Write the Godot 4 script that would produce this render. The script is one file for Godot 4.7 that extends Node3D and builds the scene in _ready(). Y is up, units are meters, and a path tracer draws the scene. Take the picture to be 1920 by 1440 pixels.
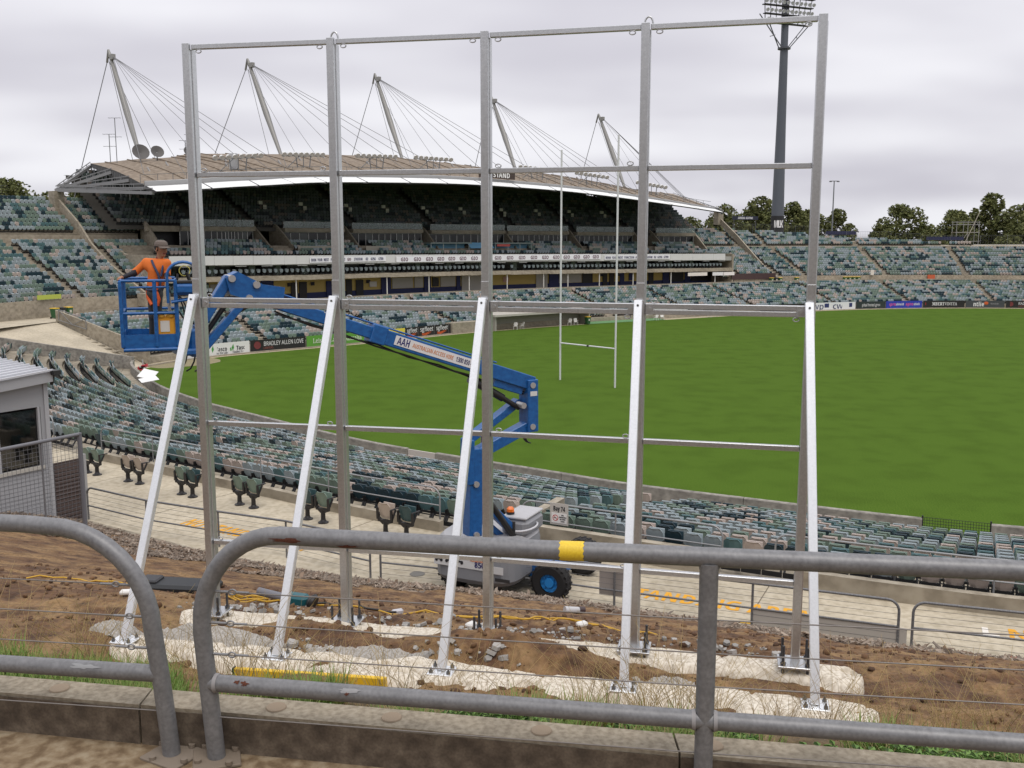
extends Node3D
# A sports ground seen from the terrace of its end: steel frame and boom lift in front, bowl of seats and the roofed stand behind.
# X runs right, heights are metres above the pitch, D is the distance ahead (Godot's -z).

var taken := {}
var mats := {}
const EYE := 11.3
const WALK := 3.6

class MB:
	var v := PackedVector3Array()
	var n := PackedVector3Array()
	var c := PackedColorArray()
	var uv := PackedVector2Array()
	var col := Color.WHITE
	func tri(a: Vector3, b: Vector3, d: Vector3, na: Vector3, nb: Vector3, nd: Vector3) -> void:
		# Godot's front faces run clockwise
		if (b - a).cross(d - a).dot(na + nb + nd) > 0.0:
			v.append(a); v.append(d); v.append(b)
			n.append(na); n.append(nd); n.append(nb)
		else:
			v.append(a); v.append(b); v.append(d)
			n.append(na); n.append(nb); n.append(nd)
		for k in 3:
			c.append(col)
	func face(pts: Array, out := Vector3.ZERO) -> void:
		var m: Vector3 = (pts[1] - pts[0]).cross(pts[2] - pts[0])
		if m.length_squared() < 1e-16 and pts.size() > 3:
			m = (pts[2] - pts[0]).cross(pts[3] - pts[0])
		m = m.normalized()
		if out != Vector3.ZERO and m.dot(out) < 0.0:
			m = -m
		for k in range(1, pts.size() - 1):
			tri(pts[0], pts[k], pts[k + 1], m, m, m)
	func box(at: Vector3, size: Vector3, b := Basis()) -> void:
		var h := size * 0.5
		for k in 3:
			for s in [-1.0, 1.0]:
				var o := Vector3.ZERO
				o[k] = s
				var i := (k + 1) % 3
				var j := (k + 2) % 3
				var q := []
				for e in [[-1, -1], [1, -1], [1, 1], [-1, 1]]:
					var p := Vector3.ZERO
					p[k] = s * h[k]
					p[i] = e[0] * h[i]
					p[j] = e[1] * h[j]
					q.append(at + b * p)
				face(q, b * o)
	func cbox(at: Vector3, size: Vector3, bev: float, b := Basis()) -> void:
		# a box with chamfered edges
		var h := size * 0.5
		var pt := func(s: Vector3, k: int) -> Vector3:
			var p := Vector3(s.x * (h.x - bev), s.y * (h.y - bev), s.z * (h.z - bev))
			p[k] = s[k] * h[k]
			return at + b * p
		for k in 3:
			var i := (k + 1) % 3
			var j := (k + 2) % 3
			for s in [-1.0, 1.0]:
				var q := []
				for e in [[-1, -1], [1, -1], [1, 1], [-1, 1]]:
					var sg := Vector3.ZERO
					sg[k] = s
					sg[i] = e[0]
					sg[j] = e[1]
					q.append(pt.call(sg, k))
				var o := Vector3.ZERO
				o[k] = s
				face(q, b * o)
			for a in [-1.0, 1.0]:
				for d in [-1.0, 1.0]:
					var s1 := Vector3.ZERO
					s1[i] = a
					s1[j] = d
					s1[k] = -1
					var s2 := s1
					s2[k] = 1
					var o2 := Vector3.ZERO
					o2[i] = a
					o2[j] = d
					face([pt.call(s1, i), pt.call(s2, i), pt.call(s2, j), pt.call(s1, j)], b * o2)
		for x in [-1.0, 1.0]:
			for y in [-1.0, 1.0]:
				for z in [-1.0, 1.0]:
					var s := Vector3(x, y, z)
					face([pt.call(s, 0), pt.call(s, 1), pt.call(s, 2)], b * s)
	static func frame_of(a: Vector3, b: Vector3, up := Vector3.UP) -> Basis:
		var y := (b - a).normalized()
		var x := up.cross(y)
		if x.length() < 1e-4:
			x = Vector3.RIGHT if absf(y.x) < 0.9 else Vector3.BACK
			x = (x - y * x.dot(y))
		x = x.normalized()
		return Basis(x, y, x.cross(y))
	func beam(a: Vector3, b: Vector3, w: float, d: float, up := Vector3.UP, bev := 0.0) -> void:
		# w across (level when up is vertical), d along the other side
		var f := frame_of(a, b, up)
		var s := Vector3(w, a.distance_to(b), d)
		if bev > 0.0:
			cbox((a + b) * 0.5, s, bev, f)
		else:
			box((a + b) * 0.5, s, f)
	func tube(pts: Array, r: float, sides := 8, r2 := -1.0, caps := true) -> void:
		var rings := []
		var norms := []
		var m := pts.size()
		var prev := Basis()
		for k in m:
			var d: Vector3 = (pts[mini(k + 1, m - 1)] - pts[maxi(k - 1, 0)]).normalized()
			var f: Basis
			if k == 0:
				f = frame_of(Vector3.ZERO, d, Vector3(0.13, 0.97, 0.21))
			else:
				var x: Vector3 = prev.x - d * prev.x.dot(d)
				x = x.normalized()
				f = Basis(x, d, x.cross(d))
			prev = f
			var rr := r if r2 < 0.0 else lerpf(r, r2, float(k) / (m - 1))
			var ring := []
			var nn := []
			for s in sides:
				var a := TAU * s / sides
				var o := f.x * cos(a) + f.z * sin(a)
				ring.append(pts[k] + o * rr)
				nn.append(o)
			rings.append(ring)
			norms.append(nn)
		for k in m - 1:
			for s in sides:
				var t := (s + 1) % sides
				tri(rings[k][s], rings[k + 1][s], rings[k + 1][t], norms[k][s], norms[k + 1][s], norms[k + 1][t])
				tri(rings[k][s], rings[k + 1][t], rings[k][t], norms[k][s], norms[k + 1][t], norms[k][t])
		if caps and sides > 2:
			face(rings[0], pts[0] - pts[1])
			face(rings[m - 1], pts[m - 1] - pts[m - 2])
	func lathe(at: Vector3, prof: Array, sides := 16, b := Basis()) -> void:
		# prof: Vector2(radius, height) from one end to the other, about b's y axis
		for k in prof.size() - 1:
			var p: Vector2 = prof[k]
			var q: Vector2 = prof[k + 1]
			var e := Vector2(q.y - p.y, p.x - q.x).normalized()
			for s in sides:
				var a0 := TAU * s / sides
				var a1 := TAU * (s + 1) / sides
				var u0 := Vector3(cos(a0), 0, sin(a0))
				var u1 := Vector3(cos(a1), 0, sin(a1))
				var n0 := b * (u0 * e.x + Vector3.UP * e.y)
				var n1 := b * (u1 * e.x + Vector3.UP * e.y)
				var A := at + b * (u0 * p.x + Vector3.UP * p.y)
				var B := at + b * (u1 * p.x + Vector3.UP * p.y)
				var C2 := at + b * (u1 * q.x + Vector3.UP * q.y)
				var D2 := at + b * (u0 * q.x + Vector3.UP * q.y)
				if p.x > 1e-5:
					tri(A, B, C2, n0, n1, n1)
				if q.x > 1e-5:
					tri(A, C2, D2, n0, n1, n0)
	func ball(at: Vector3, r: Vector3, sides := 12, b := Basis()) -> void:
		var pr := []
		var m := maxi(4, sides / 2)
		var first := v.size()
		for k in m + 1:
			var a := -PI / 2 + PI * k / m
			pr.append(Vector2(cos(a), sin(a)))
		lathe(Vector3.ZERO, pr, sides)
		for k in range(first, v.size()):
			n[k] = b * (v[k] / r).normalized()
			v[k] = at + b * (v[k] * r)
	func slab(poly: Array, thick: Vector3) -> void:
		# a flat convex polygon with thickness
		var q := []
		for p in poly:
			q.append(p + thick)
		face(poly, -thick)
		face(q, thick)
		var mid := Vector3.ZERO
		for p in poly:
			mid += p
		mid = mid / poly.size() + thick * 0.5
		for k in poly.size():
			var l := (k + 1) % poly.size()
			face([poly[k], poly[l], q[l], q[k]], (poly[k] + q[l]) * 0.5 - mid)
	func mesh(m: Material) -> ArrayMesh:
		return into(ArrayMesh.new(), m)
	func into(am: ArrayMesh, m: Material) -> ArrayMesh:
		if v.is_empty():
			return am
		var a := []
		a.resize(Mesh.ARRAY_MAX)
		a[Mesh.ARRAY_VERTEX] = v
		a[Mesh.ARRAY_NORMAL] = n
		a[Mesh.ARRAY_COLOR] = c
		if uv.size() == v.size():
			a[Mesh.ARRAY_TEX_UV] = uv
		am.add_surface_from_arrays(Mesh.PRIMITIVE_TRIANGLES, a)
		am.surface_set_material(am.get_surface_count() - 1, m)
		return am

func patch(b: MB, nx: int, nz: int, at: Callable) -> void:
	# a smooth sheet over a grid of points
	var g := []
	for i in nx + 1:
		for j in nz + 1:
			g.append(at.call(i, j))
	var w := nz + 1
	var nn := []
	for i in nx + 1:
		for j in w:
			var m: Vector3 = (g[mini(i + 1, nx) * w + j] - g[maxi(i - 1, 0) * w + j]).cross(g[i * w + mini(j + 1, nz)] - g[i * w + maxi(j - 1, 0)]).normalized()
			nn.append(m if m.y > 0.0 else -m)
	for i in nx:
		for j in nz:
			var k := i * w + j
			b.tri(g[k], g[k + 1], g[k + w + 1], nn[k], nn[k + 1], nn[k + w + 1])
			b.tri(g[k], g[k + w + 1], g[k + w], nn[k], nn[k + w + 1], nn[k + w])

# ---------- naming and placing ----------

func numbered(called: String) -> String:
	var k: int = taken.get(called, -1) + 1
	taken[called] = k
	return called if k == 0 else "%s_%03d" % [called, k]

func base(called: String, label: String, category: String, at := Vector3.ZERO, group := "") -> Node3D:
	var o := Node3D.new()
	o.name = numbered(called)
	add_child(o, true)
	o.position = at
	tag(o, label, category, group)
	return o

func tag(o: Node, label: String, category: String, group := "") -> void:
	o.set_meta("label", label)
	o.set_meta("category", category)
	if group:
		o.set_meta("group", group)

func part(called: String, b: MB, m: Material, parent: Node3D) -> MeshInstance3D:
	return put(called, b.mesh(m), parent)

func put(called: String, me: Mesh, parent: Node3D) -> MeshInstance3D:
	var o := MeshInstance3D.new()
	o.mesh = me
	o.name = numbered(called) if parent == self else called
	parent.add_child(o, true)
	return o

func one(called: String, b: MB, m: Material, label: String, category: String, group := "") -> MeshInstance3D:
	var o := part(called, b, m, self)
	tag(o, label, category, group)
	return o

func struct(called: String, b: MB, m: Material) -> MeshInstance3D:
	var o := part(called, b, m, self)
	o.set_meta("kind", "structure")
	return o

func stuff(o: Node) -> Node:
	o.set_meta("kind", "stuff")
	return o

func many(called: String, me: Mesh, places: Array, colors: Array, parent: Node3D) -> MultiMeshInstance3D:
	var mm := MultiMesh.new()
	mm.transform_format = MultiMesh.TRANSFORM_3D
	mm.use_colors = colors.size() > 0
	mm.mesh = me
	mm.instance_count = places.size()
	for k in places.size():
		mm.set_instance_transform(k, places[k])
		if colors.size() > 0:
			mm.set_instance_color(k, colors[k])
	var o := MultiMeshInstance3D.new()
	o.multimesh = mm
	o.name = numbered(called) if parent == self else called
	parent.add_child(o, true)
	o.set_meta("kind", "stuff")
	return o

func P(x: float, y: float, d: float) -> Vector3:
	return Vector3(x, y, -d)

# ---------- materials (base colours are linear) ----------

func lin(r: float, g: float, b: float, a := 1.0) -> Color:
	var q := Color(r, g, b).linear_to_srgb()
	q.a = a
	return q

func M(r: float, g: float, b: float, rough := 0.7, metal := 0.0) -> StandardMaterial3D:
	var key := "%.3f %.3f %.3f %.2f %.2f" % [r, g, b, rough, metal]
	if not mats.has(key):
		var m := StandardMaterial3D.new()
		m.albedo_color = lin(r, g, b)
		m.roughness = rough
		m.metallic = metal
		mats[key] = m
	return mats[key]

func noise(freq: float, kind := FastNoiseLite.TYPE_SIMPLEX_SMOOTH, octaves := 4, sd := 1) -> FastNoiseLite:
	var f := FastNoiseLite.new()
	f.noise_type = kind
	f.frequency = freq
	f.fractal_octaves = octaves
	f.seed = sd
	if kind == FastNoiseLite.TYPE_CELLULAR:
		f.cellular_return_type = FastNoiseLite.RETURN_CELL_VALUE
	return f

func tex(f: FastNoiseLite, stops: Array, size := 512) -> NoiseTexture2D:
	# stops: [offset, linear colour] pairs
	var t := NoiseTexture2D.new()
	t.width = size
	t.height = size
	t.seamless = true
	t.noise = f
	var g := Gradient.new()
	var offs := PackedFloat32Array()
	var cols := PackedColorArray()
	for s in stops:
		offs.append(s[0])
		cols.append(s[1])
	g.offsets = offs
	g.colors = cols
	t.color_ramp = g
	return t

func T(key: String, f: FastNoiseLite, stops: Array, metres: float, rough := 0.8, metal := 0.0, relief := 0.0, size := 512, world := true) -> StandardMaterial3D:
	if mats.has(key):
		return mats[key]
	var m := StandardMaterial3D.new()
	m.albedo_texture = tex(f, stops, size)
	m.roughness = rough
	m.metallic = metal
	m.uv1_triplanar = true
	m.uv1_world_triplanar = world
	m.uv1_scale = Vector3.ONE / metres
	if relief > 0.0:
		m.heightmap_enabled = true
		m.heightmap_texture = tex(f, [[0.0, Color.BLACK], [1.0, Color.WHITE]], size)
		m.heightmap_scale = relief
	mats[key] = m
	return m

func detail(m: StandardMaterial3D, f: FastNoiseLite, lo: float, hi: float, metres: float, world := true) -> void:
	# a second, coarser pattern that multiplies the first
	m.detail_enabled = true
	m.detail_blend_mode = BaseMaterial3D.BLEND_MODE_MUL
	m.detail_uv_layer = BaseMaterial3D.DETAIL_UV_2
	m.detail_albedo = tex(f, [[0.15, lin(lo, lo, lo)], [0.85, lin(hi, hi, hi)]], 512)
	var im := Image.create(4, 4, false, Image.FORMAT_RGB8)
	im.fill(Color.WHITE)
	m.detail_mask = ImageTexture.create_from_image(im)
	m.uv2_triplanar = true
	m.uv2_world_triplanar = world
	m.uv2_scale = Vector3.ONE / metres

# ---------- curves in plan ----------

class PlanCurve:
	var p := PackedVector2Array()
	var q := PackedVector2Array()   # outward normals
	var length := 0.0
	func _init(ctrl: Array) -> void:
		var raw := PackedVector2Array()
		var m := ctrl.size()
		for i in m - 1:
			for k in 12:
				raw.append(ctrl[i].cubic_interpolate(ctrl[i + 1], ctrl[maxi(i - 1, 0)], ctrl[mini(i + 2, m - 1)], k / 12.0))
		raw.append(ctrl[m - 1])
		var s := 0.0
		p.append(raw[0])
		var need := 0.5
		for i in raw.size() - 1:
			var l := raw[i].distance_to(raw[i + 1])
			while s + l >= need:
				p.append(raw[i].lerp(raw[i + 1], (need - s) / l))
				need += 0.5
			s += l
		length = 0.5 * (p.size() - 1)
		var d := []
		for i in p.size():
			d.append(p[mini(i + 1, p.size() - 1)] - p[maxi(i - 1, 0)])
		for r in 12:
			var e := d.duplicate()
			for i in range(1, d.size() - 1):
				e[i] = (d[i - 1] + d[i] + d[i + 1]) / 3.0
			d = e
		for i in p.size():
			var t: Vector2 = d[i].normalized()
			q.append(Vector2(-t.y, t.x))
	func at(s: float, o: float) -> Vector2:
		var i := clampf(s / 0.5, 0.0, p.size() - 1.001)
		var k := int(i)
		return p[k].lerp(p[k + 1], i - k) + q[k].lerp(q[k + 1], i - k) * o
	func out(s: float) -> Vector2:
		var i := clampf(s / 0.5, 0.0, p.size() - 1.001)
		var k := int(i)
		return q[k].lerp(q[k + 1], i - k).normalized()
	func v3(s: float, o: float, y: float) -> Vector3:
		var a := at(s, o)
		return Vector3(a.x, y, -a.y)
	func out3(s: float) -> Vector3:
		var a := out(s)
		return Vector3(a.x, 0, -a.y)

func ribbon(b: MB, cv: PlanCurve, s0: float, s1: float, prof: Array, step := 1.5) -> void:
	# sweeps a profile of Vector2(offset, height) along a curve
	var m := maxi(1, int(ceil((s1 - s0) / step)))
	for k in m:
		var a := lerpf(s0, s1, float(k) / m)
		var e := lerpf(s0, s1, float(k + 1) / m)
		for i in prof.size() - 1:
			var u: Vector2 = prof[i]
			var w: Vector2 = prof[i + 1]
			var nn := Vector2(w.y - u.y, -(w.x - u.x)).normalized()   # in (outward, up)
			var na := -(cv.out3(a) * nn.x + Vector3.UP * nn.y)
			var nb := -(cv.out3(e) * nn.x + Vector3.UP * nn.y)
			var A := cv.v3(a, u.x, u.y)
			var B := cv.v3(e, u.x, u.y)
			var C2 := cv.v3(e, w.x, w.y)
			var D2 := cv.v3(a, w.x, w.y)
			b.tri(A, B, C2, na, nb, nb)
			b.tri(A, C2, D2, na, nb, na)

func closed(b: MB, cv: PlanCurve, s0: float, s1: float, prof: Array, step := 1.5) -> void:
	# a solid swept along a curve: closed profile and both ends
	var ring := prof.duplicate()
	ring.append(prof[0])
	var area := 0.0
	for i in prof.size():
		var u: Vector2 = ring[i]
		var w: Vector2 = ring[i + 1]
		area += u.x * w.y - w.x * u.y
	if area > 0.0:
		ring.reverse()
	ribbon(b, cv, s0, s1, ring, step)
	for s in [s0, s1]:
		var poly := []
		for u in prof:
			poly.append(cv.v3(s, u.x, u.y))
		var t := cv.v3(s1, 0, 0) - cv.v3(s0, 0, 0)
		b.face(poly, -t if s == s0 else t)

func sheet(b: MB, poly: PackedVector2Array, y: float) -> void:
	var idx := Geometry2D.triangulate_polygon(poly)
	for k in range(0, idx.size(), 3):
		var q := []
		for j in 3:
			var u := poly[idx[k + j]]
			q.append(Vector3(u.x, y, -u.y))
		b.face(q, Vector3.UP)

func words(text: String, height: float, at: Vector3, right: Vector3, m: Material, parent: Node3D, width := 0.0, bold := true, up := Vector3.UP, serif := false, depth := 0.012) -> MeshInstance3D:
	# raised lettering: its middle at «at», read along «right»
	var t := TextMesh.new()
	t.text = text
	var f := SystemFont.new()
	f.font_names = PackedStringArray(["Droid Serif" if serif else "Droid Sans"])
	f.font_weight = 700 if bold else 400
	t.font = f
	t.font_size = 32
	t.pixel_size = height / 23.5
	t.depth = depth
	t.curve_step = 4.0
	t.material = m
	var o := MeshInstance3D.new()
	o.mesh = t
	o.name = "lettering"
	parent.add_child(o, true)
	var w := t.get_aabb().size.x
	var r := right.normalized()
	var u := (up - r * up.dot(r)).normalized()
	var b := Basis(r, u, r.cross(u))
	if width > 0.0 and w > 0.01:
		b.x *= width / w
	o.transform = Transform3D(b, at - parent.position)
	return o

# ---------- the sky ----------

func overcast() -> PanoramaSkyMaterial:
	var w := 1024
	var h := 512
	var f1 := noise(0.55, FastNoiseLite.TYPE_SIMPLEX_SMOOTH, 5, 11)
	var f2 := noise(0.16, FastNoiseLite.TYPE_SIMPLEX_SMOOTH, 3, 5)
	var px := PackedFloat32Array()
	px.resize(w * h * 3)
	var dark := Vector3(0.56, 0.55, 0.61)
	var pale := Vector3(0.84, 0.84, 0.88)
	for y in h:
		var el := PI * (0.5 - (y + 0.5) / h)
		var up := sin(el)
		for x in w:
			var k := (y * w + x) * 3
			if up < 0.0:
				px[k] = 0.16; px[k + 1] = 0.15; px[k + 2] = 0.13
				continue
			var az := TAU * ((x + 0.5) / w - 0.5)
			var r := cos(el) / (up + 0.10)
			var p := Vector2(sin(az), cos(az)) * r
			var c := f2.get_noise_2d(p.x * 0.8 + 3.0, p.y * 1.6) * 0.75 + f1.get_noise_2d(p.x * 0.7 - 2.0, p.y * 1.25 + 9.0) * 0.55
			var t := clampf(0.60 + c * 1.0, 0.0, 1.0)
			t = t * t * (3.0 - 2.0 * t)
			var q := dark.lerp(pale, t) * (1.0 + 0.62 * up)
			px[k] = q.x; px[k + 1] = q.y; px[k + 2] = q.z
	var im := Image.create_from_data(w, h, false, Image.FORMAT_RGBF, px.to_byte_array())
	var m := PanoramaSkyMaterial.new()
	m.panorama = ImageTexture.create_from_image(im)
	return m

# ---------- the ground under the frame ----------

var kerb_line := [[-45.0, 75.0], [-35.0, 54.0], [-26.0, 40.0], [-19.0, 32.3], [-14.0, 27.8], [-9.8, 24.9], [-7.0, 23.1], [-3.2, 21.4], [-0.1, 20.7], [1.6, 20.0], [3.7, 19.1], [5.2, 18.4], [6.6, 17.9], [9.4, 17.0], [14.0, 15.6], [20.0, 13.8], [30.0, 11.0]]
var lump := noise(0.9, FastNoiseLite.TYPE_SIMPLEX_SMOOTH, 5, 21)
var clod := noise(6.5, FastNoiseLite.TYPE_SIMPLEX_SMOOTH, 3, 22)

func kerb_d(x: float) -> float:
	for i in kerb_line.size() - 1:
		if x <= kerb_line[i + 1][0]:
			return lerpf(kerb_line[i][1], kerb_line[i + 1][1], clampf((x - kerb_line[i][0]) / (kerb_line[i + 1][0] - kerb_line[i][0]), 0.0, 1.0))
	return 11.0

func kerb_back(x: float) -> float:
	# where the bank starts, behind the terrace kerb
	return 3.19 - 0.178 * clampf(x, -16.0, 5.0) - 0.02 * (x - clampf(x, -16.0, 5.0))

func brace_d(x: float) -> float:
	return 6.13 - 0.214 * x

func post_d(x: float) -> float:
	return 7.19 - 0.222 * x

func path(x: float, pts: Array) -> float:
	for i in pts.size() - 1:
		if x <= pts[i + 1].x:
			return lerpf(pts[i].y, pts[i + 1].y, clampf((x - pts[i].x) / (pts[i + 1].x - pts[i].x), 0.0, 1.0))
	return pts[pts.size() - 1].y

func bank_y(x: float, d: float, rough := true) -> float:
	var t0 := kerb_back(x)
	var b := brace_d(x)
	var q := post_d(x)
	var y := path(d, [Vector2(t0, 9.5), Vector2(t0 + 0.7, 9.3), Vector2(maxf(b - 0.4, t0 + 1.0), 8.40), Vector2(b + 0.4, 8.34), Vector2(q - 0.3, 8.2), Vector2(q + 0.5, 8.13), Vector2(maxf(kerb_d(x), q + 1.0), 3.58)])
	# spoil thrown up between the two footings
	y += 0.24 * exp(-(pow((x + 0.05) / 0.75, 2) + pow((d - lerpf(b, q, 0.55)) / 0.28, 2)))
	y += 0.15 * exp(-(pow((x + 1.5) / 0.5, 2) + pow((d - lerpf(b, q, 0.72)) / 0.22, 2)))
	y += 0.14 * exp(-(pow((x - 0.1) / 0.35, 2) + pow((d - (b - 0.42)) / 0.16, 2)))
	y += 0.10 * exp(-(pow((x + 1.15) / 0.4, 2) + pow((d - (b - 0.45)) / 0.2, 2)))
	if rough:
		var f := clampf((d - t0) / 0.5, 0.0, 1.0) * clampf((kerb_d(x) - d) / 0.8, 0.0, 1.0)
		y += f * (0.075 * lump.get_noise_2d(x, d) + 0.03 * clod.get_noise_2d(x, d))
	return y

func build_bank() -> void:
	var cols := 300
	var rows := 360
	var b := MB.new()
	var tint := noise(0.5, FastNoiseLite.TYPE_SIMPLEX_SMOOTH, 4, 31)
	var grid := PackedVector3Array()
	var cs := PackedColorArray()
	for i in cols + 1:
		var u := 2.0 * i / cols - 1.0
		var x := 24.0 * signf(u) * pow(absf(u), 1.9)
		var t0 := kerb_back(x)
		var k1 := maxf(kerb_d(x), t0 + 1.0)
		for j in rows + 1:
			var d := lerpf(t0, k1, pow(float(j) / rows, 1.7))
			grid.append(P(x, bank_y(x, d), d))
			var n1 := tint.get_noise_2d(x * 1.3, d * 1.3)
			var n2 := clod.get_noise_2d(x * 0.8 + 40.0, d * 0.8)
			var n3 := lump.get_noise_2d(x * 2.6 - 9.0, d * 2.6)
			var c := Color(0.145, 0.076, 0.036).lerp(Color(0.27, 0.165, 0.075), clampf(0.42 + n1 * 1.2 + n3 * 1.3, 0, 1)).lerp(Color(0.058, 0.029, 0.016), clampf(-0.10 + n2 * 1.5 - n3 * 1.1 - n1 * 0.5, 0, 0.9))
			var near := clampf(1.0 - (d - t0 - 0.6) / 1.3, 0.0, 1.0)
			cs.append(c.lerp(Color(0.14, 0.115, 0.06), near * 0.6))
	var w := rows + 1
	var nn := PackedVector3Array()
	nn.resize(grid.size())
	for i in cols + 1:
		for j in w:
			var l := grid[maxi(i - 1, 0) * w + j]
			var r := grid[mini(i + 1, cols) * w + j]
			var dn := grid[i * w + maxi(j - 1, 0)]
			var up := grid[i * w + mini(j + 1, rows)]
			nn[i * w + j] = (r - l).cross(up - dn).normalized()
	var vv := PackedVector3Array()
	var vn := PackedVector3Array()
	var vc := PackedColorArray()
	for i in cols:
		for j in rows:
			var a := i * w + j
			for k in [a, a + 1, a + w + 1, a, a + w + 1, a + w]:
				vv.append(grid[k]); vn.append(nn[k]); vc.append(cs[k])
	b.v = vv; b.n = vn; b.c = vc
	var m := T("dirt", noise(0.02, FastNoiseLite.TYPE_SIMPLEX_SMOOTH, 6, 3), [[0.2, lin(0.62, 0.6, 0.58)], [0.55, lin(0.95, 0.95, 0.95)], [0.9, lin(1, 1, 1)]], 0.8, 0.95, 0.0, 2.5)
	m.vertex_color_use_as_albedo = true
	struct("ground", b, m)

func strip(called: String, label: String, mid: Callable, x0: float, x1: float, half: float, sd: int) -> void:
	# a footing of pale concrete poured in a trench, with a ragged edge
	var f := noise(1.6, FastNoiseLite.TYPE_SIMPLEX_SMOOTH, 4, sd)
	var b := MB.new()
	var nx := int((x1 - x0) / 0.025)
	var nz := 34
	var at := func(i: int, j: int) -> Vector3:
		var x := x0 + (x1 - x0) * i / nx
		var v := 2.0 * j / nz - 1.0
		var w: float = half * (1.0 + 0.45 * f.get_noise_2d(x, signf(v) * 3.0))
		var e := minf(x - x0, x1 - x)
		if e < half:
			w *= sqrt(clampf(1.0 - pow(1.0 - e / half, 2), 0.0, 1.0))
		var d: float = mid.call(x) + v * w * 1.15
		var lift := 0.05 * (1.0 - pow(absf(v), 5)) - 0.055 * pow(absf(v), 8)
		var dirt := clampf(f.get_noise_2d(x * 2.0 + 7.0, d * 2.5) - 0.12, 0.0, 1.0) * 0.16
		return P(x, bank_y(x, d, false) + lift - dirt + 0.012, d)
	patch(b, nx, nz, at)
	var m := T("footing", noise(0.03, FastNoiseLite.TYPE_SIMPLEX_SMOOTH, 5, 8), [[0.25, lin(0.42, 0.36, 0.28)], [0.5, lin(0.62, 0.56, 0.46)], [0.85, lin(0.70, 0.65, 0.56)]], 0.7, 0.9, 0.0, 0.6)
	var o := struct(called, b, m)
	o.set_meta("label", label)

# ---------- the scene ----------

var edge: PlanCurve       # the far edge of the pitch, from the left round to the right
var wall: PlanCurve       # the near wall of the pitch, from the right round to the left
var seats := []       # [transform, colour number]
var near_seats := []
var rnd := RandomNumberGenerator.new()
var tones := [[0.31, 0.365, 0.385], [0.175, 0.24, 0.195], [0.014, 0.038, 0.052], [0.46, 0.39, 0.345], [0.085, 0.165, 0.175], [0.10, 0.115, 0.125], [0.055, 0.075, 0.068], [0.010, 0.017, 0.026], [0.15, 0.125, 0.11], [0.03, 0.055, 0.06]]  # second half: the same seat colours darkened, roof shade put into them
var tone_words := ["grey blue", "pale green", "dark teal", "beige", "teal green"]

func pick() -> int:
	var r := rnd.randf()
	if r < 0.33: return 0
	if r < 0.62: return 1
	if r < 0.76: return 2
	if r < 0.88: return 3
	return 4

func place_row(cv: PlanCurve, s0: float, s1: float, o: float, y: float, pitch: float, aisles: Array, into: Array, gap := 0.62, info := []) -> void:
	var lost := 0.0
	var s := s0
	var last := -1
	while s < s1:
		var here := cv.at(s, o)
		var k := cv.at(minf(s + 0.5, cv.length), o).distance_to(here) / 0.5
		k = maxf(k, 0.25)
		var free := true
		for a in aisles:
			if absf(s - a) * k < gap:
				free = false
		if free:
			var z := -cv.out3(s)
			var b := Basis(Vector3.UP.cross(z), Vector3.UP, z)
			var c := pick()
			if last >= 0 and rnd.randf() < 0.3:
				c = last
			last = c
			into.append([Transform3D(b, Vector3(here.x, y, -here.y)), c, s] + info)
		s += pitch / k

func _ready() -> void:
	# camera, sky, light and exposure
	var cam := Camera3D.new()
	cam.name = "camera"
	cam.position = Vector3(0, EYE, 0)
	cam.rotation_degrees = Vector3(-8.409, 0, 0)
	cam.fov = 42.741
	cam.near = 0.1
	cam.far = 3000.0
	add_child(cam)
	var env := Environment.new()
	env.background_mode = Environment.BG_SKY
	env.sky = Sky.new()
	env.sky.sky_material = overcast()
	env.tonemap_mode = Environment.TONE_MAPPER_LINEAR
	env.tonemap_exposure = 1.04
	env.sdfgi_enabled = true
	env.ssao_enabled = true
	env.ssil_enabled = true
	var we := WorldEnvironment.new()
	we.name = "surroundings"
	we.environment = env
	add_child(we)
	var sun := DirectionalLight3D.new()
	sun.name = "sun"
	sun.light_energy = 0.45
	sun.light_color = Color(1.0, 0.975, 0.94)
	sun.light_angular_distance = 30.0
	sun.shadow_enabled = true
	sun.rotation_degrees = Vector3(-62, 25, 0)
	add_child(sun)

	edge = PlanCurve.new([Vector2(-36.5, 72), Vector2(-35, 80), Vector2(-33.2, 88), Vector2(-29.3, 95.3), Vector2(-21.7, 103), Vector2(-15.5, 109), Vector2(-7.8, 118), Vector2(-0.3, 124.8), Vector2(9.5, 132.5), Vector2(23, 141), Vector2(37, 150), Vector2(49.5, 157.5), Vector2(64, 162), Vector2(77, 163), Vector2(88, 161), Vector2(100, 156), Vector2(112, 147), Vector2(122, 134), Vector2(128, 118), Vector2(130, 100), Vector2(126, 80), Vector2(116, 60), Vector2(98, 43), Vector2(80, 35)])
	wall = PlanCurve.new([Vector2(80, 35), Vector2(62, 30), Vector2(45, 28.5), Vector2(30, 30), Vector2(18.3, 33.9), Vector2(14.3, 35.4), Vector2(9.1, 38), Vector2(4.8, 40.3), Vector2(1.8, 42.4), Vector2(-2.5, 45.4), Vector2(-8.3, 49.8), Vector2(-17.4, 59), Vector2(-19.8, 61.6), Vector2(-24.7, 68), Vector2(-28.2, 74), Vector2(-30.8, 78.8), Vector2(-32.3, 82.5), Vector2(-32.7, 86)])
	rnd.seed = 77
	setting()
	near_tier()
	far_tiers()
	grandstand()
	far_things()
	pitch_things()
	hoardings()
	walkway_things()
	boom_lift()
	worker()
	steel_frame()
	bank_things()
	near_railings()
	place_seats()

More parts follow.
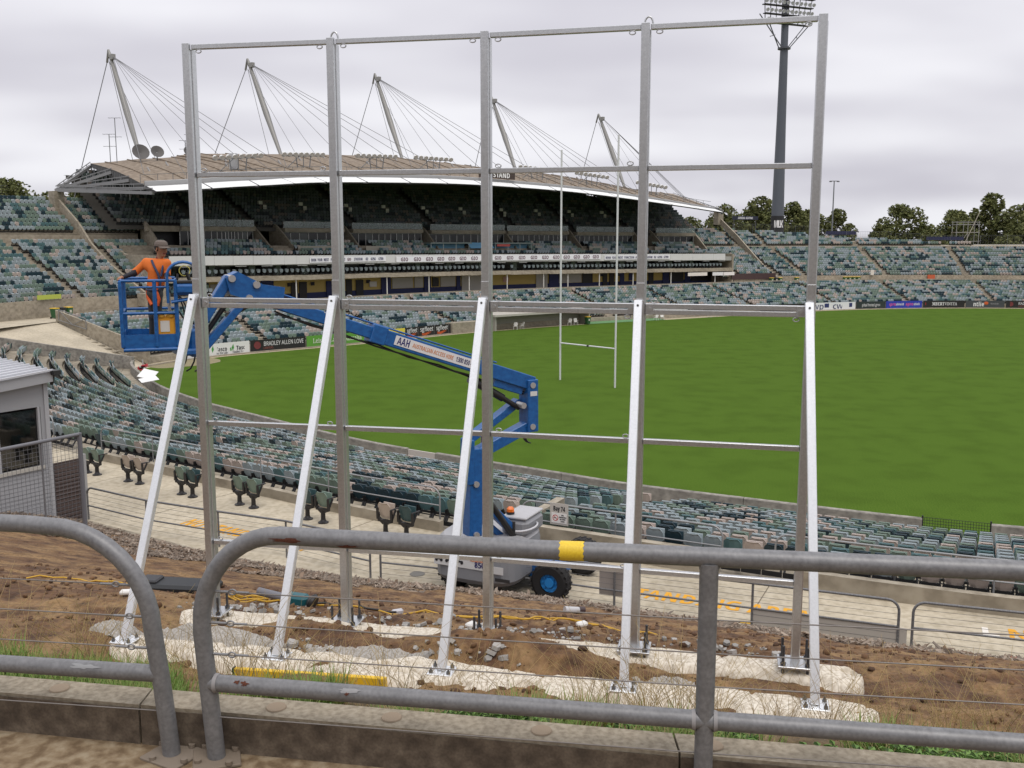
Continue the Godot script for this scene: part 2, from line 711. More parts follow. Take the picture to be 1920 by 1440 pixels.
func concrete() -> StandardMaterial3D:
	var m := T("concrete", noise(0.012, FastNoiseLite.TYPE_SIMPLEX_SMOOTH, 6, 4), [[0.2, lin(0.25, 0.215, 0.16)], [0.5, lin(0.345, 0.30, 0.23)], [0.85, lin(0.41, 0.365, 0.285)]], 3.0, 0.9)
	if not m.detail_enabled:
		detail(m, noise(0.008, FastNoiseLite.TYPE_SIMPLEX_SMOOTH, 5, 19), 0.72, 1.08, 17.0)
	return m

func grey_concrete() -> StandardMaterial3D:
	var m := T("grey concrete", noise(0.014, FastNoiseLite.TYPE_SIMPLEX_SMOOTH, 6, 14), [[0.2, lin(0.20, 0.185, 0.165)], [0.5, lin(0.29, 0.27, 0.235)], [0.85, lin(0.35, 0.33, 0.29)]], 2.2, 0.9)
	if not m.detail_enabled:
		detail(m, noise(0.010, FastNoiseLite.TYPE_SIMPLEX_SMOOTH, 5, 29), 0.6, 1.1, 5.0)
	return m

func paving() -> StandardMaterial3D:
	var m := T("paving", noise(0.02, FastNoiseLite.TYPE_SIMPLEX_SMOOTH, 6, 41), [[0.2, lin(0.40, 0.345, 0.25)], [0.5, lin(0.475, 0.415, 0.31)], [0.85, lin(0.52, 0.46, 0.35)]], 2.5, 0.9)
	if not m.detail_enabled:
		detail(m, noise(0.009, FastNoiseLite.TYPE_SIMPLEX_SMOOTH, 5, 42), 0.78, 1.05, 13.0)
	return m

func galvanised() -> StandardMaterial3D:
	var m := T("galvanised", noise(0.06, FastNoiseLite.TYPE_CELLULAR, 3, 6), [[0.0, lin(0.50, 0.51, 0.52)], [1.0, lin(0.64, 0.65, 0.66)]], 0.35, 0.36, 0.9, 0.0, 512, false)
	return m

func setting() -> void:
	# far ground, pitch, near ground
	var b := MB.new()
	b.face([P(-1500, -0.25, -200), P(1500, -0.25, -200), P(1500, -0.25, 2500), P(-1500, -0.25, 2500)], Vector3.UP)
	struct("terrain", b, T("terrain", noise(0.02), [[0.2, lin(0.07, 0.08, 0.03)], [0.8, lin(0.15, 0.14, 0.07)]], 40.0, 0.95))
	var poly := PackedVector2Array()
	var s := 10.0
	while s < edge.length - 1.0:
		poly.append(edge.at(s, -1.4))
		s += 3.0
	s = 2.0
	while s < wall.length - 0.5:
		poly.append(wall.at(s, -0.1))
		s += 3.0
	b = MB.new()
	sheet(b, poly, 0.0)
	var grass := T("turf", noise(0.03, FastNoiseLite.TYPE_SIMPLEX_SMOOTH, 6, 2), [[0.15, lin(0.052, 0.100, 0.013)], [0.5, lin(0.070, 0.124, 0.017)], [0.85, lin(0.092, 0.146, 0.024)]], 1.3, 1.0)
	grass.metallic_specular = 0.1
	detail(grass, noise(0.02, FastNoiseLite.TYPE_SIMPLEX_SMOOTH, 6, 9), 0.86, 1.08, 31.0)
	struct("pitch", b, grass)
	# bare edge and apron round the pitch
	b = MB.new()
	ribbon(b, edge, 8, edge.length - 1, [Vector2(-1.5, 0.004), Vector2(0.3, 0.012)])
	struct("pitch_edge", b, T("pitch edge", noise(0.03), [[0.2, lin(0.30, 0.25, 0.16)], [0.8, lin(0.44, 0.38, 0.27)]], 3.0, 0.95))
	b = MB.new()
	closed(b, edge, 9, 63, [Vector2(-0.95, 0.0), Vector2(-0.7, 0.0), Vector2(-0.7, 0.12), Vector2(-0.95, 0.12)])
	struct("pitch_kerb", b, concrete())
	# a worn corner of bare soil by the ramp
	b = MB.new()
	var ring := []
	for k in 18:
		var a := TAU * k / 18
		ring.append(P(-31.0 + 3.4 * cos(a) + 0.5 * cos(3 * a), 0.008, 90.5 + 4.6 * sin(a)))
	b.face(ring, Vector3.UP)
	struct("bare_ground", b, T("bare soil", noise(0.05), [[0.2, lin(0.15, 0.14, 0.07)], [0.8, lin(0.31, 0.25, 0.15)]], 3.0, 0.95))
	# walkway behind the near seats
	var bend := PackedVector2Array()
	for k in kerb_line:
		bend.append(Vector2(k[0], k[1]))
	bend.append(Vector2(40, 8.5))
	b = MB.new()
	s = 30.0
	while s < WEND:
		var i0 := wall.v3(s, 16.3, WALK)
		var i1 := wall.v3(minf(s + 1.0, WEND), 16.3, WALK)
		var o0 := wall.v3(s, 40.0, WALK)
		var o1 := wall.v3(minf(s + 1.0, WEND), 40.0, WALK)
		for q in [0, 1]:
			var ii: Vector3 = [i0, i1][q]
			var oo: Vector3 = [o0, o1][q]
			# stop at the kerb
			var c := 0.0
			while c < 1.0 and -ii.lerp(oo, c).z > kerb_d(ii.lerp(oo, c).x) - 0.02:
				c += 0.004
			if q == 0:
				o0 = ii.lerp(oo, c)
			else:
				o1 = ii.lerp(oo, c)
		b.face([i0, i1, o1, o0], Vector3.UP)
		s += 1.0
	struct("walkway", b, paving())
	# its joints, sunk lines of darker sealant
	b = MB.new()
	s = 46.0
	while s < 132.0:
		var a := wall.v3(s, 16.4, WALK + 0.004)
		var e := wall.v3(s, 24.0, WALK + 0.004)
		var t := (e - a).cross(Vector3.UP).normalized() * 0.012
		var d := kerb_d(e.x)
		if -e.z < d:
			e = a.lerp(e, clampf((-a.z - d) / maxf(0.1, -a.z + e.z), 0.1, 1.0))
		b.face([a - t, a + t, e + t, e - t], Vector3.UP)
		s += 4.6
	struct("walkway_joints", b, M(0.16, 0.13, 0.09, 0.9))
	# kerb between walkway and bank
	b = MB.new()
	var kc := PlanCurve.new(Array(bend))
	closed(b, kc, 0, kc.length, [Vector2(0.0, WALK - 0.3), Vector2(0.0, WALK + 0.05), Vector2(-0.02, WALK + 0.07), Vector2(-0.16, WALK + 0.07), Vector2(-0.18, WALK + 0.05), Vector2(-0.18, WALK - 0.3)], 2.0)
	struct("walkway_kerb", b, concrete())
	build_bank()
	strip("concrete_footing", "pale concrete footing strip under the row of posts", post_d, -2.75, 2.5, 0.21, 51)
	strip("concrete_footing", "pale concrete footing strip under the row of braces", brace_d, -2.9, 2.25, 0.2, 52)
	# terrace that the photograph is taken from
	b = MB.new()
	b.face([P(-30, 9.5, 3.1 + 5.34), P(-30, 9.5, -4), P(30, 9.5, -4), P(30, 9.5, 3.1 - 5.34)], Vector3.UP)
	struct("terrace_floor", b, T("terrace", noise(0.03, FastNoiseLite.TYPE_SIMPLEX_SMOOTH, 6, 13), [[0.2, lin(0.13, 0.085, 0.045)], [0.5, lin(0.22, 0.16, 0.095)], [0.85, lin(0.30, 0.24, 0.16)]], 1.2, 0.95, 0.0, 0.5))

	# unseen steps added behind the camera to reflect brown and darken near fronts
	b = MB.new()
	for k in 24:
		var y := 9.5 + 0.34 * k
		b.box(P(0, y + 0.1, -4.4 - 0.9 * k), Vector3(110, 0.6, 0.9))
	struct("added_rear_terrace", b, T("rear terrace", noise(0.02), [[0.2, lin(0.10, 0.075, 0.045)], [0.8, lin(0.21, 0.165, 0.105)]], 4.0, 0.95))

func place_line(x: float) -> float:
	# front face of the terrace kerb
	return 3.02 - 0.17 * x if x < 0.0 else 3.02 - 0.16 * x

const ROWS := 14
const WEND := 136.0
var near_aisles := [46.0, 60.5, 75.7, 91.5, 107.5, 121.0]
const FAR_AISLES := [16.0, 31.0, 46.0, 58.0, 70.0, 84.0, 98.0, 112.0, 129.0, 143.0, 157.0, 170.0]

func stepped(b: MB, cv: PlanCurve, s0: float, s1: float, o0: float, y0: float, pitch: float, rise: float, count: int, foot: float) -> void:
	var prof := [Vector2(o0, foot), Vector2(o0, y0)]
	for i in count:
		prof.append(Vector2(o0 + pitch * (i + 1), y0 + rise * i))
		if i < count - 1:
			prof.append(Vector2(o0 + pitch * (i + 1), y0 + rise * (i + 1)))
	ribbon(b, cv, s0, s1, prof, 2.0)

func half_steps(b: MB, cv: PlanCurve, s: float, o0: float, y0: float, pitch: float, rise: float, count: int) -> void:
	# the middle step of each row in an aisle
	var f := cv.out3(s)
	var r := f.cross(Vector3.UP)
	for i in count - 1:
		b.box(cv.v3(s, o0 + pitch * (i + 0.78), y0 + rise * (i + 0.25)), Vector3(1.0, rise * 0.5, pitch * 0.44 - 0.004), Basis(r, Vector3.UP, -f))

func pipe_rail(pts: Array, r := 0.024) -> MB:
	var b := MB.new()
	b.tube(pts, r, 8)
	return b

func arch(a: Vector3, e: Vector3, h: float, rad: float) -> Array:
	# a hoop: up from a, bent over a radius, along and down at e
	var d := (e - a)
	d.y = 0
	d = d.normalized()
	var pts := [a]
	var ta := a + Vector3.UP * h
	var te := e + Vector3.UP * h
	for k in 7:
		var t := PI / 2 * k / 6
		pts.append(ta + d * rad * (1.0 - cos(t)) + Vector3.UP * rad * (sin(t) - 1.0))
	for k in 7:
		var t := PI / 2 * (1.0 - k / 6.0)
		pts.append(te - d * rad * (1.0 - cos(t)) + Vector3.UP * rad * (sin(t) - 1.0))
	pts.append(e)
	return pts

func near_tier() -> void:
	var b := MB.new()
	ribbon(b, wall, 36, WEND, [Vector2(-0.02, 0.35), Vector2(0.71, 0.35)], 2.0)
	stepped(b, wall, 36, WEND, 0.7, 0.4, 1.1, 0.24, ROWS, 0.3)
	for a in near_aisles:
		half_steps(b, wall, a, 0.7, 0.4, 1.1, 0.24, ROWS)
	struct("seating_terrace", b, concrete())
	# wall between pitch and seats, one panel after another
	var w := base("pitch_wall", "low curved concrete wall between the nearest seats and the pitch", "wall")
	var m := grey_concrete()
	var cuts := [44.0, 52.0, 58.5, 64.3, 66.6, 73.2, 81.4, 88.6, 90.4, 97.0, 104.5, 112.0, 119.5, 127.8, 135.8]
	for i in cuts.size() - 1:
		if i == 3 or i == 7:
			continue
		b = MB.new()
		closed(b, wall, cuts[i] + 0.012, cuts[i + 1] - 0.012, [Vector2(-0.24, -0.1), Vector2(-0.24, 1.07), Vector2(-0.21, 1.1), Vector2(-0.03, 1.1), Vector2(0, 1.07), Vector2(0, 0.3)], 1.5)
		part("panel", b, m, w)
	b = MB.new()
	closed(b, wall, 88.63, 90.37, [Vector2(-0.16, 0.36), Vector2(-0.16, 1.06), Vector2(-0.08, 1.06), Vector2(-0.08, 0.36)])
	var gate := one("pitch_gate", b, M(0.50, 0.46, 0.42, 0.5), "pale sheet metal gate closing a gap in the low pitch wall", "gate")
	gate.set_meta("category", "gate")
	# black netting over the other gap
	var net := base("safety_netting", "black safety netting strung across the gap in the pitch wall", "netting")
	b = MB.new()
	for k in 26:
		var s := lerpf(64.3, 66.6, k / 25.0)
		b.beam(wall.v3(s, -0.12, 0.36), wall.v3(s + 0.03, -0.12, 1.12), 0.022, 0.012)
	for k in 8:
		var y := 0.38 + 0.105 * k
		b.beam(wall.v3(64.3, -0.11, y), wall.v3(66.6, -0.11, y + 0.02), 0.022, 0.012)
	part("net", b, M(0.012, 0.012, 0.014, 0.8), net)
	for k in 2:
		b = MB.new()
		var q := wall.v3(64.3 if k == 0 else 66.6, -0.12, 0.3)
		b.tube([q, q + Vector3.UP * 0.9], 0.03, 6)
		part("post", b, M(0.02, 0.02, 0.02, 0.6), net)

	# seats
	for i in ROWS:
		var o := 1.45 + 1.1 * i
		var stop := 135.2
		var go := 38.0
		if i >= 12:
			go = 62.0
		place_row(wall, go, stop, o, 0.4 + 0.24 * i, 0.475, near_aisles, near_seats, 0.6, [i])
	# wall of the ramp beside the last of these seats
	b = MB.new()
	var e0 := wall.at(WEND, -0.2)
	var e1 := wall.at(WEND, 16.4)
	b.face([P(e0.x, -0.1, e0.y), P(e0.x, 1.35, e0.y), P(e1.x, 4.35, e1.y), P(e1.x, 2.5, e1.y)])
	var th := P(e1.x - e0.x, 0, e1.y - e0.y).cross(Vector3.UP).normalized() * -0.28
	var rw := MB.new()
	rw.slab([P(e0.x, -0.1, e0.y), P(e0.x, 1.35, e0.y), P(e1.x, 4.35, e1.y), P(e1.x, 2.5, e1.y)], th)
	one("ramp_wall", rw, grey_concrete(), "long grey concrete wall sloping down beside the ramp to the pitch", "wall")
	# the ramp
	b = MB.new()
	var r0 := wall.at(WEND, 0.0)
	var r1 := wall.at(WEND, 16.3)
	var r2 := edge.at(16.8, 10.5)
	var r3 := edge.at(16.8, 0.3)
	b.face([P(r0.x, 0.02, r0.y), P(r1.x, WALK, r1.y), P(r2.x, WALK, r2.y)], Vector3.UP)
	b.face([P(r0.x, 0.02, r0.y), P(r2.x, WALK, r2.y), P(r3.x, 0.02, r3.y)], Vector3.UP)
	struct("ramp", b, paving())
	# upstand along the walkway, in lengths with gaps at the aisles
	var ups := [[62.2, 68.5], [76.7, 90.6], [92.6, 106.5], [108.6, 121.5], [44.0, 61.2]]
	var k2 := 0
	for u in ups:
		b = MB.new()
		var h := 0.28 if k2 > 0 else 0.40
		closed(b, wall, u[0], u[1], [Vector2(16.25, WALK - 0.4), Vector2(16.25, WALK + h), Vector2(16.45, WALK + h), Vector2(16.45, WALK - 0.4)])
		one("concrete_upstand", b, concrete(), ["tall concrete upstand at the walkway right of the boom lift", "low concrete upstand behind the boom lift at the walkway", "low concrete upstand behind the green and beige end seats", "low concrete upstand beside the hut at the walkway", "concrete upstand at the right edge behind the red can"][k2], "upstand", "upstands between walkway and seats")
		k2 += 1
	# stairwell box with the sign on its rail
	b = MB.new()
	closed(b, wall, 70.0, 75.0, [Vector2(16.2, WALK - 1.0), Vector2(16.2, WALK + 0.55), Vector2(16.42, WALK + 0.55), Vector2(16.42, WALK - 1.0)])
	closed(b, wall, 74.8, 75.02, [Vector2(13.6, WALK - 1.2), Vector2(13.6, WALK + 0.547), Vector2(16.19, WALK + 0.547), Vector2(16.19, WALK - 1.2)])
	one("stairwell_parapet", b, concrete(), "L shaped concrete stairwell parapet under the Bay 74 sign", "parapet")
	# rails along the upstands
	var steel := M(0.27, 0.275, 0.28, 0.5, 0.35)
	var runs := [[62.5, 69.0, "two bar pipe rail above the tall upstand on the far right"], [70.0, 74.9, "two bar pipe rail carrying the Bay 74 sign"], [76.9, 90.4, "long two bar pipe rail behind the boom lift"], [92.8, 106.6, "long two bar pipe rail carrying the sign near the hut"], [46.5, 60.0, "two bar pipe rail at the right edge behind the near railing"]]
	for q in runs:
		var o := base("seat_rail", q[2], "railing", Vector3.ZERO, "pipe rails between walkway and seats")
		var foot: float = WALK + 0.2
		var top: float = 0.86
		var line := []
		var m2 := int((q[1] - q[0]) / 0.8)
		var a0 := arch(wall.v3(q[0], 16.0, foot), wall.v3(q[0] + 1.0, 16.0, foot), top, 0.28)
		for k in 8:
			line.append(a0[k])
		for k in m2:
			var s: float = q[0] + 0.5 + (q[1] - q[0] - 1.0) * (k + 0.5) / m2
			line.append(wall.v3(s, 16.0, foot + top))
		var a1 := arch(wall.v3(q[1] - 1.0, 16.0, foot), wall.v3(q[1], 16.0, foot), top, 0.28)
		for k in 8:
			line.append(a1[a1.size() - 8 + k])
		part("top_rail", pipe_rail(line), steel, o)
		line = []
		for k in m2 + 1:
			line.append(wall.v3(lerpf(q[0], q[1], float(k) / m2), 16.0, foot + 0.38))
		part("middle_rail", pipe_rail(line, 0.02), steel, o)
		var np := int((q[1] - q[0]) / 2.4)
		for k in range(1, np):
			var s: float = lerpf(q[0], q[1], float(k) / np)
			part("post", pipe_rail([wall.v3(s, 16.0, foot - 0.2), wall.v3(s, 16.0, foot + top)], 0.022), steel, o)
	# two signs on the rails
	bay_sign(wall.v3(73.9, 16.06, WALK + 0.83), wall.v3(74.4, 16.06, 0) - wall.v3(73.4, 16.06, 0), "Bay 74", "white Bay 74 no smoking sign on the pipe rail")
	bay_sign(wall.v3(105.6, 16.06, WALK + 0.83), wall.v3(106.1, 16.06, 0) - wall.v3(105.1, 16.06, 0), "Bay 75", "small no smoking sign on the rail beside the hut")

func bay_sign(at: Vector3, along: Vector3, text: String, label: String) -> void:
	var o := base("bay_sign", label, "sign", at, "signs on the seat rails")
	var r := -along.normalized()
	r.y = 0
	var z := r.cross(Vector3.UP)
	var bb := Basis(r, Vector3.UP, z)
	var b := MB.new()
	b.box(Vector3.ZERO, Vector3(0.5, 0.56, 0.012), bb)
	part("plate", b, M(0.48, 0.45, 0.41, 0.6), o)
	words(text, 0.12, at + Vector3.UP * 0.14 + z * 0.008, r, M(0.02, 0.02, 0.025), o, 0.32)
	b = MB.new()
	b.box(Vector3(0, -0.1, 0) + z * 0.009, Vector3(0.42, 0.26, 0.005), bb)
	part("notice", b, M(0.72, 0.70, 0.68, 0.6), o)
	b = MB.new()
	var c := Vector3(0, -0.1, 0) + z * 0.013 - r * 0.1
	for k in 20:
		var a := TAU * k / 20
		var e := TAU * (k + 1) / 20
		var p := c + (r * cos(a) + Vector3.UP * sin(a)) * 0.08
		var q := c + (r * cos(e) + Vector3.UP * sin(e)) * 0.08
		b.face([p, q, q + (c - q) * 0.22, p + (c - p) * 0.22], z)
	b.face([c + (r + Vector3.UP * 0.8).normalized() * -0.07 + Vector3.UP * 0.11, c + Vector3.UP * 0.055 - r * 0.06, c - Vector3.UP * 0.06 + r * 0.055, c - Vector3.UP * 0.045 + r * 0.068], z)
	part("red_ring", b, M(0.5, 0.03, 0.02), o)
	b = MB.new()
	b.box(c + z * 0.001 - r * 0.01, Vector3(0.08, 0.014, 0.004), bb)
	part("cigarette", b, M(0.02, 0.02, 0.02), o)
	var lines := ["NO", "SMOKING", "IN THIS", "AREA"]
	for k in 4:
		words(lines[k], 0.032, at + Vector3(0, -0.02 - 0.052 * k, 0) + r * 0.1 + z * 0.0125, r, M(0.02, 0.02, 0.02), o)

# ---------- the tiers on the far side ----------

func lower(s: float) -> float:
	# the stand's floors settle a little towards the right
	return -0.0065 * (s - 62.0)

func far_tiers() -> void:
	var b := MB.new()
	# lower tier all round
	stepped(b, edge, 17.0, 185, 0.4, 0.62, 0.85, 0.25, 12, 0.0)
	for a in FAR_AISLES:
		half_steps(b, edge, a, 0.4, 0.62, 0.85, 0.25, 12)
	struct("lower_tier", b, concrete())
	for i in 12:
		place_row(edge, 17.6, 184, 1.0 + 0.85 * i, 0.62 + 0.25 * i, 0.5, FAR_AISLES, seats, 0.55)
	# end wall of the lower tier beside the ramp
	b = MB.new()
	var e0 := edge.at(16.9, 0.0)
	var e1 := edge.at(16.9, 10.6)
	b.slab([P(e0.x, 0, e0.y), P(e0.x, 1.7, e0.y), P(e1.x, 4.7, e1.y), P(e1.x, 2.6, e1.y)], P(e1.x - e0.x, 0, e1.y - e0.y).cross(Vector3.UP).normalized() * 0.25)
	one("tier_end_wall", b, concrete(), "pale concrete end wall of the lower seats beyond the ramp", "wall")
	var g := base("ramp_gate", "grey tubular gate folded against the end wall above the ramp", "gate")
	var ga := P(e1.x, 3.75, e1.y) - edge.out3(16.9) * 0.5 + (P(e1.x - e0.x, 0, e1.y - e0.y).cross(Vector3.UP).normalized() * -0.12)
	var gb := ga - edge.out3(16.9) * 3.2 - Vector3.UP * 0.75
	b = MB.new()
	for q in [[ga, gb], [ga + Vector3.UP * 1.0, gb + Vector3.UP * 1.0], [ga, ga + Vector3.UP], [gb, gb + Vector3.UP]]:
		b.tube(q, 0.04, 6)
	part("frame", b, M(0.2, 0.2, 0.2, 0.5), g)
	b = MB.new()
	b.tube([ga + Vector3.UP, (ga + gb) * 0.5, gb + Vector3.UP], 0.035, 6)
	part("brace", b, M(0.2, 0.2, 0.2, 0.5), g)
	# walkway behind it
	b = MB.new()
	ribbon(b, edge, 0, 186, [Vector2(10.3, WALK + 0.004), Vector2(31.0, WALK + 0.004)], 2.0)
	struct("far_walkway", b, paving())
	b = MB.new()
	closed(b, edge, 20.3, 184, [Vector2(10.6, WALK), Vector2(10.6, WALK + 0.75), Vector2(10.78, WALK + 0.75), Vector2(10.78, WALK)], 2.0)
	struct("tier_parapet", b, concrete())
	# left upper tier
	b = MB.new()
	stepped(b, edge, 0.5, 31.0, 15.5, 4.9, 0.8, 0.37, 16, WALK)
	ribbon(b, edge, 0.5, 31.0, [Vector2(28.3, 10.45), Vector2(28.3, 10.75), Vector2(30.2, 10.75), Vector2(30.2, 11.9)], 2.0)
	stepped(b, edge, 0.5, 31.0, 30.2, 11.95, 0.8, 0.45, 9, 11.8)
	ribbon(b, edge, 0.5, 31.0, [Vector2(37.4, 15.55), Vector2(38.2, 15.55), Vector2(38.2, 15.0), Vector2(52.0, 9.0)], 2.0)
	for a in [8.0, 22.0]:
		half_steps(b, edge, a, 15.5, 4.9, 0.8, 0.37, 16)
		half_steps(b, edge, a, 30.2, 11.95, 0.8, 0.45, 9)
	struct("upper_tier", b, concrete())
	for i in 16:
		place_row(edge, 1.0, 33.4, 16.0 + 0.8 * i, 4.9 + 0.37 * i, 0.5, [8.0, 22.0, 26.5, 31.3], seats, 0.6)
	for i in 9:
		place_row(edge, 1.0 if i < 7 else 23.0, 34.5, 30.75 + 0.8 * i, 11.95 + 0.45 * i, 0.5, [8.0, 22.0, 26.5], seats, 0.6)
	# front wall of that tier
	b = MB.new()
	closed(b, edge, 0.5, 24.8, [Vector2(15.25, WALK), Vector2(15.25, 5.35), Vector2(15.5, 5.35), Vector2(15.5, WALK)], 2.0)
	one("tier_wall", b, concrete(), "tan concrete front wall of the left upper seats behind the bins", "wall")
	# right upper tier
	b = MB.new()
	stepped(b, edge, 121.5, 184, 15.5, 4.5, 0.85, 0.35, 14, WALK)
	ribbon(b, edge, 121.5, 184, [Vector2(27.4, 9.05), Vector2(27.4, 9.15), Vector2(29.0, 9.15), Vector2(29.0, 10.0)], 2.0)
	var top := [[121.5, 126.0, 9], [126.0, 131.0, 8], [131.0, 136.5, 7], [136.5, 141.0, 6], [141.0, 146.0, 4], [146.0, 151.0, 3], [151.0, 155.0, 2], [155.0, 160.0, 1], [160.0, 184.0, 0]]
	for t in top:
		var n: int = t[2]
		var y := 10.0 + 0.36 * maxi(n - 1, 0)
		if n > 0:
			stepped(b, edge, t[0], t[1], 29.0, 10.0, 0.8, 0.36, n, 9.9)
		ribbon(b, edge, t[0], t[1], [Vector2(29.0 + 0.8 * n, y), Vector2(29.9 + 0.8 * n, y + 0.15), Vector2(31.0 + 0.8 * n, y - 0.1), Vector2(60.0, 3.0)], 2.0)
		for i in n:
			place_row(edge, maxf(t[0], 119.5), t[1], 29.5 + 0.8 * i, 10.0 + 0.36 * i, 0.5, [129.0, 133.4, 146.3, 157.3], seats, 0.6)
	for a in [133.4, 146.3, 157.3, 170.5]:
		half_steps(b, edge, a, 15.5, 4.5, 0.85, 0.35, 14)
	struct("upper_tier", b, concrete())
	for i in 14:
		place_row(edge, 119.0 + 0.25 * maxf(0, 4 - i), 183, 16.05 + 0.85 * i, 4.5 + 0.35 * i, 0.5, [123.0 - 0.1 * i, 129.0, 133.4, 146.3, 157.3, 170.5], seats, 0.65)
	b = MB.new()
	closed(b, edge, 128.2, 184, [Vector2(15.25, WALK), Vector2(15.25, 4.85), Vector2(15.5, 4.85), Vector2(15.5, WALK)], 2.0)
	one("tier_wall", b, concrete(), "tan concrete front wall of the right upper seats behind the far bins", "wall")
	# dark opening under the seats at the stand's right end
	b = MB.new()
	closed(b, edge, 121.0, 128.2, [Vector2(15.3, 4.4), Vector2(15.3, 5.4), Vector2(15.6, 5.4), Vector2(15.6, 4.4)])
	closed(b, edge, 121.0, 128.2, [Vector2(18.2, WALK), Vector2(18.2, 5.3), Vector2(18.4, 5.3), Vector2(18.4, WALK)])
	one("opening_lintel", b, M(0.05, 0.025, 0.025, 0.7), "dark red beam over the opening at the right end of the stand", "beam")
	# raking walls that close the stand's ends
	for k in 2:
		b = MB.new()
		var s: float = [26.5, 128.8][k]
		var pts: Array = [[Vector2(15.6, 5.45), Vector2(24.0, 8.7), Vector2(28.0, 10.95), Vector2(31.0, 13.4), Vector2(36.0, 16.3)], [Vector2(15.6, 4.6), Vector2(20.0, 6.5), Vector2(25.0, 9.6), Vector2(29.0, 12.1), Vector2(35.0, 15.4)]][k]
		for i in 4:
			b.beam(edge.v3(s, pts[i].x, pts[i].y - 0.55), edge.v3(s, pts[i + 1].x, pts[i + 1].y - 0.55), 0.24, 1.1)
		one("raking_wall", b, concrete(), ["pale raking wall climbing from behind the worker to the roof pier", "pale raking wall climbing to the roof at the stand's right end"][k], "wall")
	# fence on the crests
	for k in 2:
		var fe := base("crest_fence", ["grey wire fence on the crest above the left upper seats", "long grey wire fence on the crest above the right upper seats"][k], "fence")
		var fb := MB.new()
		var wb := MB.new()
		var s: float = [0.5, 128.0][k]
		while s < [22.0, 183.0][k]:
			var o := 38.0
			var y := 15.6
			if k == 1:
				for t in top:
					if s >= t[0] and s < t[1]:
						o = 29.9 + 0.8 * t[2]
						y = 10.1 + 0.36 * maxi(t[2] - 1, 0)
			var a := edge.v3(s, o, y)
			var e := edge.v3(s + 3.0, o, y)
			fb = MB.new()
			fb.tube([a, a + Vector3.UP * 1.9], 0.04, 5)
			part("post", fb, M(0.1, 0.105, 0.11, 0.6), fe)
			wb.beam(a + Vector3.UP * 1.9, e + Vector3.UP * 1.9, 0.04, 0.04)
			for j in 6:
				wb.beam(a + Vector3.UP * 0.3 * (j + 0.5), e + Vector3.UP * 0.3 * (j + 0.5), 0.012, 0.012)
			for j in 10:
				var c := a.lerp(e, j / 10.0)
				wb.beam(c, c + Vector3.UP * 1.9, 0.012, 0.012)
			s += 3.0
		part("wire", wb, M(0.1, 0.105, 0.11, 0.6), fe)
	# rails on the front walls
	for k in 2:
		var o := base("tier_rail", ["thin rail on the front wall of the left upper seats", "thin rail on the front wall of the right upper seats"][k], "railing")
		var rb := MB.new()
		var s0: float = [1.0, 129.5][k]
		var s1: float = [24.0, 182.0][k]
		var y: float = [5.35, 4.85][k]
		var s := s0
		while s < s1:
			rb.beam(edge.v3(s, 15.38, y), edge.v3(s, 15.38, y + 0.75), 0.04, 0.04)
			rb.beam(edge.v3(s, 15.38, y + 0.75), edge.v3(s + 2.0, 15.38, y + 0.75), 0.045, 0.045)
			rb.beam(edge.v3(s, 15.38, y + 0.4), edge.v3(s + 2.0, 15.38, y + 0.4), 0.03, 0.03)
			s += 2.0
		part("rails", rb, M(0.2, 0.2, 0.2, 0.5), o)

# ---------- the seats themselves ----------

func back_shell(fine: bool) -> MB:
	var b := MB.new()
	# height, half width, distance back, all in metres; the seat looks along +z
	var rowsv := [[0.40, 0.150, -0.015], [0.47, 0.195, -0.035], [0.60, 0.208, -0.065], [0.735, 0.214, -0.10], [0.79, 0.178, -0.115], [0.83, 0.132, -0.125]] if fine else [[0.40, 0.15, -0.015], [0.5, 0.205, -0.045], [0.74, 0.214, -0.10], [0.83, 0.132, -0.125]]
	var xs := [-1.0, -0.8, -0.3, 0.3, 0.8, 1.0] if fine else [-1.0, 0.0, 1.0]
	var p := func(i: int, j: int, back: float) -> Vector3:
		var r: Array = rowsv[i]
		var x: float = xs[j]
		var lip := 0.0
		if fine and (j == 0 or j == xs.size() - 1 or i == rowsv.size() - 1):
			lip = -0.022
		return Vector3(x * r[1], r[0], r[2] + 0.05 * x * x + lip - back)
	for s in 2:
		var t: float = 0.0 if s == 0 else 0.022
		for i in rowsv.size() - 1:
			for j in xs.size() - 1:
				b.face([p.call(i, j, t), p.call(i, j + 1, t), p.call(i + 1, j + 1, t), p.call(i + 1, j, t)], Vector3(0, 0, 1 if s == 0 else -1))
		if not fine:
			break
	if fine:
		var m: int = xs.size() - 1
		for i in rowsv.size() - 1:
			for j in [0, m]:
				b.face([p.call(i, j, 0.0), p.call(i + 1, j, 0.0), p.call(i + 1, j, 0.022), p.call(i, j, 0.022)], Vector3(xs[j], 0, 0))
		var l: int = rowsv.size() - 1
		for j in m:
			b.face([p.call(l, j, 0.0), p.call(l, j + 1, 0.0), p.call(l, j + 1, 0.022), p.call(l, j, 0.022)], Vector3.UP)
			b.face([p.call(0, j, 0.0), p.call(0, j + 1, 0.0), p.call(0, j + 1, 0.022), p.call(0, j, 0.022)], Vector3.DOWN)
	return b

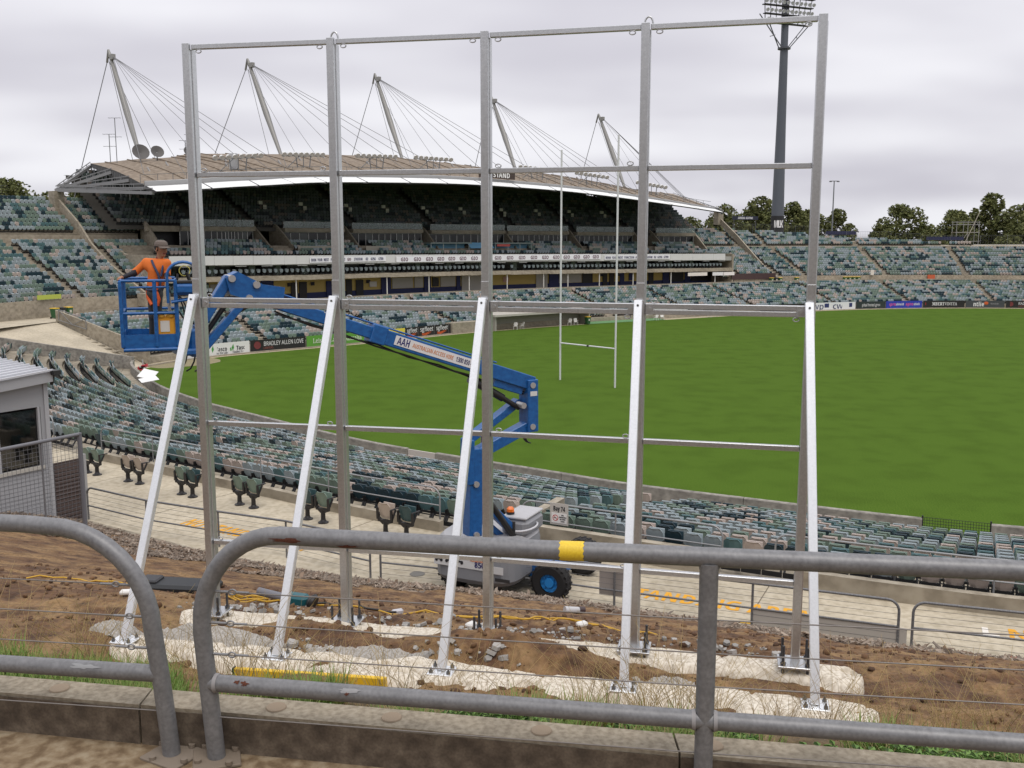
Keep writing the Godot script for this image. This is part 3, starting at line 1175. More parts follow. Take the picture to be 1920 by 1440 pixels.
func pan_shell(b: MB, fine: bool) -> void:
	# the seat pan, tipped up
	var outline := [Vector2(-0.19, 0.78), Vector2(-0.205, 0.55), Vector2(-0.17, 0.43), Vector2(-0.09, 0.385), Vector2(0.09, 0.385), Vector2(0.17, 0.43), Vector2(0.205, 0.55), Vector2(0.19, 0.78)]
	var front := []
	var back := []
	for q in outline:
		var z: float = 0.05 + (q.y - 0.4) * 0.16
		front.append(Vector3(q.x, q.y, z + 0.05 - 0.5 * q.x * q.x))
		back.append(Vector3(q.x, q.y, z - 0.005))
	b.face(front, Vector3(0, 0, 1))
	if fine:
		b.face(back, Vector3(0, 0, -1))
	for k in outline.size():
		if not fine and k not in [7, 0, 6]:
			continue
		var l := (k + 1) % outline.size()
		b.face([front[k], front[l], back[l], back[k]], (front[k] + front[l]) * 0.5 - Vector3(0, 0.58, 0.1))

func seat_frame(fine: bool) -> MB:
	var b := MB.new()
	if fine:
		b.box(Vector3(0, 0.36, -0.02), Vector3(0.44, 0.05, 0.06))
		for x in [-0.2, 0.2]:
			b.beam(Vector3(x, 0.36, -0.03), Vector3(x * 1.0, 0.16, -0.16), 0.04, 0.05, Vector3.RIGHT)
			b.box(Vector3(x, 0.44, 0.0), Vector3(0.02, 0.14, 0.16))
		b.box(Vector3(0, 0.15, -0.165), Vector3(0.46, 0.12, 0.02))
	else:
		b.box(Vector3(0, 0.22, -0.05), Vector3(0.34, 0.34, 0.06))
	return b

var order_words := ["1st", "2nd", "3rd", "4th", "5th", "6th", "7th", "8th", "9th", "10th", "11th", "12th", "13th", "14th", "15th", "16th", "17th", "18th", "19th", "20th", "21st", "22nd", "23rd", "24th", "25th", "26th", "27th", "28th", "29th", "30th", "31st", "32nd", "33rd", "34th", "35th", "36th", "37th", "38th", "39th", "40th"]

func place_seats() -> void:
	var plastics := []
	for t in tones:
		var m: StandardMaterial3D = M(t[0], t[1], t[2], 0.45).duplicate()
		plastics.append(m)
	var black := M(0.012, 0.012, 0.013, 0.6)
	# the nearest ones in the frame are seats of their own
	var cam := Vector3(0, EYE, 0)
	var shown := []
	for e in near_seats:
		var p: Vector3 = e[0].origin
		var px := 960.0 + 1840.0 * p.x / -p.z
		if px > 130.0 and px < 1925.0:
			shown.append([p.distance_to(cam), e])
	shown.sort_custom(func(a, c): return a[0] < c[0])
	var own := {}
	var proto := base("stadium_seat", "", "seat")
	put("backrest", back_shell(true).mesh(plastics[0]), proto)
	var pb := MB.new()
	pan_shell(pb, true)
	put("seat_pan", pb.mesh(plastics[0]), proto)
	put("support", seat_frame(true).mesh(black), proto)
	# which place along its row and bay a seat has, counted from the left
	var counts := {}
	var sorted_near := near_seats.duplicate()
	sorted_near.sort_custom(func(a, c): return a[2] > c[2])
	var place := {}
	for e in sorted_near:
		var bay := 0
		for a in near_aisles:
			if e[2] > a:
				bay += 1
		var key := "%d %d" % [bay, e[3]]
		counts[key] = counts.get(key, 0) + 1
		place[e] = [bay, counts[key]]
	var bays := {0: "far right bay", 1: "far right bay", 2: "bay right of Bay 74", 3: "bay behind boom lift", 4: "bay by the beige pair", 5: "bay beside hut", 6: "bay by ramp"}
	for k in mini(290, shown.size()):
		var e: Array = shown[k][1]
		own[e] = true
		var o: Node3D = proto
		if k > 0:
			o = proto.duplicate()
			o.name = numbered("stadium_seat")
			add_child(o, true)
		o.transform = e[0]
		for c in o.get_children():
			if c.name != "support":
				c.material_override = plastics[e[1]]
		var w: Array = place[e]
		tag(o, "%s seat, %s row below walkway, %s from left, %s" % [tone_words[e[1]], order_words[ROWS - 1 - e[3]], order_words[mini(w[1] - 1, 39)], bays[w[0]]], "seat", "seats below the near walkway")
	# the rest, alike and smaller in view
	var tinted := StandardMaterial3D.new()
	tinted.vertex_color_use_as_albedo = true
	tinted.roughness = 0.45
	var places := []
	var colors := []
	for e in near_seats:
		if not own.has(e):
			places.append(e[0])
			colors.append(tone(e[1], 1.0))
	var fm := ArrayMesh.new()
	var nb := back_shell(true)
	pan_shell(nb, true)
	nb.into(fm, tinted)
	seat_frame(true).into(fm, black)
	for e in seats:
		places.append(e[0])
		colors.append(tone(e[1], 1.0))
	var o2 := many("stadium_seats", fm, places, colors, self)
	tag(o2, "the many further rows of blue, green and beige seats round the bowl", "seats", "")

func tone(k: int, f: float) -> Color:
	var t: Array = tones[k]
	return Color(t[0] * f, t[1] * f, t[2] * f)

# ---------- the roofed stand ----------

const FRONT := [[27.0, 16.4], [30.5, 16.75], [40.0, 17.6], [51.0, 18.3], [62.0, 18.75], [72.0, 18.85], [84.5, 18.45], [99.0, 17.45], [118.0, 15.75]]
const RIDGE := [[30.2, 20.9], [38.0, 22.0], [48.0, 22.8], [54.5, 23.4], [63.0, 24.1], [75.2, 24.3], [86.2, 23.5], [102.0, 22.7], [120.2, 20.6], [125.8, 19.9]]

func along(t: Array, s: float) -> float:
	for i in t.size() - 1:
		if s <= t[i + 1][0]:
			var f := clampf((s - t[i][0]) / (t[i + 1][0] - t[i][0]), 0.0, 1.0)
			var m0: float = (t[i + 1][1] - t[maxi(i - 1, 0)][1]) / maxf(0.1, t[i + 1][0] - t[maxi(i - 1, 0)][0])
			var m1: float = (t[mini(i + 2, t.size() - 1)][1] - t[i][1]) / maxf(0.1, t[mini(i + 2, t.size() - 1)][0] - t[i][0])
			var h: float = t[i + 1][0] - t[i][0]
			var f2 := f * f
			var f3 := f2 * f
			return t[i][1] * (2 * f3 - 3 * f2 + 1) + m0 * h * (f3 - 2 * f2 + f) + t[i + 1][1] * (3 * f2 - 2 * f3) + m1 * h * (f3 - f2)
	return t[t.size() - 1][1]

func roof_at(u: float, f: float, drop := 0.0) -> Vector3:
	# u along the stand, f from the front edge (0) to the ridge (1)
	var sf := lerpf(27.0, 118.0, u)
	var sr := lerpf(30.2, 125.0, u)
	var g := f + 0.10 * sin(PI * f)
	var y := lerpf(along(FRONT, sf), along(RIDGE, sr), g) - drop
	return edge.v3(lerpf(sf, sr, f), lerpf(14.0, 41.0, f), y)

func panel_run(b: MB, s0: float, s1: float, o: float, y0: float, y1: float, th := 0.1) -> void:
	closed(b, edge, s0, s1, [Vector2(o, y0), Vector2(o, y1), Vector2(o + th, y1), Vector2(o + th, y0)], 1.5)

func grandstand() -> void:
	var g := base("grandstand", "large curved grandstand with brown cable stayed roof across the pitch", "grandstand")
	var pale := concrete()
	var grey := M(0.33, 0.33, 0.30, 0.8)
	var dark := M(0.02, 0.02, 0.022, 0.6)
	var glass := M(0.012, 0.015, 0.018, 0.12)
	var white := M(0.62, 0.62, 0.60, 0.5)
	var b := MB.new()
	# floors, in straight lengths that follow the slight fall of the levels
	var cut := []
	var s := 28.0
	while s < 121.0:
		cut.append(s)
		s += 6.2
	cut.append(121.0)
	var slab := MB.new()
	var fascia := MB.new()
	var soffit := MB.new()
	var deck := MB.new()
	var upper := MB.new()
	for i in cut.size() - 1:
		var l := lower((cut[i] + cut[i + 1]) / 2)
		var a: float = cut[i]
		var e: float = cut[i + 1]
		closed(slab, edge, a, e, [Vector2(15.3, 6.25 + l), Vector2(15.3, 6.8 + l), Vector2(21.0, 6.8 + l), Vector2(21.0, 6.25 + l)])
		closed(soffit, edge, a, e, [Vector2(15.5, 8.05 + l), Vector2(15.5, 8.7 + l), Vector2(28.0, 8.7 + l), Vector2(28.0, 8.05 + l)])
		stepped(deck, edge, a, e, 22.6, 8.9 + l, 0.9, 0.36, 5, 8.7 + l)
		ribbon(deck, edge, a, e, [Vector2(27.1, 10.34 + l), Vector2(30.5, 10.34 + l)])
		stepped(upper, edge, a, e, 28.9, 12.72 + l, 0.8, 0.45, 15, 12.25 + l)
	part("balcony_slab", slab, pale, g)
	part("upper_floor", soffit, grey, g)
	part("terrace_deck", deck, pale, g)
	part("upper_deck", upper, M(0.075, 0.07, 0.062, 0.9), g)  # deck concrete darkened, the shade under the roof put into its colour
	# white panels of the fascia
	s = 28.4
	while s < 119.5:
		var f := MB.new()
		var l := lower(s + 1.2)
		closed(f, edge, s + 0.015, s + 2.385, [Vector2(15.2, 8.15 + l), Vector2(15.2, 9.2 + l), Vector2(15.32, 9.2 + l), Vector2(15.32, 8.15 + l)])
		part("fascia_panel", f, white, g)
		s += 2.4
	# back walls and pillars of the balcony
	b = MB.new()
	panel_run(b, 29, 120.5, 20.8, 6.2, 8.3)
	part("balcony_glazing", b, glass, g)
	s = 34.5
	while s < 119:
		b = MB.new()
		b.box(edge.v3(s, 18.6, 7.45 + lower(s)), Vector3(0.75, 1.35, 0.5), MB.frame_of(Vector3.ZERO, Vector3.UP, edge.out3(s)))
		part("pillar", b, M(0.28, 0.34, 0.29, 0.7), g)
		s += 5.05
	for k in 28:
		var q := 30.0 + k * 3.3
		if k % 3 == 1:
			continue
		b = MB.new()
		b.box(edge.v3(q, 15.4, 8.0 + lower(q)), Vector3(1.4, 0.06, 0.12), MB.frame_of(Vector3.ZERO, Vector3.UP, edge.out3(q)))
		part("strip_light", b, M(0.7, 0.7, 0.68, 0.4), g)
	for q in [[29.0, 120.0, 16.1, 6.8], [29.0, 120.0, 15.95, 8.75]]:
		pass
	# balcony row: narrow grey seats; rows in front of the boxes
	var keep := rnd.state
	var bal := []
	place_row(edge, 30.0, 119.5, 16.0, 6.8, 0.78, [77.5, 78.6, 79.6], bal, 0.3)
	for e in bal:
		e[0].origin.y += lower(e[2])
		e[1] = 0
		seats.append(e)
	var boxes := [[35.5, 49.0], [53.1, 59.9], [60.9, 71.6], [72.8, 83.6], [84.0, 96.2], [98.0, 110.1], [115.6, 122.5]]
	var gaps := [[49.0, 52.8], [60.0, 62.5], [71.0, 86.0], [96.0, 98.5], [110.2, 113.5], [122.3, 125.0]]
	for i in 5:
		var row := []
		place_row(edge, 30.5, 121.5, 23.1 + 0.9 * i, 8.9 + 0.36 * i, 0.5, [], row)
		for e in row:
			var hidden := false
			for q in gaps:
				if i > 0 and e[2] > q[0] and e[2] < q[1]:
					hidden = true
			if i > 1 and e[2] < 37.0:
				hidden = true
			if not hidden:
				e[0].origin.y += lower(e[2])
				seats.append(e)
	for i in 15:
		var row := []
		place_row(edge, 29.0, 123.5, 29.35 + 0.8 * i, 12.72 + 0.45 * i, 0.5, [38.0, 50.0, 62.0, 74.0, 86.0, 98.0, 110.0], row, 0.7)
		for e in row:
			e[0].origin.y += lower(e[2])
			e[1] += 5  # darker copies of the seat colours stand in for the roof's shade
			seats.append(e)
	# glazed boxes
	for q in boxes:
		var l := lower((q[0] + q[1]) / 2)
		var blue: bool = q[0] > 68.0 and q[0] < 70.0
		b = MB.new()
		closed(b, edge, q[0], q[1], [Vector2(27.6, 12.2 + l), Vector2(27.6, 12.72 + l), Vector2(28.9, 12.72 + l), Vector2(28.9, 12.2 + l)])
		part("box_lintel", b, pale, g)
		b = MB.new()
		panel_run(b, q[0], q[1], 30.2, 10.2 + l, 12.6 + l)
		part("box_wall", b, dark, g)
		var n := int((q[1] - q[0]) / 0.95)
		for k in n:
			var a := lerpf(q[0], q[1], float(k) / n)
			var e := lerpf(q[0], q[1], float(k + 1) / n)
			b = MB.new()
			b.slab([edge.v3(a + 0.05, 28.3, 10.45 + l), edge.v3(e - 0.05, 28.3, 10.45 + l), edge.v3(e - 0.05, 28.3, 12.19 + l), edge.v3(a + 0.05, 28.3, 12.19 + l)], edge.out3(a) * 0.03)
			part("pane", b, M(0.09, 0.28, 0.45, 0.3) if blue and k % 4 == 0 else (M(0.05, 0.06, 0.06, 0.12) if k % 5 == 2 else glass), g)
		b = MB.new()
		for k in n + 1:
			var a := lerpf(q[0], q[1], float(k) / n)
			b.box(edge.v3(a, 28.28, 11.28 + l), Vector3(0.08, 1.86, 0.09), MB.frame_of(Vector3.ZERO, Vector3.UP, edge.out3(a)))
		panel_run(b, q[0], q[1], 28.22, 12.12 + l, 12.195 + l, 0.08)
		part("window_frame", b, M(0.55, 0.55, 0.53, 0.4), g)
		# glass balustrade of the deck above
		b = MB.new()
		panel_run(b, q[0], q[1], 27.9, 12.75 + l, 13.6 + l, 0.02)
		var pg := StandardMaterial3D.new()
		pg.albedo_color = Color(0.55, 0.65, 0.62, 0.22)
		pg.transparency = BaseMaterial3D.TRANSPARENCY_ALPHA
		pg.roughness = 0.1
		part("balustrade", b, pg, g)
		b = MB.new()
		var m := int((q[1] - q[0]) / 2.0)
		for k in m + 1:
			var a := lerpf(q[0], q[1], float(k) / m)
			b.beam(edge.v3(a, 27.9, 12.72 + l), edge.v3(a, 27.9, 13.62 + l), 0.05, 0.05)
		panel_run(b, q[0], q[1], 27.87, 13.6 + l, 13.65 + l, 0.06)
		part("balustrade_rail", b, M(0.2, 0.21, 0.2, 0.5), g)
	# pale walls of the stair openings between boxes, seen edge on
	for q in [31.4, 49.4, 52.7, 60.4, 72.2, 83.8, 97.0, 110.5, 115.2, 122.7]:
		var l := lower(q)
		b = MB.new()
		b.slab([edge.v3(q, 24.8, 9.9 + l), edge.v3(q, 30.5, 9.9 + l), edge.v3(q, 30.5, 13.9 + l), edge.v3(q, 28.6, 12.9 + l)], (edge.v3(q + 0.5, 20, 0) - edge.v3(q - 0.5, 20, 0)).normalized() * 0.25)
		part("stair_wall", b, pale, g)
	for q in [[53.0, 58.0], [61.0, 64.5], [98.3, 101.0], [112.4, 114.8], [87.0, 88.2]]:
		var l := lower(q[0])
		b = MB.new()
		panel_run(b, q[0], q[1], 24.6, 9.3 + l, 10.3 + l, 0.15)
		part("low_wall", b, M(0.42, 0.39, 0.32, 0.8), g)
	# two blue commentary cabins in front of the fourth box
	for q in [[70.8, 76.4], [80.2, 86.0]]:
		var l := lower(q[0])
		b = MB.new()
		panel_run(b, q[0], q[1], 25.4, 8.9 + l, 10.65 + l, 0.05)
		part("cabin_wall", b, M(0.10, 0.27, 0.40, 0.5), g)
		b = MB.new()
		closed(b, edge, q[0] - 0.2, q[1] + 0.3, [Vector2(24.0, 10.65 + l), Vector2(24.0, 10.85 + l), Vector2(27.0, 10.85 + l), Vector2(27.0, 10.65 + l)])
		part("cabin_roof", b, M(0.22, 0.27, 0.25, 0.6), g)
		b = MB.new()
		for k in 4:
			var a := lerpf(q[0], q[1], k / 3.0)
			b.beam(edge.v3(a, 24.2, 8.9 + l), edge.v3(a, 24.2, 10.65 + l), 0.1, 0.1)
		panel_run(b, q[0], q[1], 24.15, 8.9 + l, 9.15 + l)
		part("cabin_frame", b, M(0.4, 0.46, 0.44, 0.5), g)
	var l0 := lower(77.0)
	b = MB.new()
	b.slab([edge.v3(76.6, 24.1, 10.0 + l0), edge.v3(80.0, 24.1, 10.0 + l0), edge.v3(80.0, 25.2, 10.8 + l0), edge.v3(76.6, 25.2, 10.8 + l0)], Vector3.UP * 0.04)
	part("blue_awning", b, M(0.22, 0.50, 0.75, 0.6), g)
	for k in 2:
		b = MB.new()
		panel_run(b, 80.4, 82.4, 24.1, 8.95 + l0 + 1.3 * k, 9.3 + l0 + 1.3 * k, 0.04)
		part("red_panel", b, M(0.6, 0.10, 0.08, 0.5), g)
	# signs hung on the fascia
	fascia_sign(g, 47.6, 58.3, "BOOK YOUR NEXT FUNCTION AT GIO STADIUM 02 6256 6700")
	fascia_sign(g, 93.8, 107.3, "BOOK YOUR NEXT FUNCTION AT GIO STADIUM 02 6256 6700")
	var lb := lower(76.0)
	b = MB.new()
	panel_run(b, 59.7, 93.0, 15.08, 8.3 + lb, 9.05 + lb, 0.05)
	var band := part("sign_band", b, M(0.78, 0.78, 0.80, 0.5), g)
	for k in 18:
		var q := lerpf(60.8, 92.0, k / 17.0)
		words("GIO", 0.5, edge.v3(q, 15.06, 8.67 + lb), edge.v3(q + 0.5, 15, 0) - edge.v3(q - 0.5, 15, 0), M(0.10, 0.02, 0.05), band, 1.15)
	concourse(g, white, dark, glass)
	stand_roof(g)

func fascia_sign(g: Node3D, s0: float, s1: float, text: String) -> void:
	var b := MB.new()
	var l := lower((s0 + s1) / 2)
	var m := (s0 + s1) / 2
	panel_run(b, s0, s1, 15.08, 8.35 + l, 9.0 + l, 0.05)
	var p := part("fascia_sign", b, M(0.78, 0.78, 0.80, 0.5), g)
	# the line is set in short lengths that follow the curve
	var bits := text.split(" ")
	var total := text.length() + 0.0
	var at := 0.0
	for w in bits:
		var q := lerpf(s0 + 0.25, s1 - 0.25, (at + w.length() * 0.5) / total)
		var wide := (s1 - s0 - 0.5) * w.length() / total * 0.97
		words(w, 0.36, edge.v3(q, 15.06, 8.67 + l), edge.v3(q + 0.5, 15, 0) - edge.v3(q - 0.5, 15, 0), M(0.10, 0.02, 0.05) if w == "GIO" else M(0.03, 0.03, 0.10), p, wide)
		at += w.length() + 1

func concourse(g: Node3D, white: Material, dark: Material, glass: Material) -> void:
	var yellow := M(0.52, 0.40, 0.13, 0.7)
	var blue := M(0.012, 0.02, 0.10, 0.6)
	var shutter := M(0.42, 0.41, 0.38, 0.6)
	var b := MB.new()
	panel_run(b, 29, 121.5, 20.6, WALK, 6.25)
	part("concourse_wall", b, yellow, g)
	b = MB.new()
	panel_run(b, 29, 121.5, 20.55, WALK, WALK + 0.8, 0.04)
	part("blue_dado", b, blue, g)
	# [from, to, foot, head, material]
	var bits := [[33.0, 35.1, 0.0, 2.5, blue], [35.3, 37.4, 0.8, 2.3, shutter], [37.6, 42.5, 0.8, 2.3, shutter], [30.0, 33.0, 0.0, 2.3, shutter], [42.6, 45.6, 0.0, 2.6, blue],
		[48.9, 49.9, 0.0, 2.2, dark], [50.2, 51.3, 0.0, 2.2, dark], [53.9, 54.9, 0.0, 2.2, blue], [56.3, 57.0, 0.0, 2.3, dark], [57.5, 58.4, 0.0, 2.2, dark], [59.2, 60.1, 1.2, 1.9, white], [60.7, 62.0, 0.0, 2.6, blue], [62.2, 65.3, 0.85, 2.3, shutter], [65.6, 67.0, 0.85, 2.3, shutter],
		[67.2, 68.3, 0.0, 2.6, blue], [68.6, 69.6, 0.9, 2.2, dark], [69.9, 72.2, 0.85, 2.3, shutter], [72.4, 73.0, 0.0, 2.6, blue], [73.2, 77.7, 0.0, 2.3, shutter], [79.4, 80.2, 1.2, 2.0, M(0.5, 0.3, 0.25, 0.6)], [84.6, 86.6, 0.0, 2.6, shutter], [86.9, 88.7, 0.0, 2.6, blue], [88.8, 93.3, 0.85, 2.3, shutter], [93.5, 95.7, 0.7, 2.3, dark],
		[97.9, 98.8, 0.0, 2.2, dark], [99.3, 100.3, 0.0, 2.2, dark], [101.5, 102.4, 0.0, 2.2, blue], [103.4, 104.2, 0.9, 2.1, blue], [105.2, 106.2, 0.0, 2.2, dark], [107.5, 108.5, 0.0, 2.2, dark], [110.5, 112.0, 0.0, 2.6, blue], [112.2, 115.5, 0.5, 2.2, dark], [115.8, 117.0, 0.0, 2.6, blue], [117.2, 121.0, 0.5, 2.4, dark]]
	for q in bits:
		b = MB.new()
		panel_run(b, q[0], q[1], 20.42, WALK + q[2], WALK + q[3], 0.1)
		part("door" if q[2] == 0.0 and q[1] - q[0] < 1.3 else ("shutter" if q[4] == shutter else "wall_panel"), b, q[4], g)
	for q in [49.0 - 0.7, 51.9, 58.8, 97.4, 100.9]:
		b = MB.new()
		panel_run(b, q, q + 0.5, 20.45, WALK + 1.7, WALK + 2.15, 0.03)
		part("door_sign", b, M(0.02, 0.02, 0.03), g)
	# posts that carry the balcony
	for q in [33.8, 38.8, 45.4, 52.0, 58.7, 64.7, 71.3, 77.2, 82.9, 87.1, 93.2, 100.2, 108.1, 118.0]:
		b = MB.new()
		b.tube([edge.v3(q, 15.6, WALK), edge.v3(q, 15.6, 6.3 + lower(q))], 0.075, 8)
		part("post", b, M(0.6, 0.6, 0.57, 0.5), g)
	# shop signs under the slab at the right end
	for q in [[111.5, 116.0, M(0.70, 0.66, 0.60), "FOOD"], [117.2, 119.3, M(0.7, 0.7, 0.7), ""], [119.4, 121.4, M(0.75, 0.72, 0.70), "Bar"]]:
		b = MB.new()
		panel_run(b, q[0], q[1], 15.25, 5.55 + lower(q[0]), 6.1 + lower(q[0]), 0.08)
		part("hanging_sign", b, q[2], g)
	# end walls
	for q in [28.0, 121.0]:
		var l := lower(q)
		b = MB.new()
		var t := (edge.v3(q + 0.5, 20, 0) - edge.v3(q - 0.5, 20, 0)).normalized() * (0.3 if q > 100 else -0.3)
		b.slab([edge.v3(q, 15.3, WALK), edge.v3(q, 28.4, WALK), edge.v3(q, 28.4, 10.6 + l), edge.v3(q, 24.0, 9.3 + l), edge.v3(q, 15.3, 9.2 + l)], t)
		part("end_wall", b, concrete(), g)
	# stair recess at the left end
	b = MB.new()
	closed(b, edge, 31.6, 35.4, [Vector2(29.8, 10.3), Vector2(29.8, 12.6), Vector2(30.0, 12.6), Vector2(30.0, 10.3)])
	part("recess", b, dark, g)
	b = MB.new()
	closed(b, edge, 31.2, 35.4, [Vector2(28.0, 12.2), Vector2(28.0, 12.9), Vector2(28.8, 12.9), Vector2(28.8, 12.2)])
	part("recess_lintel", b, concrete(), g)

func stand_roof(g: Node3D) -> void:
	var brown := T("roof sheeting", noise(0.02, FastNoiseLite.TYPE_SIMPLEX_SMOOTH, 6, 61), [[0.15, lin(0.135, 0.10, 0.07)], [0.5, lin(0.20, 0.155, 0.11)], [0.85, lin(0.28, 0.23, 0.175)]], 9.0, 0.85)
	var steel := M(0.16, 0.165, 0.17, 0.5, 0.3)
	var b := MB.new()
	var n := 62
	var m := 12
	for i in n:
		for j in m:
			var f0 := lerpf(0.115, 1.0, float(j) / m)
			var f1 := lerpf(0.115, 1.0, float(j + 1) / m)
			b.face([roof_at(float(i) / n, f0), roof_at(float(i + 1) / n, f0), roof_at(float(i + 1) / n, f1), roof_at(float(i) / n, f1)], Vector3.UP)
	part("roof", b, brown, g)
	# standing seams, sub-parts of nothing: ribs that run up the slope
	b = MB.new()
	for i in 31:
		var u := (i + 0.5) / 31.0
		for j in 6:
			b.beam(roof_at(u, lerpf(0.115, 1.0, j / 6.0), -0.06), roof_at(u, lerpf(0.115, 1.0, (j + 1) / 6.0), -0.06), 0.12, 0.12)
	part("roof_rib", b, brown, g)
	b = MB.new()
	for i in n:
		for j in m:
			var f0 := lerpf(0.0, 1.0, float(j) / m)
			var f1 := lerpf(0.0, 1.0, float(j + 1) / m)
			var d0 := 0.25 + 0.6 * sin(PI * f0) + 0.2 * f0
			var d1 := 0.25 + 0.6 * sin(PI * f1) + 0.2 * f1
			b.face([roof_at(float(i) / n, f0, d0), roof_at(float(i + 1) / n, f0, d0), roof_at(float(i + 1) / n, f1, d1), roof_at(float(i) / n, f1, d1)], Vector3.DOWN)
	for q in [0.0, 1.0]:
		for j in m:
			var f0 := lerpf(0.0, 1.0, float(j) / m)
			var f1 := lerpf(0.0, 1.0, float(j + 1) / m)
			b.face([roof_at(q, f0), roof_at(q, f1), roof_at(q, f1, 0.25 + 0.6 * sin(PI * f1) + 0.2 * f1), roof_at(q, f0, 0.25 + 0.6 * sin(PI * f0) + 0.2 * f0)])
	for i in n:
		b.face([roof_at(float(i) / n, 1.0), roof_at(float(i + 1) / n, 1.0), roof_at(float(i + 1) / n, 1.0, 0.45), roof_at(float(i) / n, 1.0, 0.45)])
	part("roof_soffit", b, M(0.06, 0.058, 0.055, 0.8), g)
	# pale translucent sheets along the front
	var sheets := M(0.80, 0.81, 0.80, 0.4)
	for k in 16:
		b = MB.new()
		for i in 4:
			var u0 := (k + 0.02 + 0.96 * i / 4.0) / 16.0
			var u1 := (k + 0.02 + 0.96 * (i + 1) / 4.0) / 16.0
			b.slab([roof_at(u0, 0.0, 0.1), roof_at(u1, 0.0, 0.1), roof_at(u1, 0.105, 0.1), roof_at(u0, 0.105, 0.1)], Vector3.UP * 0.06)
		part("roof_sheet", b, sheets, g)
	# grey gutter between them and the brown roof
	b = MB.new()
	for i in n:
		var u0 := float(i) / n
		var u1 := float(i + 1) / n
		var h0 := 0.45 - 0.25 * u0
		var a := roof_at(u0, 0.11)
		var e := roof_at(u1, 0.11)
		var a2 := roof_at(u0, 0.12)
		b.slab([a - Vector3.UP * 0.3, e - Vector3.UP * 0.3, e + Vector3.UP * h0, a + Vector3.UP * h0], (a2 - a))
	part("gutter", b, M(0.30, 0.30, 0.30, 0.5), g)
	# handrail near the front of the roof
	b = MB.new()
	for i in 62:
		var u := float(i) / 62
		b.beam(roof_at(u, 0.17), roof_at(u, 0.17, -0.9), 0.05, 0.05)
		b.beam(roof_at(u, 0.17, -0.9), roof_at(float(i + 1) / 62, 0.17, -0.9), 0.05, 0.05)
	part("roof_rail", b, steel, g)
	# back wall with a band of glass under the roof
	b = MB.new()
	for i in n:
		var u0 := float(i) / n
		var u1 := float(i + 1) / n
		var a := roof_at(u0, 0.985, 0.0)
		var e := roof_at(u1, 0.985, 0.0)
		var a0 := a
		var e0 := e
		a0.y = 0.0
		e0.y = 0.0
		var cut := 0.9 if u0 < 0.6 else 2.6
		b.face([a0, e0, e - Vector3.UP * cut, a - Vector3.UP * cut])
	part("back_wall", b, M(0.10, 0.095, 0.085, 0.9), g)
	b = MB.new()
	for i in 124:
		var q := roof_at(i / 124.0, 0.985, 0.4)
		b.beam(q, q - Vector3.UP * 2.4, 0.12, 0.12)
	part("back_mullion", b, M(0.05, 0.05, 0.05, 0.6), g)
	# rafters under the roof, fanned trusses at both ends meeting at a pier
	var anchors := [edge.v3(26.5, 36.0, 17.1), edge.v3(128.7, 35.0, 16.6)]
	for k in 2:
		var u: float = [0.0, 1.0][k]
		for j in 5:
			var f: float = [0.02, 0.12, 0.32, 0.60, 1.0][j]
			b = MB.new()
			var q := roof_at(u, f, 0.35)
			b.beam(anchors[k], q, 0.34, 0.34)
			var hi: Vector3 = anchors[k] + Vector3.UP * 0.5
			for i in 8:
				var c: Vector3 = (anchors[k] as Vector3).lerp(q, (i + 1.0) / 9.0)
				b.beam(c, c + Vector3.UP * 0.55, 0.06, 0.06)
			b.beam(hi, q + Vector3.UP * 0.5, 0.09, 0.09)
			part("end_truss", b, M(0.25, 0.25, 0.25, 0.5, 0.3), g)
		b = MB.new()
		b.box(anchors[k] - Vector3.UP * 1.35, Vector3(1.3, 2.5, 1.3), MB.frame_of(Vector3.ZERO, Vector3.UP, edge.out3(24.0 if k == 0 else 123.0)))
		part("pier", b, concrete(), g)
	b = MB.new()
	for i in 24:
		var q := roof_at(0.0, lerpf(0.3, 0.95, i / 23.0), 0.2)
		b.beam(q, q - Vector3.UP * (1.5 + 1.2 * sin(i * 2.3)), 0.07, 0.07)
	part("hanger", b, steel, g)
	# masts
	var bases := [[36.5, 21.9, 36.8], [58.5, 23.9, 38.4], [75.2, 24.3, 38.6], [94.0, 23.3, 36.7], [118.5, 21.1, 35.2]]
	for q in bases:
		var s: float = q[0]
		var foot := edge.v3(s, 40.6, q[1] - 0.8)
		var tip := edge.v3(s - 0.2, 49.0, q[2])
		b = MB.new()
		var mid := foot.lerp(tip, 0.45)
		b.tube([foot, foot.lerp(tip, 0.2), mid], 0.2, 8, 0.46)
		b.tube([mid, foot.lerp(tip, 0.75), foot.lerp(tip, 0.93)], 0.46, 8, 0.24)
		b.tube([foot.lerp(tip, 0.93), tip], 0.30, 8, 0.14)
		var head := foot.lerp(tip, 0.93)
		var inn := -edge.out3(s)
		b.box(head + inn * 0.6, Vector3(0.5, 0.7, 0.9), MB.frame_of(Vector3.ZERO, Vector3.UP, edge.out3(s)))
		b.tube([tip, tip - Vector3.UP * 1.6 + edge.out3(s) * 0.7], 0.16, 6)
		var ma := part("mast", b, M(0.27, 0.265, 0.25, 0.5, 0.2), g)
		var cb := MB.new()
		for a in [[-16.0, 19.0], [-9.5, 17.5], [-4.0, 18.0], [2.0, 18.5], [8.0, 18.0], [14.0, 18.5], [19.0, 19.0]]:
			var so: float = clampf(s + a[0] * 0.62 + 4.0, 29.0, 121.0)
			var u := clampf((so - 29.0) / 94.0, 0.0, 1.0)
			cb.tube([head + inn * 0.9, roof_at(u, (a[1] - 14.0) / 18.5 + 0.1, 0.0)], 0.035, 4)
		for k in 2:
			cb.tube([tip - Vector3.UP * 1.5, edge.v3(s - 2.0 + 3.0 * k, 38.5, along(RIDGE, s) - 0.8)], 0.04, 4)
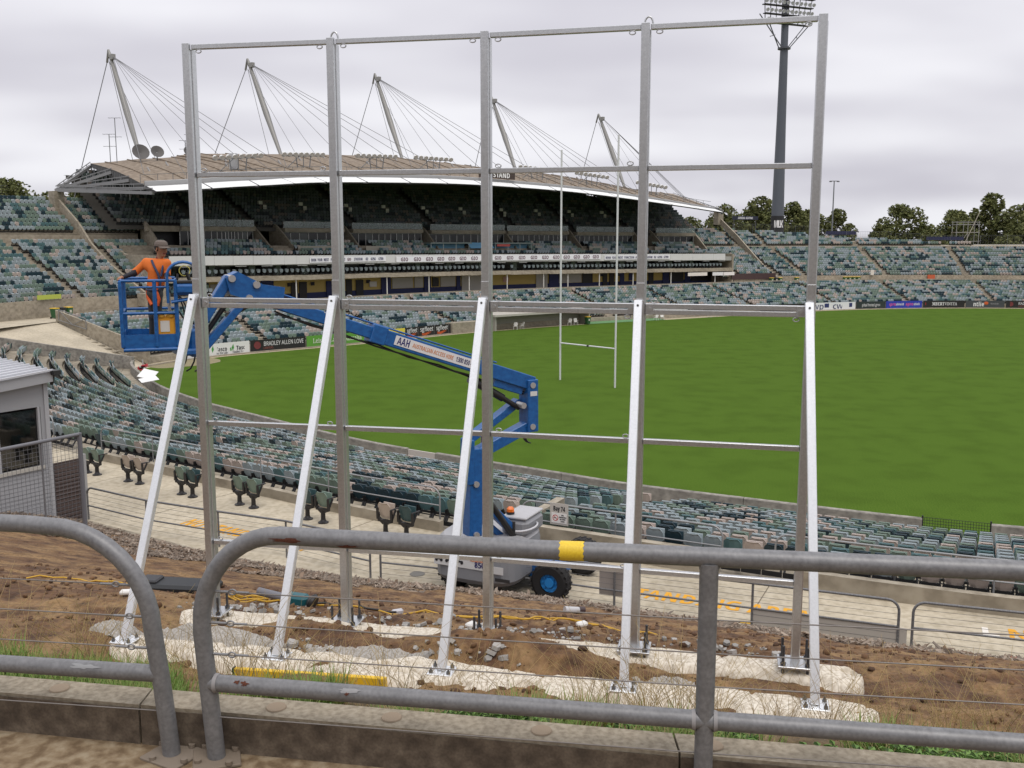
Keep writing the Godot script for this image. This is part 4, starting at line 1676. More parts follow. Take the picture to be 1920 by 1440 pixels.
		cb.tube([tip - Vector3.UP * 1.6 + edge.out3(s) * 0.7, edge.v3(s - 7.0, 53.0, 6.0)], 0.06, 5)
		stuff(part("cables", cb, M(0.17, 0.17, 0.175, 0.5, 0.3), ma))
	# racks of floodlights on the roof
	for u in [0.14, 0.27, 0.365, 0.46, 0.63, 0.75, 0.885]:
		var at := roof_at(u, 0.33)
		var t := (roof_at(u + 0.01, 0.33) - roof_at(u - 0.01, 0.33)).normalized()
		b = MB.new()
		b.beam(at - t * 3.4 + Vector3.UP * 1.5, at + t * 3.4 + Vector3.UP * 1.5, 0.12, 0.12)
		for k in 3:
			b.beam(at + t * (k - 1) * 1.2 * 0.8, at + t * (k - 1) * 1.2 + Vector3.UP * 1.5, 0.1, 0.1)
		b.beam(at - t * 2.6, at - t * 0.6 + Vector3.UP * 1.5, 0.08, 0.08)
		var rack := part("floodlight_rack", b, steel, g)
		for k in 8:
			var c := at + t * (k - 3.5) * 0.88 + Vector3.UP * 1.75
			var fb := MB.new()
			var inn := (roof_at(u, 0.0) - at)
			inn.y = 0
			inn = inn.normalized()
			fb.lathe(c, [Vector2(0.02, -0.25), Vector2(0.22, -0.2), Vector2(0.36, 0.22), Vector2(0.02, 0.2)], 8, MB.frame_of(Vector3.ZERO, (inn + Vector3.DOWN * 0.7).normalized()))
			part("floodlight", fb, M(0.62, 0.62, 0.60, 0.4), rack)
	# stay brackets, dishes and aerials along the roof
	for k in 26:
		var u := 0.03 + 0.94 * k / 25.0
		var q := roof_at(u, 0.45 + 0.25 * float(k % 3) / 2.0)
		b = MB.new()
		b.tube([q - Vector3.UP * 0.2, q + Vector3.UP * 0.5 + edge.out3(60.0) * 0.9], 0.12, 6)
		part("stay_bracket", b, M(0.24, 0.23, 0.22, 0.5), g)
	for q in [[0.055, 0.86, 1.1], [0.075, 0.84, 0.85], [0.118, 0.80, 0.7]]:
		b = MB.new()
		var at := roof_at(q[0], q[1]) + Vector3.UP * 1.0
		var r: float = q[2]
		b.lathe(at, [Vector2(0.05, 0.0), Vector2(r * 0.6, 0.12 * r), Vector2(r, 0.38 * r), Vector2(r * 0.97, 0.38 * r), Vector2(0.05, 0.06)], 16, MB.frame_of(Vector3.ZERO, Vector3(0.5, 0.45, 0.75).normalized()))
		b.tube([at - Vector3.UP * 1.0, at], 0.08, 6)
		part("satellite_dish", b, M(0.09, 0.085, 0.08, 0.6), g)
	for q in [[0.018, 0.93, 3.6], [0.024, 0.9, 5.6], [0.125, 0.8, 3.2], [0.105, 0.75, 2.6]]:
		b = MB.new()
		var at := roof_at(q[0], q[1])
		b.tube([at, at + Vector3.UP * q[2]], 0.05, 5)
		for k in 2:
			var h: float = q[2] * (1.0 - 0.42 * k)
			b.beam(at + Vector3(-0.8, h, 0), at + Vector3(0.8, h, 0.1), 0.04, 0.04)
			for j in 4:
				b.beam(at + Vector3(-0.7 + 0.45 * j, h, -0.3), at + Vector3(-0.7 + 0.45 * j, h, 0.3), 0.03, 0.03)
		part("aerial", b, steel, g)
	b = MB.new()
	b.box(roof_at(0.14, 0.38) + Vector3.UP * 0.9, Vector3(0.9, 1.9, 0.9))
	part("roof_vent", b, M(0.4, 0.41, 0.42, 0.5), g)
	# name board on the gutter
	b = MB.new()
	var a0 := roof_at(0.507, 0.10) + Vector3.UP * 0.5
	var a1 := roof_at(0.566, 0.10) + Vector3.UP * 0.5
	b.slab([a0, a1, a1 + Vector3.UP * 1.0, a0 + Vector3.UP * 1.0], edge.out3(75.0) * 0.12)
	var board := part("name_board", b, M(0.045, 0.028, 0.022, 0.6), g)
	words("STAND", 0.72, a0.lerp(a1, 0.62) + Vector3.UP * 0.5 - edge.out3(75.0) * 0.03, a1 - a0, M(0.75, 0.74, 0.72), board, 2.9)
	# small white notices over the upper deck's gangways
	for q in [53.5, 57.7, 63.1, 69.0, 74.8, 79.9, 86.3, 93.4, 100.8, 107.7]:
		b = MB.new()
		var at := edge.v3(q, 32.8, 15.3 + lower(q))
		var fr := MB.frame_of(Vector3.ZERO, Vector3.UP, edge.out3(q))
		for k in 4:
			b.box(at + fr * Vector3(0.28 * (k % 2) - 0.14, 0.42 * (k / 2), 0), Vector3(0.25, 0.38, 0.05), fr)
		b.box(at + fr * Vector3(-0.75, 0.9, 0.0), Vector3(0.6, 0.45, 0.3), fr)
		part("notice", b, M(0.62, 0.60, 0.52, 0.5), g)

# ---------- beyond the bowl ----------

func leaf_crown(sd: int, lobes: Array, count: int, size: float) -> ArrayMesh:
	# many small leaf sprays spread through a few overlapping volumes
	var r := RandomNumberGenerator.new()
	r.seed = sd
	var b := MB.new()
	var f := noise(0.35, FastNoiseLite.TYPE_SIMPLEX_SMOOTH, 3, sd)
	var made := 0
	while made < count:
		var l: Array = lobes[r.randi() % lobes.size()]
		var d := Vector3(r.randfn(), r.randfn(), r.randfn()).normalized()
		var rad := pow(r.randf(), 0.45)
		var p: Vector3 = l[0] + d * rad * l[1]
		if f.get_noise_3dv(p * 1.6) < -0.08:
			continue
		var tone_k := 0.72 + 0.5 * r.randf()
		var warm := r.randf() * 0.35
		b.col = Color((0.105 + 0.07 * warm) * tone_k, (0.128 + 0.004 * warm) * tone_k, 0.040 * tone_k)
		var a := Vector3(r.randfn(), r.randfn() * 0.6, r.randfn()).normalized()
		var c := a.cross(Vector3(r.randfn(), r.randfn(), r.randfn())).normalized()
		var s := size * (0.6 + 0.8 * r.randf())
		b.face([p - a * s, p + c * s * 0.5, p + a * s, p - c * s * 0.5])
		made += 1
	var m := StandardMaterial3D.new()
	m.vertex_color_use_as_albedo = true
	m.roughness = 0.8
	m.backlight_enabled = true
	m.backlight = lin(0.02, 0.03, 0.008)
	return b.mesh(m)

func tree_kind(called: String, sd: int, h: float, lobes: Array, count: int, leaf: float) -> Node3D:
	var o := Node3D.new()
	o.name = numbered(called)
	var r := RandomNumberGenerator.new()
	r.seed = sd + 5
	var b := MB.new()
	b.tube([Vector3(0, -1, 0), Vector3(0.1, h * 0.3, 0.1), Vector3(-0.1, h * 0.55, 0)], 0.45, 7, 0.25)
	for l in lobes:
		var st := Vector3(0, h * (0.3 + 0.2 * r.randf()), 0)
		var e: Vector3 = l[0]
		b.tube([st, st.lerp(e, 0.5) + Vector3(r.randfn(), r.randfn(), r.randfn()) * 0.3, e + Vector3.UP * 0.6], 0.2, 5, 0.05)
	part("trunk", b, M(0.13, 0.105, 0.08, 0.9), o)
	put("crown", leaf_crown(sd, lobes, count, leaf), o)
	return o

func far_things() -> void:
	# trees
	var v := Vector3.ONE
	var kinds := [
		tree_kind("gum_tree", 101, 13.0, [[Vector3(-2.6, 9.4, 0), Vector3(2.8, 1.9, 2.8)], [Vector3(1.6, 11.2, 0.5), Vector3(3.0, 2.0, 2.8)], [Vector3(3.9, 8.8, -0.5), Vector3(2.2, 1.6, 2.2)], [Vector3(-0.4, 12.4, -0.6), Vector3(2.2, 1.4, 2.2)], [Vector3(-4.4, 7.4, 0.5), Vector3(1.9, 1.4, 2)], [Vector3(0.5, 8.0, 1), Vector3(2.6, 1.6, 2)]], 5200, 0.30),
		tree_kind("gum_tree", 202, 13.0, [[Vector3(-1.6, 8.6, 0), Vector3(2.4, 2.2, 2.4)], [Vector3(1.8, 9.6, 0.5), Vector3(2.2, 2.4, 2.4)], [Vector3(0.2, 11.8, 0), Vector3(1.8, 1.8, 1.8)], [Vector3(-0.2, 6.2, 0.6), Vector3(3.0, 1.9, 2.6)]], 5200, 0.28),
		tree_kind("bushy_tree", 303, 11.0, [[Vector3(-2.0, 6.0, 0), Vector3(3.0, 3.4, 3)], [Vector3(2.2, 6.4, 0.5), Vector3(3.0, 3.4, 3)], [Vector3(0, 9.0, 0), Vector3(2.8, 2.6, 2.8)], [Vector3(0, 3.4, 1), Vector3(4.2, 2.2, 3)]], 7000, 0.30),
		tree_kind("slim_tree", 404, 12.0, [[Vector3(0, 6.0, 0), Vector3(1.9, 3.4, 1.9)], [Vector3(0.4, 9.8, 0), Vector3(1.3, 2.4, 1.3)]], 2600, 0.28)]
	# [px-free plan place x, d, ground y, kind, scale, tone words]
	var spots := [[-77.0, 152.0, 7.8, 0, 1.0, "broad olive gum tree at the far left edge behind the seats"], [-70.0, 150.0, 8.2, 2, 0.95, "rounded green tree second from the left beyond the crest"], [-66.5, 155.0, 7.5, 1, 1.0, "dark green gum tree just left of the roof pier"], [-80.0, 147.0, 9.0, 2, 0.95, "low green tree cut by the left edge"],
		[45.5, 214.0, 5.5, 2, 1.22, "pale green leafy tree beside the right end of the roof"], [54.5, 218.0, 6.0, 2, 1.34, "tallest pale green tree left of the dark tower"], [40.0, 222.0, 5.0, 2, 1.05, "low pale green tree half behind the roof's right end"],
		[62.5, 222.0, 4.2, 1, 1.2, "olive gum tree directly right of the dark tower"], [67.5, 226.0, 3.8, 0, 1.1, "broad dark gum tree behind the right steel post"], [73.5, 224.0, 3.8, 1, 1.12, "dark gum tree beside the thin lamp pole"],
		[79.8, 216.0, 3.0, 3, 1.03, "slim lone tree standing by the gap in the skyline"], [91.0, 232.0, 3.6, 0, 1.22, "wide brown green gum tree with a tall domed crown"], [86.5, 230.0, 2.6, 2, 1.1, "low dark tree left of the domed gum tree"], [96.5, 228.0, 1.8, 2, 1.1, "low dark tree right of the domed gum tree"],
		[103.0, 232.0, 2.6, 0, 1.2, "spreading olive gum tree left of the scaffold"], [107.5, 236.0, 2.4, 1, 1.15, "narrow olive gum tree behind the scaffold"], [112.0, 232.0, 2.5, 1, 1.5, "tallest dark gum tree behind the scaffold"], [117.0, 226.0, 2.6, 0, 1.32, "brown green gum tree right of the scaffold"],
		[123.5, 228.0, 1.8, 2, 1.32, "dark bushy tree near the right edge"], [130.0, 230.0, 1.5, 2, 1.35, "dark bushy tree cut by the right edge"], [110.0, 220.0, 0.2, 2, 1.15, "low dark bushy tree under the brown green gum"], [117.5, 219.0, 0.0, 2, 1.15, "low dark tree before the trees near the right edge"]]
	var used_kind := {}
	for i in spots.size():
		var q: Array = spots[i]
		var k: int = q[3]
		var o: Node3D
		if used_kind.has(k):
			o = kinds[k].duplicate()
			o.name = numbered(["gum_tree", "gum_tree", "bushy_tree", "slim_tree"][k])
		else:
			o = kinds[k]
			used_kind[k] = true
		add_child(o, true)
		o.position = P(q[0], q[2] - 1.0, q[1])
		o.rotation.y = i * 1.7
		o.scale = Vector3.ONE * q[4]
		tag(o, q[5], "tree", "trees beyond the bowl")
	# the dark floodlight tower
	var tw := base("floodlight_tower", "tall dark grey floodlight tower rising behind the right seats", "tower", P(54.7, -1.2, 205))
	tw.scale = Vector3.ONE * 1.108
	var b := MB.new()
	b.lathe(Vector3.ZERO, [Vector2(1.25, 0), Vector2(1.12, 16), Vector2(0.85, 32), Vector2(0.70, 45.3)], 20)
	part("mast", b, M(0.085, 0.095, 0.115, 0.5), tw)
	b = MB.new()
	b.lathe(Vector3(0, 45.3, 0), [Vector2(0.6, 0), Vector2(1.15, 0.0), Vector2(1.15, 0.3), Vector2(0.6, 0.3)], 20)
	part("collar", b, M(0.06, 0.065, 0.075, 0.5), tw)
	b = MB.new()
	b.lathe(Vector3(0, 45.6, 0), [Vector2(0.66, 0), Vector2(0.62, 14)], 16)
	part("upper_mast", b, M(0.085, 0.095, 0.115, 0.5), tw)
	var yaw := Basis(Vector3.UP, deg_to_rad(22))
	b = MB.new()
	for x in [-6.0, -1.5, 1.5, 6.0]:
		b.beam(yaw * Vector3(signf(x) * 0.9, 45.6, 0.4 if absf(x) > 2 else -0.4), yaw * Vector3(x if absf(x) > 2 else x * 2.6, 50.9 if absf(x) > 2 else 49.6, 0.6), 0.14, 0.14)
	for x in [-1.0, 1.0]:
		b.beam(yaw * Vector3(x * 2.3, 47.6, 0.4), yaw * Vector3(x * 3.0, 47.4, -0.3), 0.1, 0.1)
	part("head_brace", b, M(0.08, 0.085, 0.095, 0.5), tw)
	b = MB.new()
	for k in 7:
		b.box(yaw * Vector3(0, 49.6 + 1.5 * k, 0.5 + 0.1 * k), Vector3(9.4 + 0.6 * minf(k, 3), 0.14, 0.9), yaw)
	for k in 9:
		var x := -1.0 + 0.25 * k
		b.beam(yaw * Vector3(x * 4.7, 49.5, 0.5), yaw * Vector3(x * 5.7, 60.0, 1.1), 0.12, 0.12)
	part("lamp_gantry", b, M(0.05, 0.05, 0.055, 0.6), tw)
	for k in 7:
		var n := 12
		for j in n:
			var fb := MB.new()
			var hw := 4.5 + 0.3 * minf(k, 3)
			fb.lathe(yaw * Vector3(lerpf(-hw, hw, j / (n - 1.0)), 50.15 + 1.5 * k, 1.1 + 0.1 * k), [Vector2(0.03, -0.25), Vector2(0.2, -0.2), Vector2(0.36, 0.2), Vector2(0.03, 0.16)], 8, yaw * MB.frame_of(Vector3.ZERO, Vector3(0, -0.5, 0.85).normalized()))
			part("floodlight", fb, M(0.55, 0.56, 0.58, 0.3), tw)
	b = MB.new()
	b.lathe(Vector3(0, 12.5, 0), [Vector2(1.22, 0), Vector2(1.20, 3.0)], 20)
	part("band", b, M(0.012, 0.012, 0.014, 0.5), tw)
	var letters := ["M", "I", "L", "K"]
	for k in 4:
		var a: float = [-0.42, -0.16, 0.10, 0.42][k] - 0.05
		var n := Vector3(sin(a), 0, cos(a))
		words(letters[k], 1.35, tw.position + Vector3(0, 14.0, 0) + n * 1.24, Vector3(cos(a), 0, -sin(a)), M(0.75, 0.75, 0.75), tw, 0.62 if k != 1 else 0.25, true, Vector3.UP, false, 0.04)
	# thin pole, scaffold, rails and signs on the crest
	var po := base("lamp_pole", "thin grey lamp pole with a short crossbar on the skyline", "pole", P(67.0, 8, 208))
	b = MB.new()
	b.tube([Vector3.ZERO, Vector3(0, 15.2, 0)], 0.17, 8, 0.11)
	part("shaft", b, M(0.16, 0.17, 0.18, 0.5), po)
	b = MB.new()
	b.beam(Vector3(-0.9, 15.2, 0), Vector3(0.9, 15.2, 0), 0.14, 0.14)
	for x in [-0.8, 0.8]:
		b.box(Vector3(x, 15.1, 0.1), Vector3(0.45, 0.2, 0.4))
	part("crossbar", b, M(0.12, 0.12, 0.13, 0.5), po)
	var sc := base("scaffold_tower", "grey tubular scaffold tower before the trees at the right", "scaffold", P(93.6, 8.6, 205))
	b = MB.new()
	for x in [-2.3, 0.0, 2.3]:
		for z in [-1.0, 1.0]:
			b.tube([Vector3(x, -2, z), Vector3(x, 6.3, z)], 0.07, 6)
	for y in [0.4, 2.2, 4.0, 5.6, 6.1]:
		for z in [-1.0, 1.0]:
			b.tube([Vector3(-2.5, y, z), Vector3(2.5, y, z)], 0.06, 6)
		for x in [-2.3, 2.3]:
			b.tube([Vector3(x, y, -1.0), Vector3(x, y, 1.0)], 0.06, 6)
	part("tubes", b, M(0.22, 0.22, 0.21, 0.5), sc)
	b = MB.new()
	b.tube([Vector3(-1.2, 0.2, 1.1), Vector3(2.2, 8.2, 1.1)], 0.08, 6)
	b.tube([Vector3(-2.3, 0.4, 1.05), Vector3(0.0, 4.0, 1.05)], 0.05, 6)
	part("ladder", b, M(0.36, 0.33, 0.27, 0.6), sc)
	b = MB.new()
	b.box(Vector3(0, 4.06, 0), Vector3(4.8, 0.1, 2.0))
	part("platform", b, M(0.25, 0.21, 0.15, 0.8), sc)
	for q in [[134.0, 38.5, 14.9, "dark sign on the fence left of the tower"], [146.2, 35.5, 12.0, "blue sign on the crest fence by the slim tree"], [157.8, 33.0, 10.9, "blue sign on the crest fence left of the scaffold"]]:
		b = MB.new()
		var s: float = q[0]
		b.slab([edge.v3(s - 1.9, q[1], q[2] + 0.15), edge.v3(s + 1.9, q[1], q[2] + 0.15), edge.v3(s + 1.9, q[1], q[2] + 0.85), edge.v3(s - 1.9, q[1], q[2] + 0.85)], edge.out3(s) * 0.1)
		var o := base("crest_sign", q[3], "sign", Vector3.ZERO, "small signs on the crest fence")
		part("board", b, M(0.012, 0.015, 0.035 if s < 140 else 0.055, 0.5), o)
		words("GENERAL SEATING", 0.42, edge.v3(s, q[1] - 0.03, q[2] + 0.5), edge.v3(s + 1, q[1], 0) - edge.v3(s - 1, q[1], 0), M(0.7, 0.7, 0.72), o, 3.3)
		var pb := MB.new()
		for k in [-1.6, 1.6]:
			pb.tube([edge.v3(s + k, q[1] + 0.15, q[2] - 3.0), edge.v3(s + k, q[1] + 0.15, q[2] + 0.6)], 0.06, 6)
		part("post", pb, M(0.1, 0.1, 0.1, 0.5), o)
	b = MB.new()
	panel_run(b, 160.5, 183.0, 31.0, 9.6, 10.25, 0.15)
	one("crest_boards", b, M(0.55, 0.54, 0.50, 0.6), "long white boards along the crest right of the scaffold", "hoarding")
	# bins
	var k := 0
	for q in [[18.7, 13.4, 0], [19.3, 13.5, 1], [19.9, 13.6, 0]]:
		bin(edge.v3(q[0], q[1], WALK), edge.out3(q[0]), q[2] == 1, ["green wheelie bin with yellow lid, left of three by the tan wall", "dark wheelie bin between two green ones by the tan wall", "green wheelie bin with yellow lid, right of three by the tan wall"][k])
		k += 1
	k = 0
	for q in [127.0, 127.7, 128.4, 131.2, 139.4, 140.1, 140.8, 141.5]:
		bin(edge.v3(q, 14.4, WALK), edge.out3(q), k == 1, ["first far green bin beside the opening under the right seats", "dark bin second from the opening under the right seats", "far green bin third from the opening under the right seats", "lone far green bin before the right raking wall", "leftmost of four yellow lidded bins by the far right wall", "second of four yellow lidded bins by the far right wall", "third of four yellow lidded bins by the far right wall", "rightmost of four yellow lidded bins by the far right wall"][k])
		k += 1
	b = MB.new()
	panel_run(b, 18.4, 20.2, 15.1, 5.4, 5.85, 0.06)
	one("wall_sign", b, M(0.42, 0.48, 0.08, 0.6), "yellow green sign on the rail above the three bins", "sign")
	b = MB.new()
	panel_run(b, 152.0, 153.0, 15.0, WALK + 0.4, WALK + 1.3, 0.2)
	one("hydrant_cabinet", b, M(0.45, 0.09, 0.03, 0.6), "orange red cabinet on the far right wall", "cabinet")
	b = MB.new()
	panel_run(b, 143.6, 144.1, 14.9, 4.9, 5.8, 0.06)
	one("wall_notice", b, M(0.62, 0.58, 0.52, 0.6), "small pale notice on the rail at the far right", "notice")
	# small stairs at the left walkway
	b = MB.new()
	for i in 6:
		b.box(edge.v3(26.2 + 0.5 * i, 14.6, WALK + 0.12 + 0.22 * (5 - i)), Vector3(1.4, 0.24 + 0.22 * (5 - i) * 1.0, 1.6), MB.frame_of(Vector3.ZERO, Vector3.UP, edge.out3(26.0)))
	one("walkway_steps", b, concrete(), "short flight of grey steps against the left front wall behind the basket", "steps")
	var tpl := base("white_figure_sign", "white ball shaped ornament on a post at the left seats", "ornament", edge.v3(26.4, 15.0, 5.4))
	b = MB.new()
	b.ball(Vector3(0, 1.2, 0), Vector3(0.3, 0.3, 0.3), 10)
	b.ball(Vector3(0.3, 0.95, 0), Vector3(0.22, 0.2, 0.2), 8)
	part("ball", b, M(0.6, 0.6, 0.6, 0.5), tpl)
	b = MB.new()
	b.tube([Vector3(0, -0.4, 0), Vector3(0, 1.0, 0)], 0.05, 6)
	part("stem", b, M(0.5, 0.5, 0.5, 0.5), tpl)

func bin(at: Vector3, out: Vector3, dark_one: bool, label: String) -> void:
	var o := base("wheelie_bin", label, "bin", at, "bins along the walkway")
	var f := MB.frame_of(Vector3.ZERO, Vector3.UP, out)
	var b := MB.new()
	for k in 1:
		var lo := [Vector3(-0.22, 0.08, -0.24), Vector3(0.22, 0.08, -0.24), Vector3(0.22, 0.08, 0.24), Vector3(-0.22, 0.08, 0.24)]
		var hi := [Vector3(-0.29, 0.98, -0.33), Vector3(0.29, 0.98, -0.33), Vector3(0.29, 0.98, 0.33), Vector3(-0.29, 0.98, 0.33)]
		for i in 4:
			var j := (i + 1) % 4
			b.face([f * lo[i], f * lo[j], f * hi[j], f * hi[i]], f * (lo[i] + lo[j]))
		b.face([f * lo[0], f * lo[1], f * lo[2], f * lo[3]], Vector3.DOWN)
	part("body", b, M(0.02, 0.022, 0.024, 0.5) if dark_one else M(0.025, 0.10, 0.035, 0.5), o)
	b = MB.new()
	b.cbox(f * Vector3(0, 1.01, 0), Vector3(0.62, 0.09, 0.72), 0.03, f)
	part("lid", b, M(0.02, 0.02, 0.022, 0.5) if dark_one else M(0.62, 0.40, 0.03, 0.5), o)
	for x in [-0.27, 0.27]:
		b = MB.new()
		b.lathe(f * Vector3(x, 0.1, -0.26), [Vector2(0.0, -0.03), Vector2(0.1, -0.03), Vector2(0.1, 0.03), Vector2(0.0, 0.03)], 10, f * Basis(Vector3.BACK, PI / 2))
		part("wheel", b, M(0.01, 0.01, 0.01, 0.6), o)
	b = MB.new()
	b.box(f * Vector3(0, 0.62, 0.32), Vector3(0.24, 0.26, 0.02), f)
	part("sticker", b, M(0.5, 0.5, 0.42, 0.5), o)

# ---------- on the pitch ----------

func white_chair(at: Vector3, yaw: float, label: String) -> void:
	var o := base("plastic_chair", label, "chair", at, "white plastic chairs at the dugouts")
	o.rotation.y = yaw
	var m := M(0.68, 0.66, 0.62, 0.4)
	var b := MB.new()
	b.cbox(Vector3(0, 0.42, 0), Vector3(0.46, 0.04, 0.44), 0.015)
	part("seat", b, m, o)
	b = MB.new()
	b.slab([Vector3(-0.22, 0.44, -0.21), Vector3(0.22, 0.44, -0.21), Vector3(0.24, 0.78, -0.30), Vector3(0.14, 0.9, -0.33), Vector3(-0.14, 0.9, -0.33), Vector3(-0.24, 0.78, -0.30)], Vector3(0, 0.01, 0.035))
	part("backrest", b, m, o)
	for x in [-0.2, 0.2]:
		for z in [-0.19, 0.19]:
			b = MB.new()
			b.tube([Vector3(x * 1.15, 0, z * 1.15), Vector3(x, 0.42, z)], 0.025, 5)
			part("leg", b, m, o)
		b = MB.new()
		b.beam(Vector3(x * 1.2, 0.62, -0.25), Vector3(x * 1.2, 0.62, 0.18), 0.05, 0.03)
		part("armrest", b, m, o)

func pitch_things() -> void:
	var white := M(0.62, 0.62, 0.62, 0.4)
	var g := base("goal_posts", "tall white rugby goal posts with a crossbar on the pitch", "goal posts")
	for q in [[3.9, 78.8, 18.2], [7.9, 74.5, 18.9]]:
		var b := MB.new()
		b.tube([P(q[0], -0.2, q[1]), P(q[0], q[2], q[1])], 0.075, 10)
		part("upright", b, white, g)
	var cb := MB.new()
	cb.tube([P(3.9, 3.0, 78.8), P(7.9, 3.0, 74.5)], 0.06, 8)
	part("crossbar", cb, white, g)
	var pad := MB.new()
	pad.box(P(6.0, 3.0, 76.55), Vector3(0.3, 0.14, 0.16))
	part("clamp", pad, M(0.03, 0.03, 0.03), g)
	# dugouts
	for k in 2:
		var s0: float = [62.5, 88.5][k]
		var s1: float = [78.5, 98.0][k]
		var o := base("dugout", ["long low grey dugout with flat roof beyond the goal posts", "white open dugout bay right of the goal posts"][k], "dugout")
		var b := MB.new()
		panel_run(b, s0, s1, 0.5, 0.0, 1.75, 0.15)
		part("back_wall", b, M(0.30, 0.285, 0.25, 0.8) if k == 0 else M(0.6, 0.6, 0.58, 0.6), o)
		if k == 0:
			b = MB.new()
			closed(b, edge, s0 - 0.4, s1 + 0.2, [Vector2(-1.9, 1.75), Vector2(-1.9, 2.0), Vector2(0.8, 2.15), Vector2(0.8, 1.9)])
			part("roof", b, M(0.42, 0.40, 0.35, 0.7), o)
			for q in [s0, s1]:
				b = MB.new()
				closed(b, edge, q - 0.1, q + 0.1, [Vector2(-1.6, 0.0), Vector2(-1.6, 1.75), Vector2(0.5, 1.9), Vector2(0.5, 0.0)])
				part("side_wall", b, M(0.34, 0.32, 0.28, 0.8), o)
			b = MB.new()
			closed(b, edge, s0 - 6.5, s0 - 0.3, [Vector2(-0.9, 0.0), Vector2(-0.9, 1.3), Vector2(0.4, 1.3), Vector2(0.4, 0.0)])
			part("plinth", b, concrete(), o)
	var b2 := MB.new()
	ribbon(b2, edge, 78.7, 92.0, [Vector2(-1.6, 0.03), Vector2(3.0, 0.25)])
	struct("green_matting", b2, M(0.10, 0.22, 0.09, 0.9))
	var k := 0
	for q in [[65.8, -1.5, 0.3], [66.9, -1.4, -0.2], [75.2, -1.4, 0.2], [76.2, -1.5, 0.5], [90.3, -1.5, 0.0], [91.5, -1.4, 0.4], [100.5, -1.5, 0.1], [102.0, -1.4, 0.3]]:
		white_chair(edge.v3(q[0], q[1], 0.0), -0.75 + q[2] * 2.0, ["white plastic chair at the left end of the grey dugout", "second white plastic chair from the grey dugout's left end", "white plastic chair near the grey dugout's right end", "white plastic chair by the green bin at the grey dugout", "white plastic chair right of the goal posts by the white bay", "white plastic chair just left of the fourth steel post", "white plastic chair right of the fourth steel post", "rightmost white plastic chair by the pitch edge"][k])
		k += 1
	bin(edge.v3(78.2, -1.6, 0.0), edge.out3(78.0), false, "green bin at the right end of the grey dugout")
	# mower
	var o := base("field_mower", "small dark ride on mower at the pitch corner under the basket", "mower", P(-31.2, 0.0, 93.6))
	o.rotation.y = 0.5
	var b := MB.new()
	b.cbox(Vector3(0, 0.55, 0), Vector3(2.0, 0.35, 1.1), 0.08)
	part("chassis", b, M(0.02, 0.02, 0.02, 0.5), o)
	b = MB.new()
	b.cbox(Vector3(0.55, 0.9, 0), Vector3(0.9, 0.5, 0.9), 0.1)
	part("bonnet", b, M(0.16, 0.155, 0.14, 0.5), o)
	b = MB.new()
	b.cbox(Vector3(-0.35, 0.95, 0), Vector3(0.45, 0.12, 0.5), 0.04)
	b.cbox(Vector3(-0.58, 1.2, 0), Vector3(0.1, 0.5, 0.5), 0.04)
	part("seat", b, M(0.03, 0.03, 0.03, 0.6), o)
	b = MB.new()
	b.tube([Vector3(0.15, 0.9, 0), Vector3(-0.02, 1.3, 0)], 0.03, 6)
	b.lathe(Vector3(-0.02, 1.3, 0), [Vector2(0.16, -0.02), Vector2(0.2, 0.0), Vector2(0.16, 0.02)], 12)
	part("steering_wheel", b, M(0.02, 0.02, 0.02, 0.6), o)
	for q in [[0.75, 0.5, 0.3], [0.75, -0.5, 0.3], [-0.7, 0.6, 0.38], [-0.7, -0.6, 0.38]]:
		b = MB.new()
		b.lathe(Vector3(q[0], q[2], q[1]), [Vector2(0.02, -0.14), Vector2(q[2] * 0.9, -0.14), Vector2(q[2], -0.08), Vector2(q[2], 0.08), Vector2(q[2] * 0.9, 0.14), Vector2(0.02, 0.14)], 14, Basis(Vector3.RIGHT, PI / 2))
		part("wheel", b, M(0.012, 0.012, 0.012, 0.8), o)
	# things lying about the ramp corner
	for q in [[-25.5, 68.2, 1.55, 0.0, "white sheet of board lying on the curved wall by the ramp"], [-26.0, 69.4, 1.75, 0.9, "second white board propped on the curved wall by the ramp"]]:
		b = MB.new()
		b.box(Vector3.ZERO, Vector3(1.2, 0.03, 0.9), Basis(Vector3.RIGHT, 0.22 + q[3] * 0.4) * Basis(Vector3.UP, 0.6 - q[3]))
		var w := one("white_board", b, M(0.72, 0.72, 0.70, 0.5), q[4], "board")
		w.position = P(q[0], q[2], q[1])
	var tp := base("tape_post", "short post wrapped in red and white tape at the pitch corner", "post", P(-30.9, 0.1, 81.5))
	b = MB.new()
	b.tube([Vector3.ZERO, Vector3(0, 1.2, 0)], 0.06, 6)
	part("post", b, M(0.4, 0.4, 0.38, 0.6), tp)
	for j in 3:
		b = MB.new()
		b.box(Vector3(0.15 * (j - 1), 0.45 + 0.12 * j, 0.05), Vector3(0.5, 0.24, 0.3), Basis(Vector3.BACK, 0.3 * (j - 1)))
		part("tape", b, M(0.5, 0.05, 0.07, 0.6) if j % 2 == 0 else M(0.6, 0.58, 0.56, 0.6), tp)

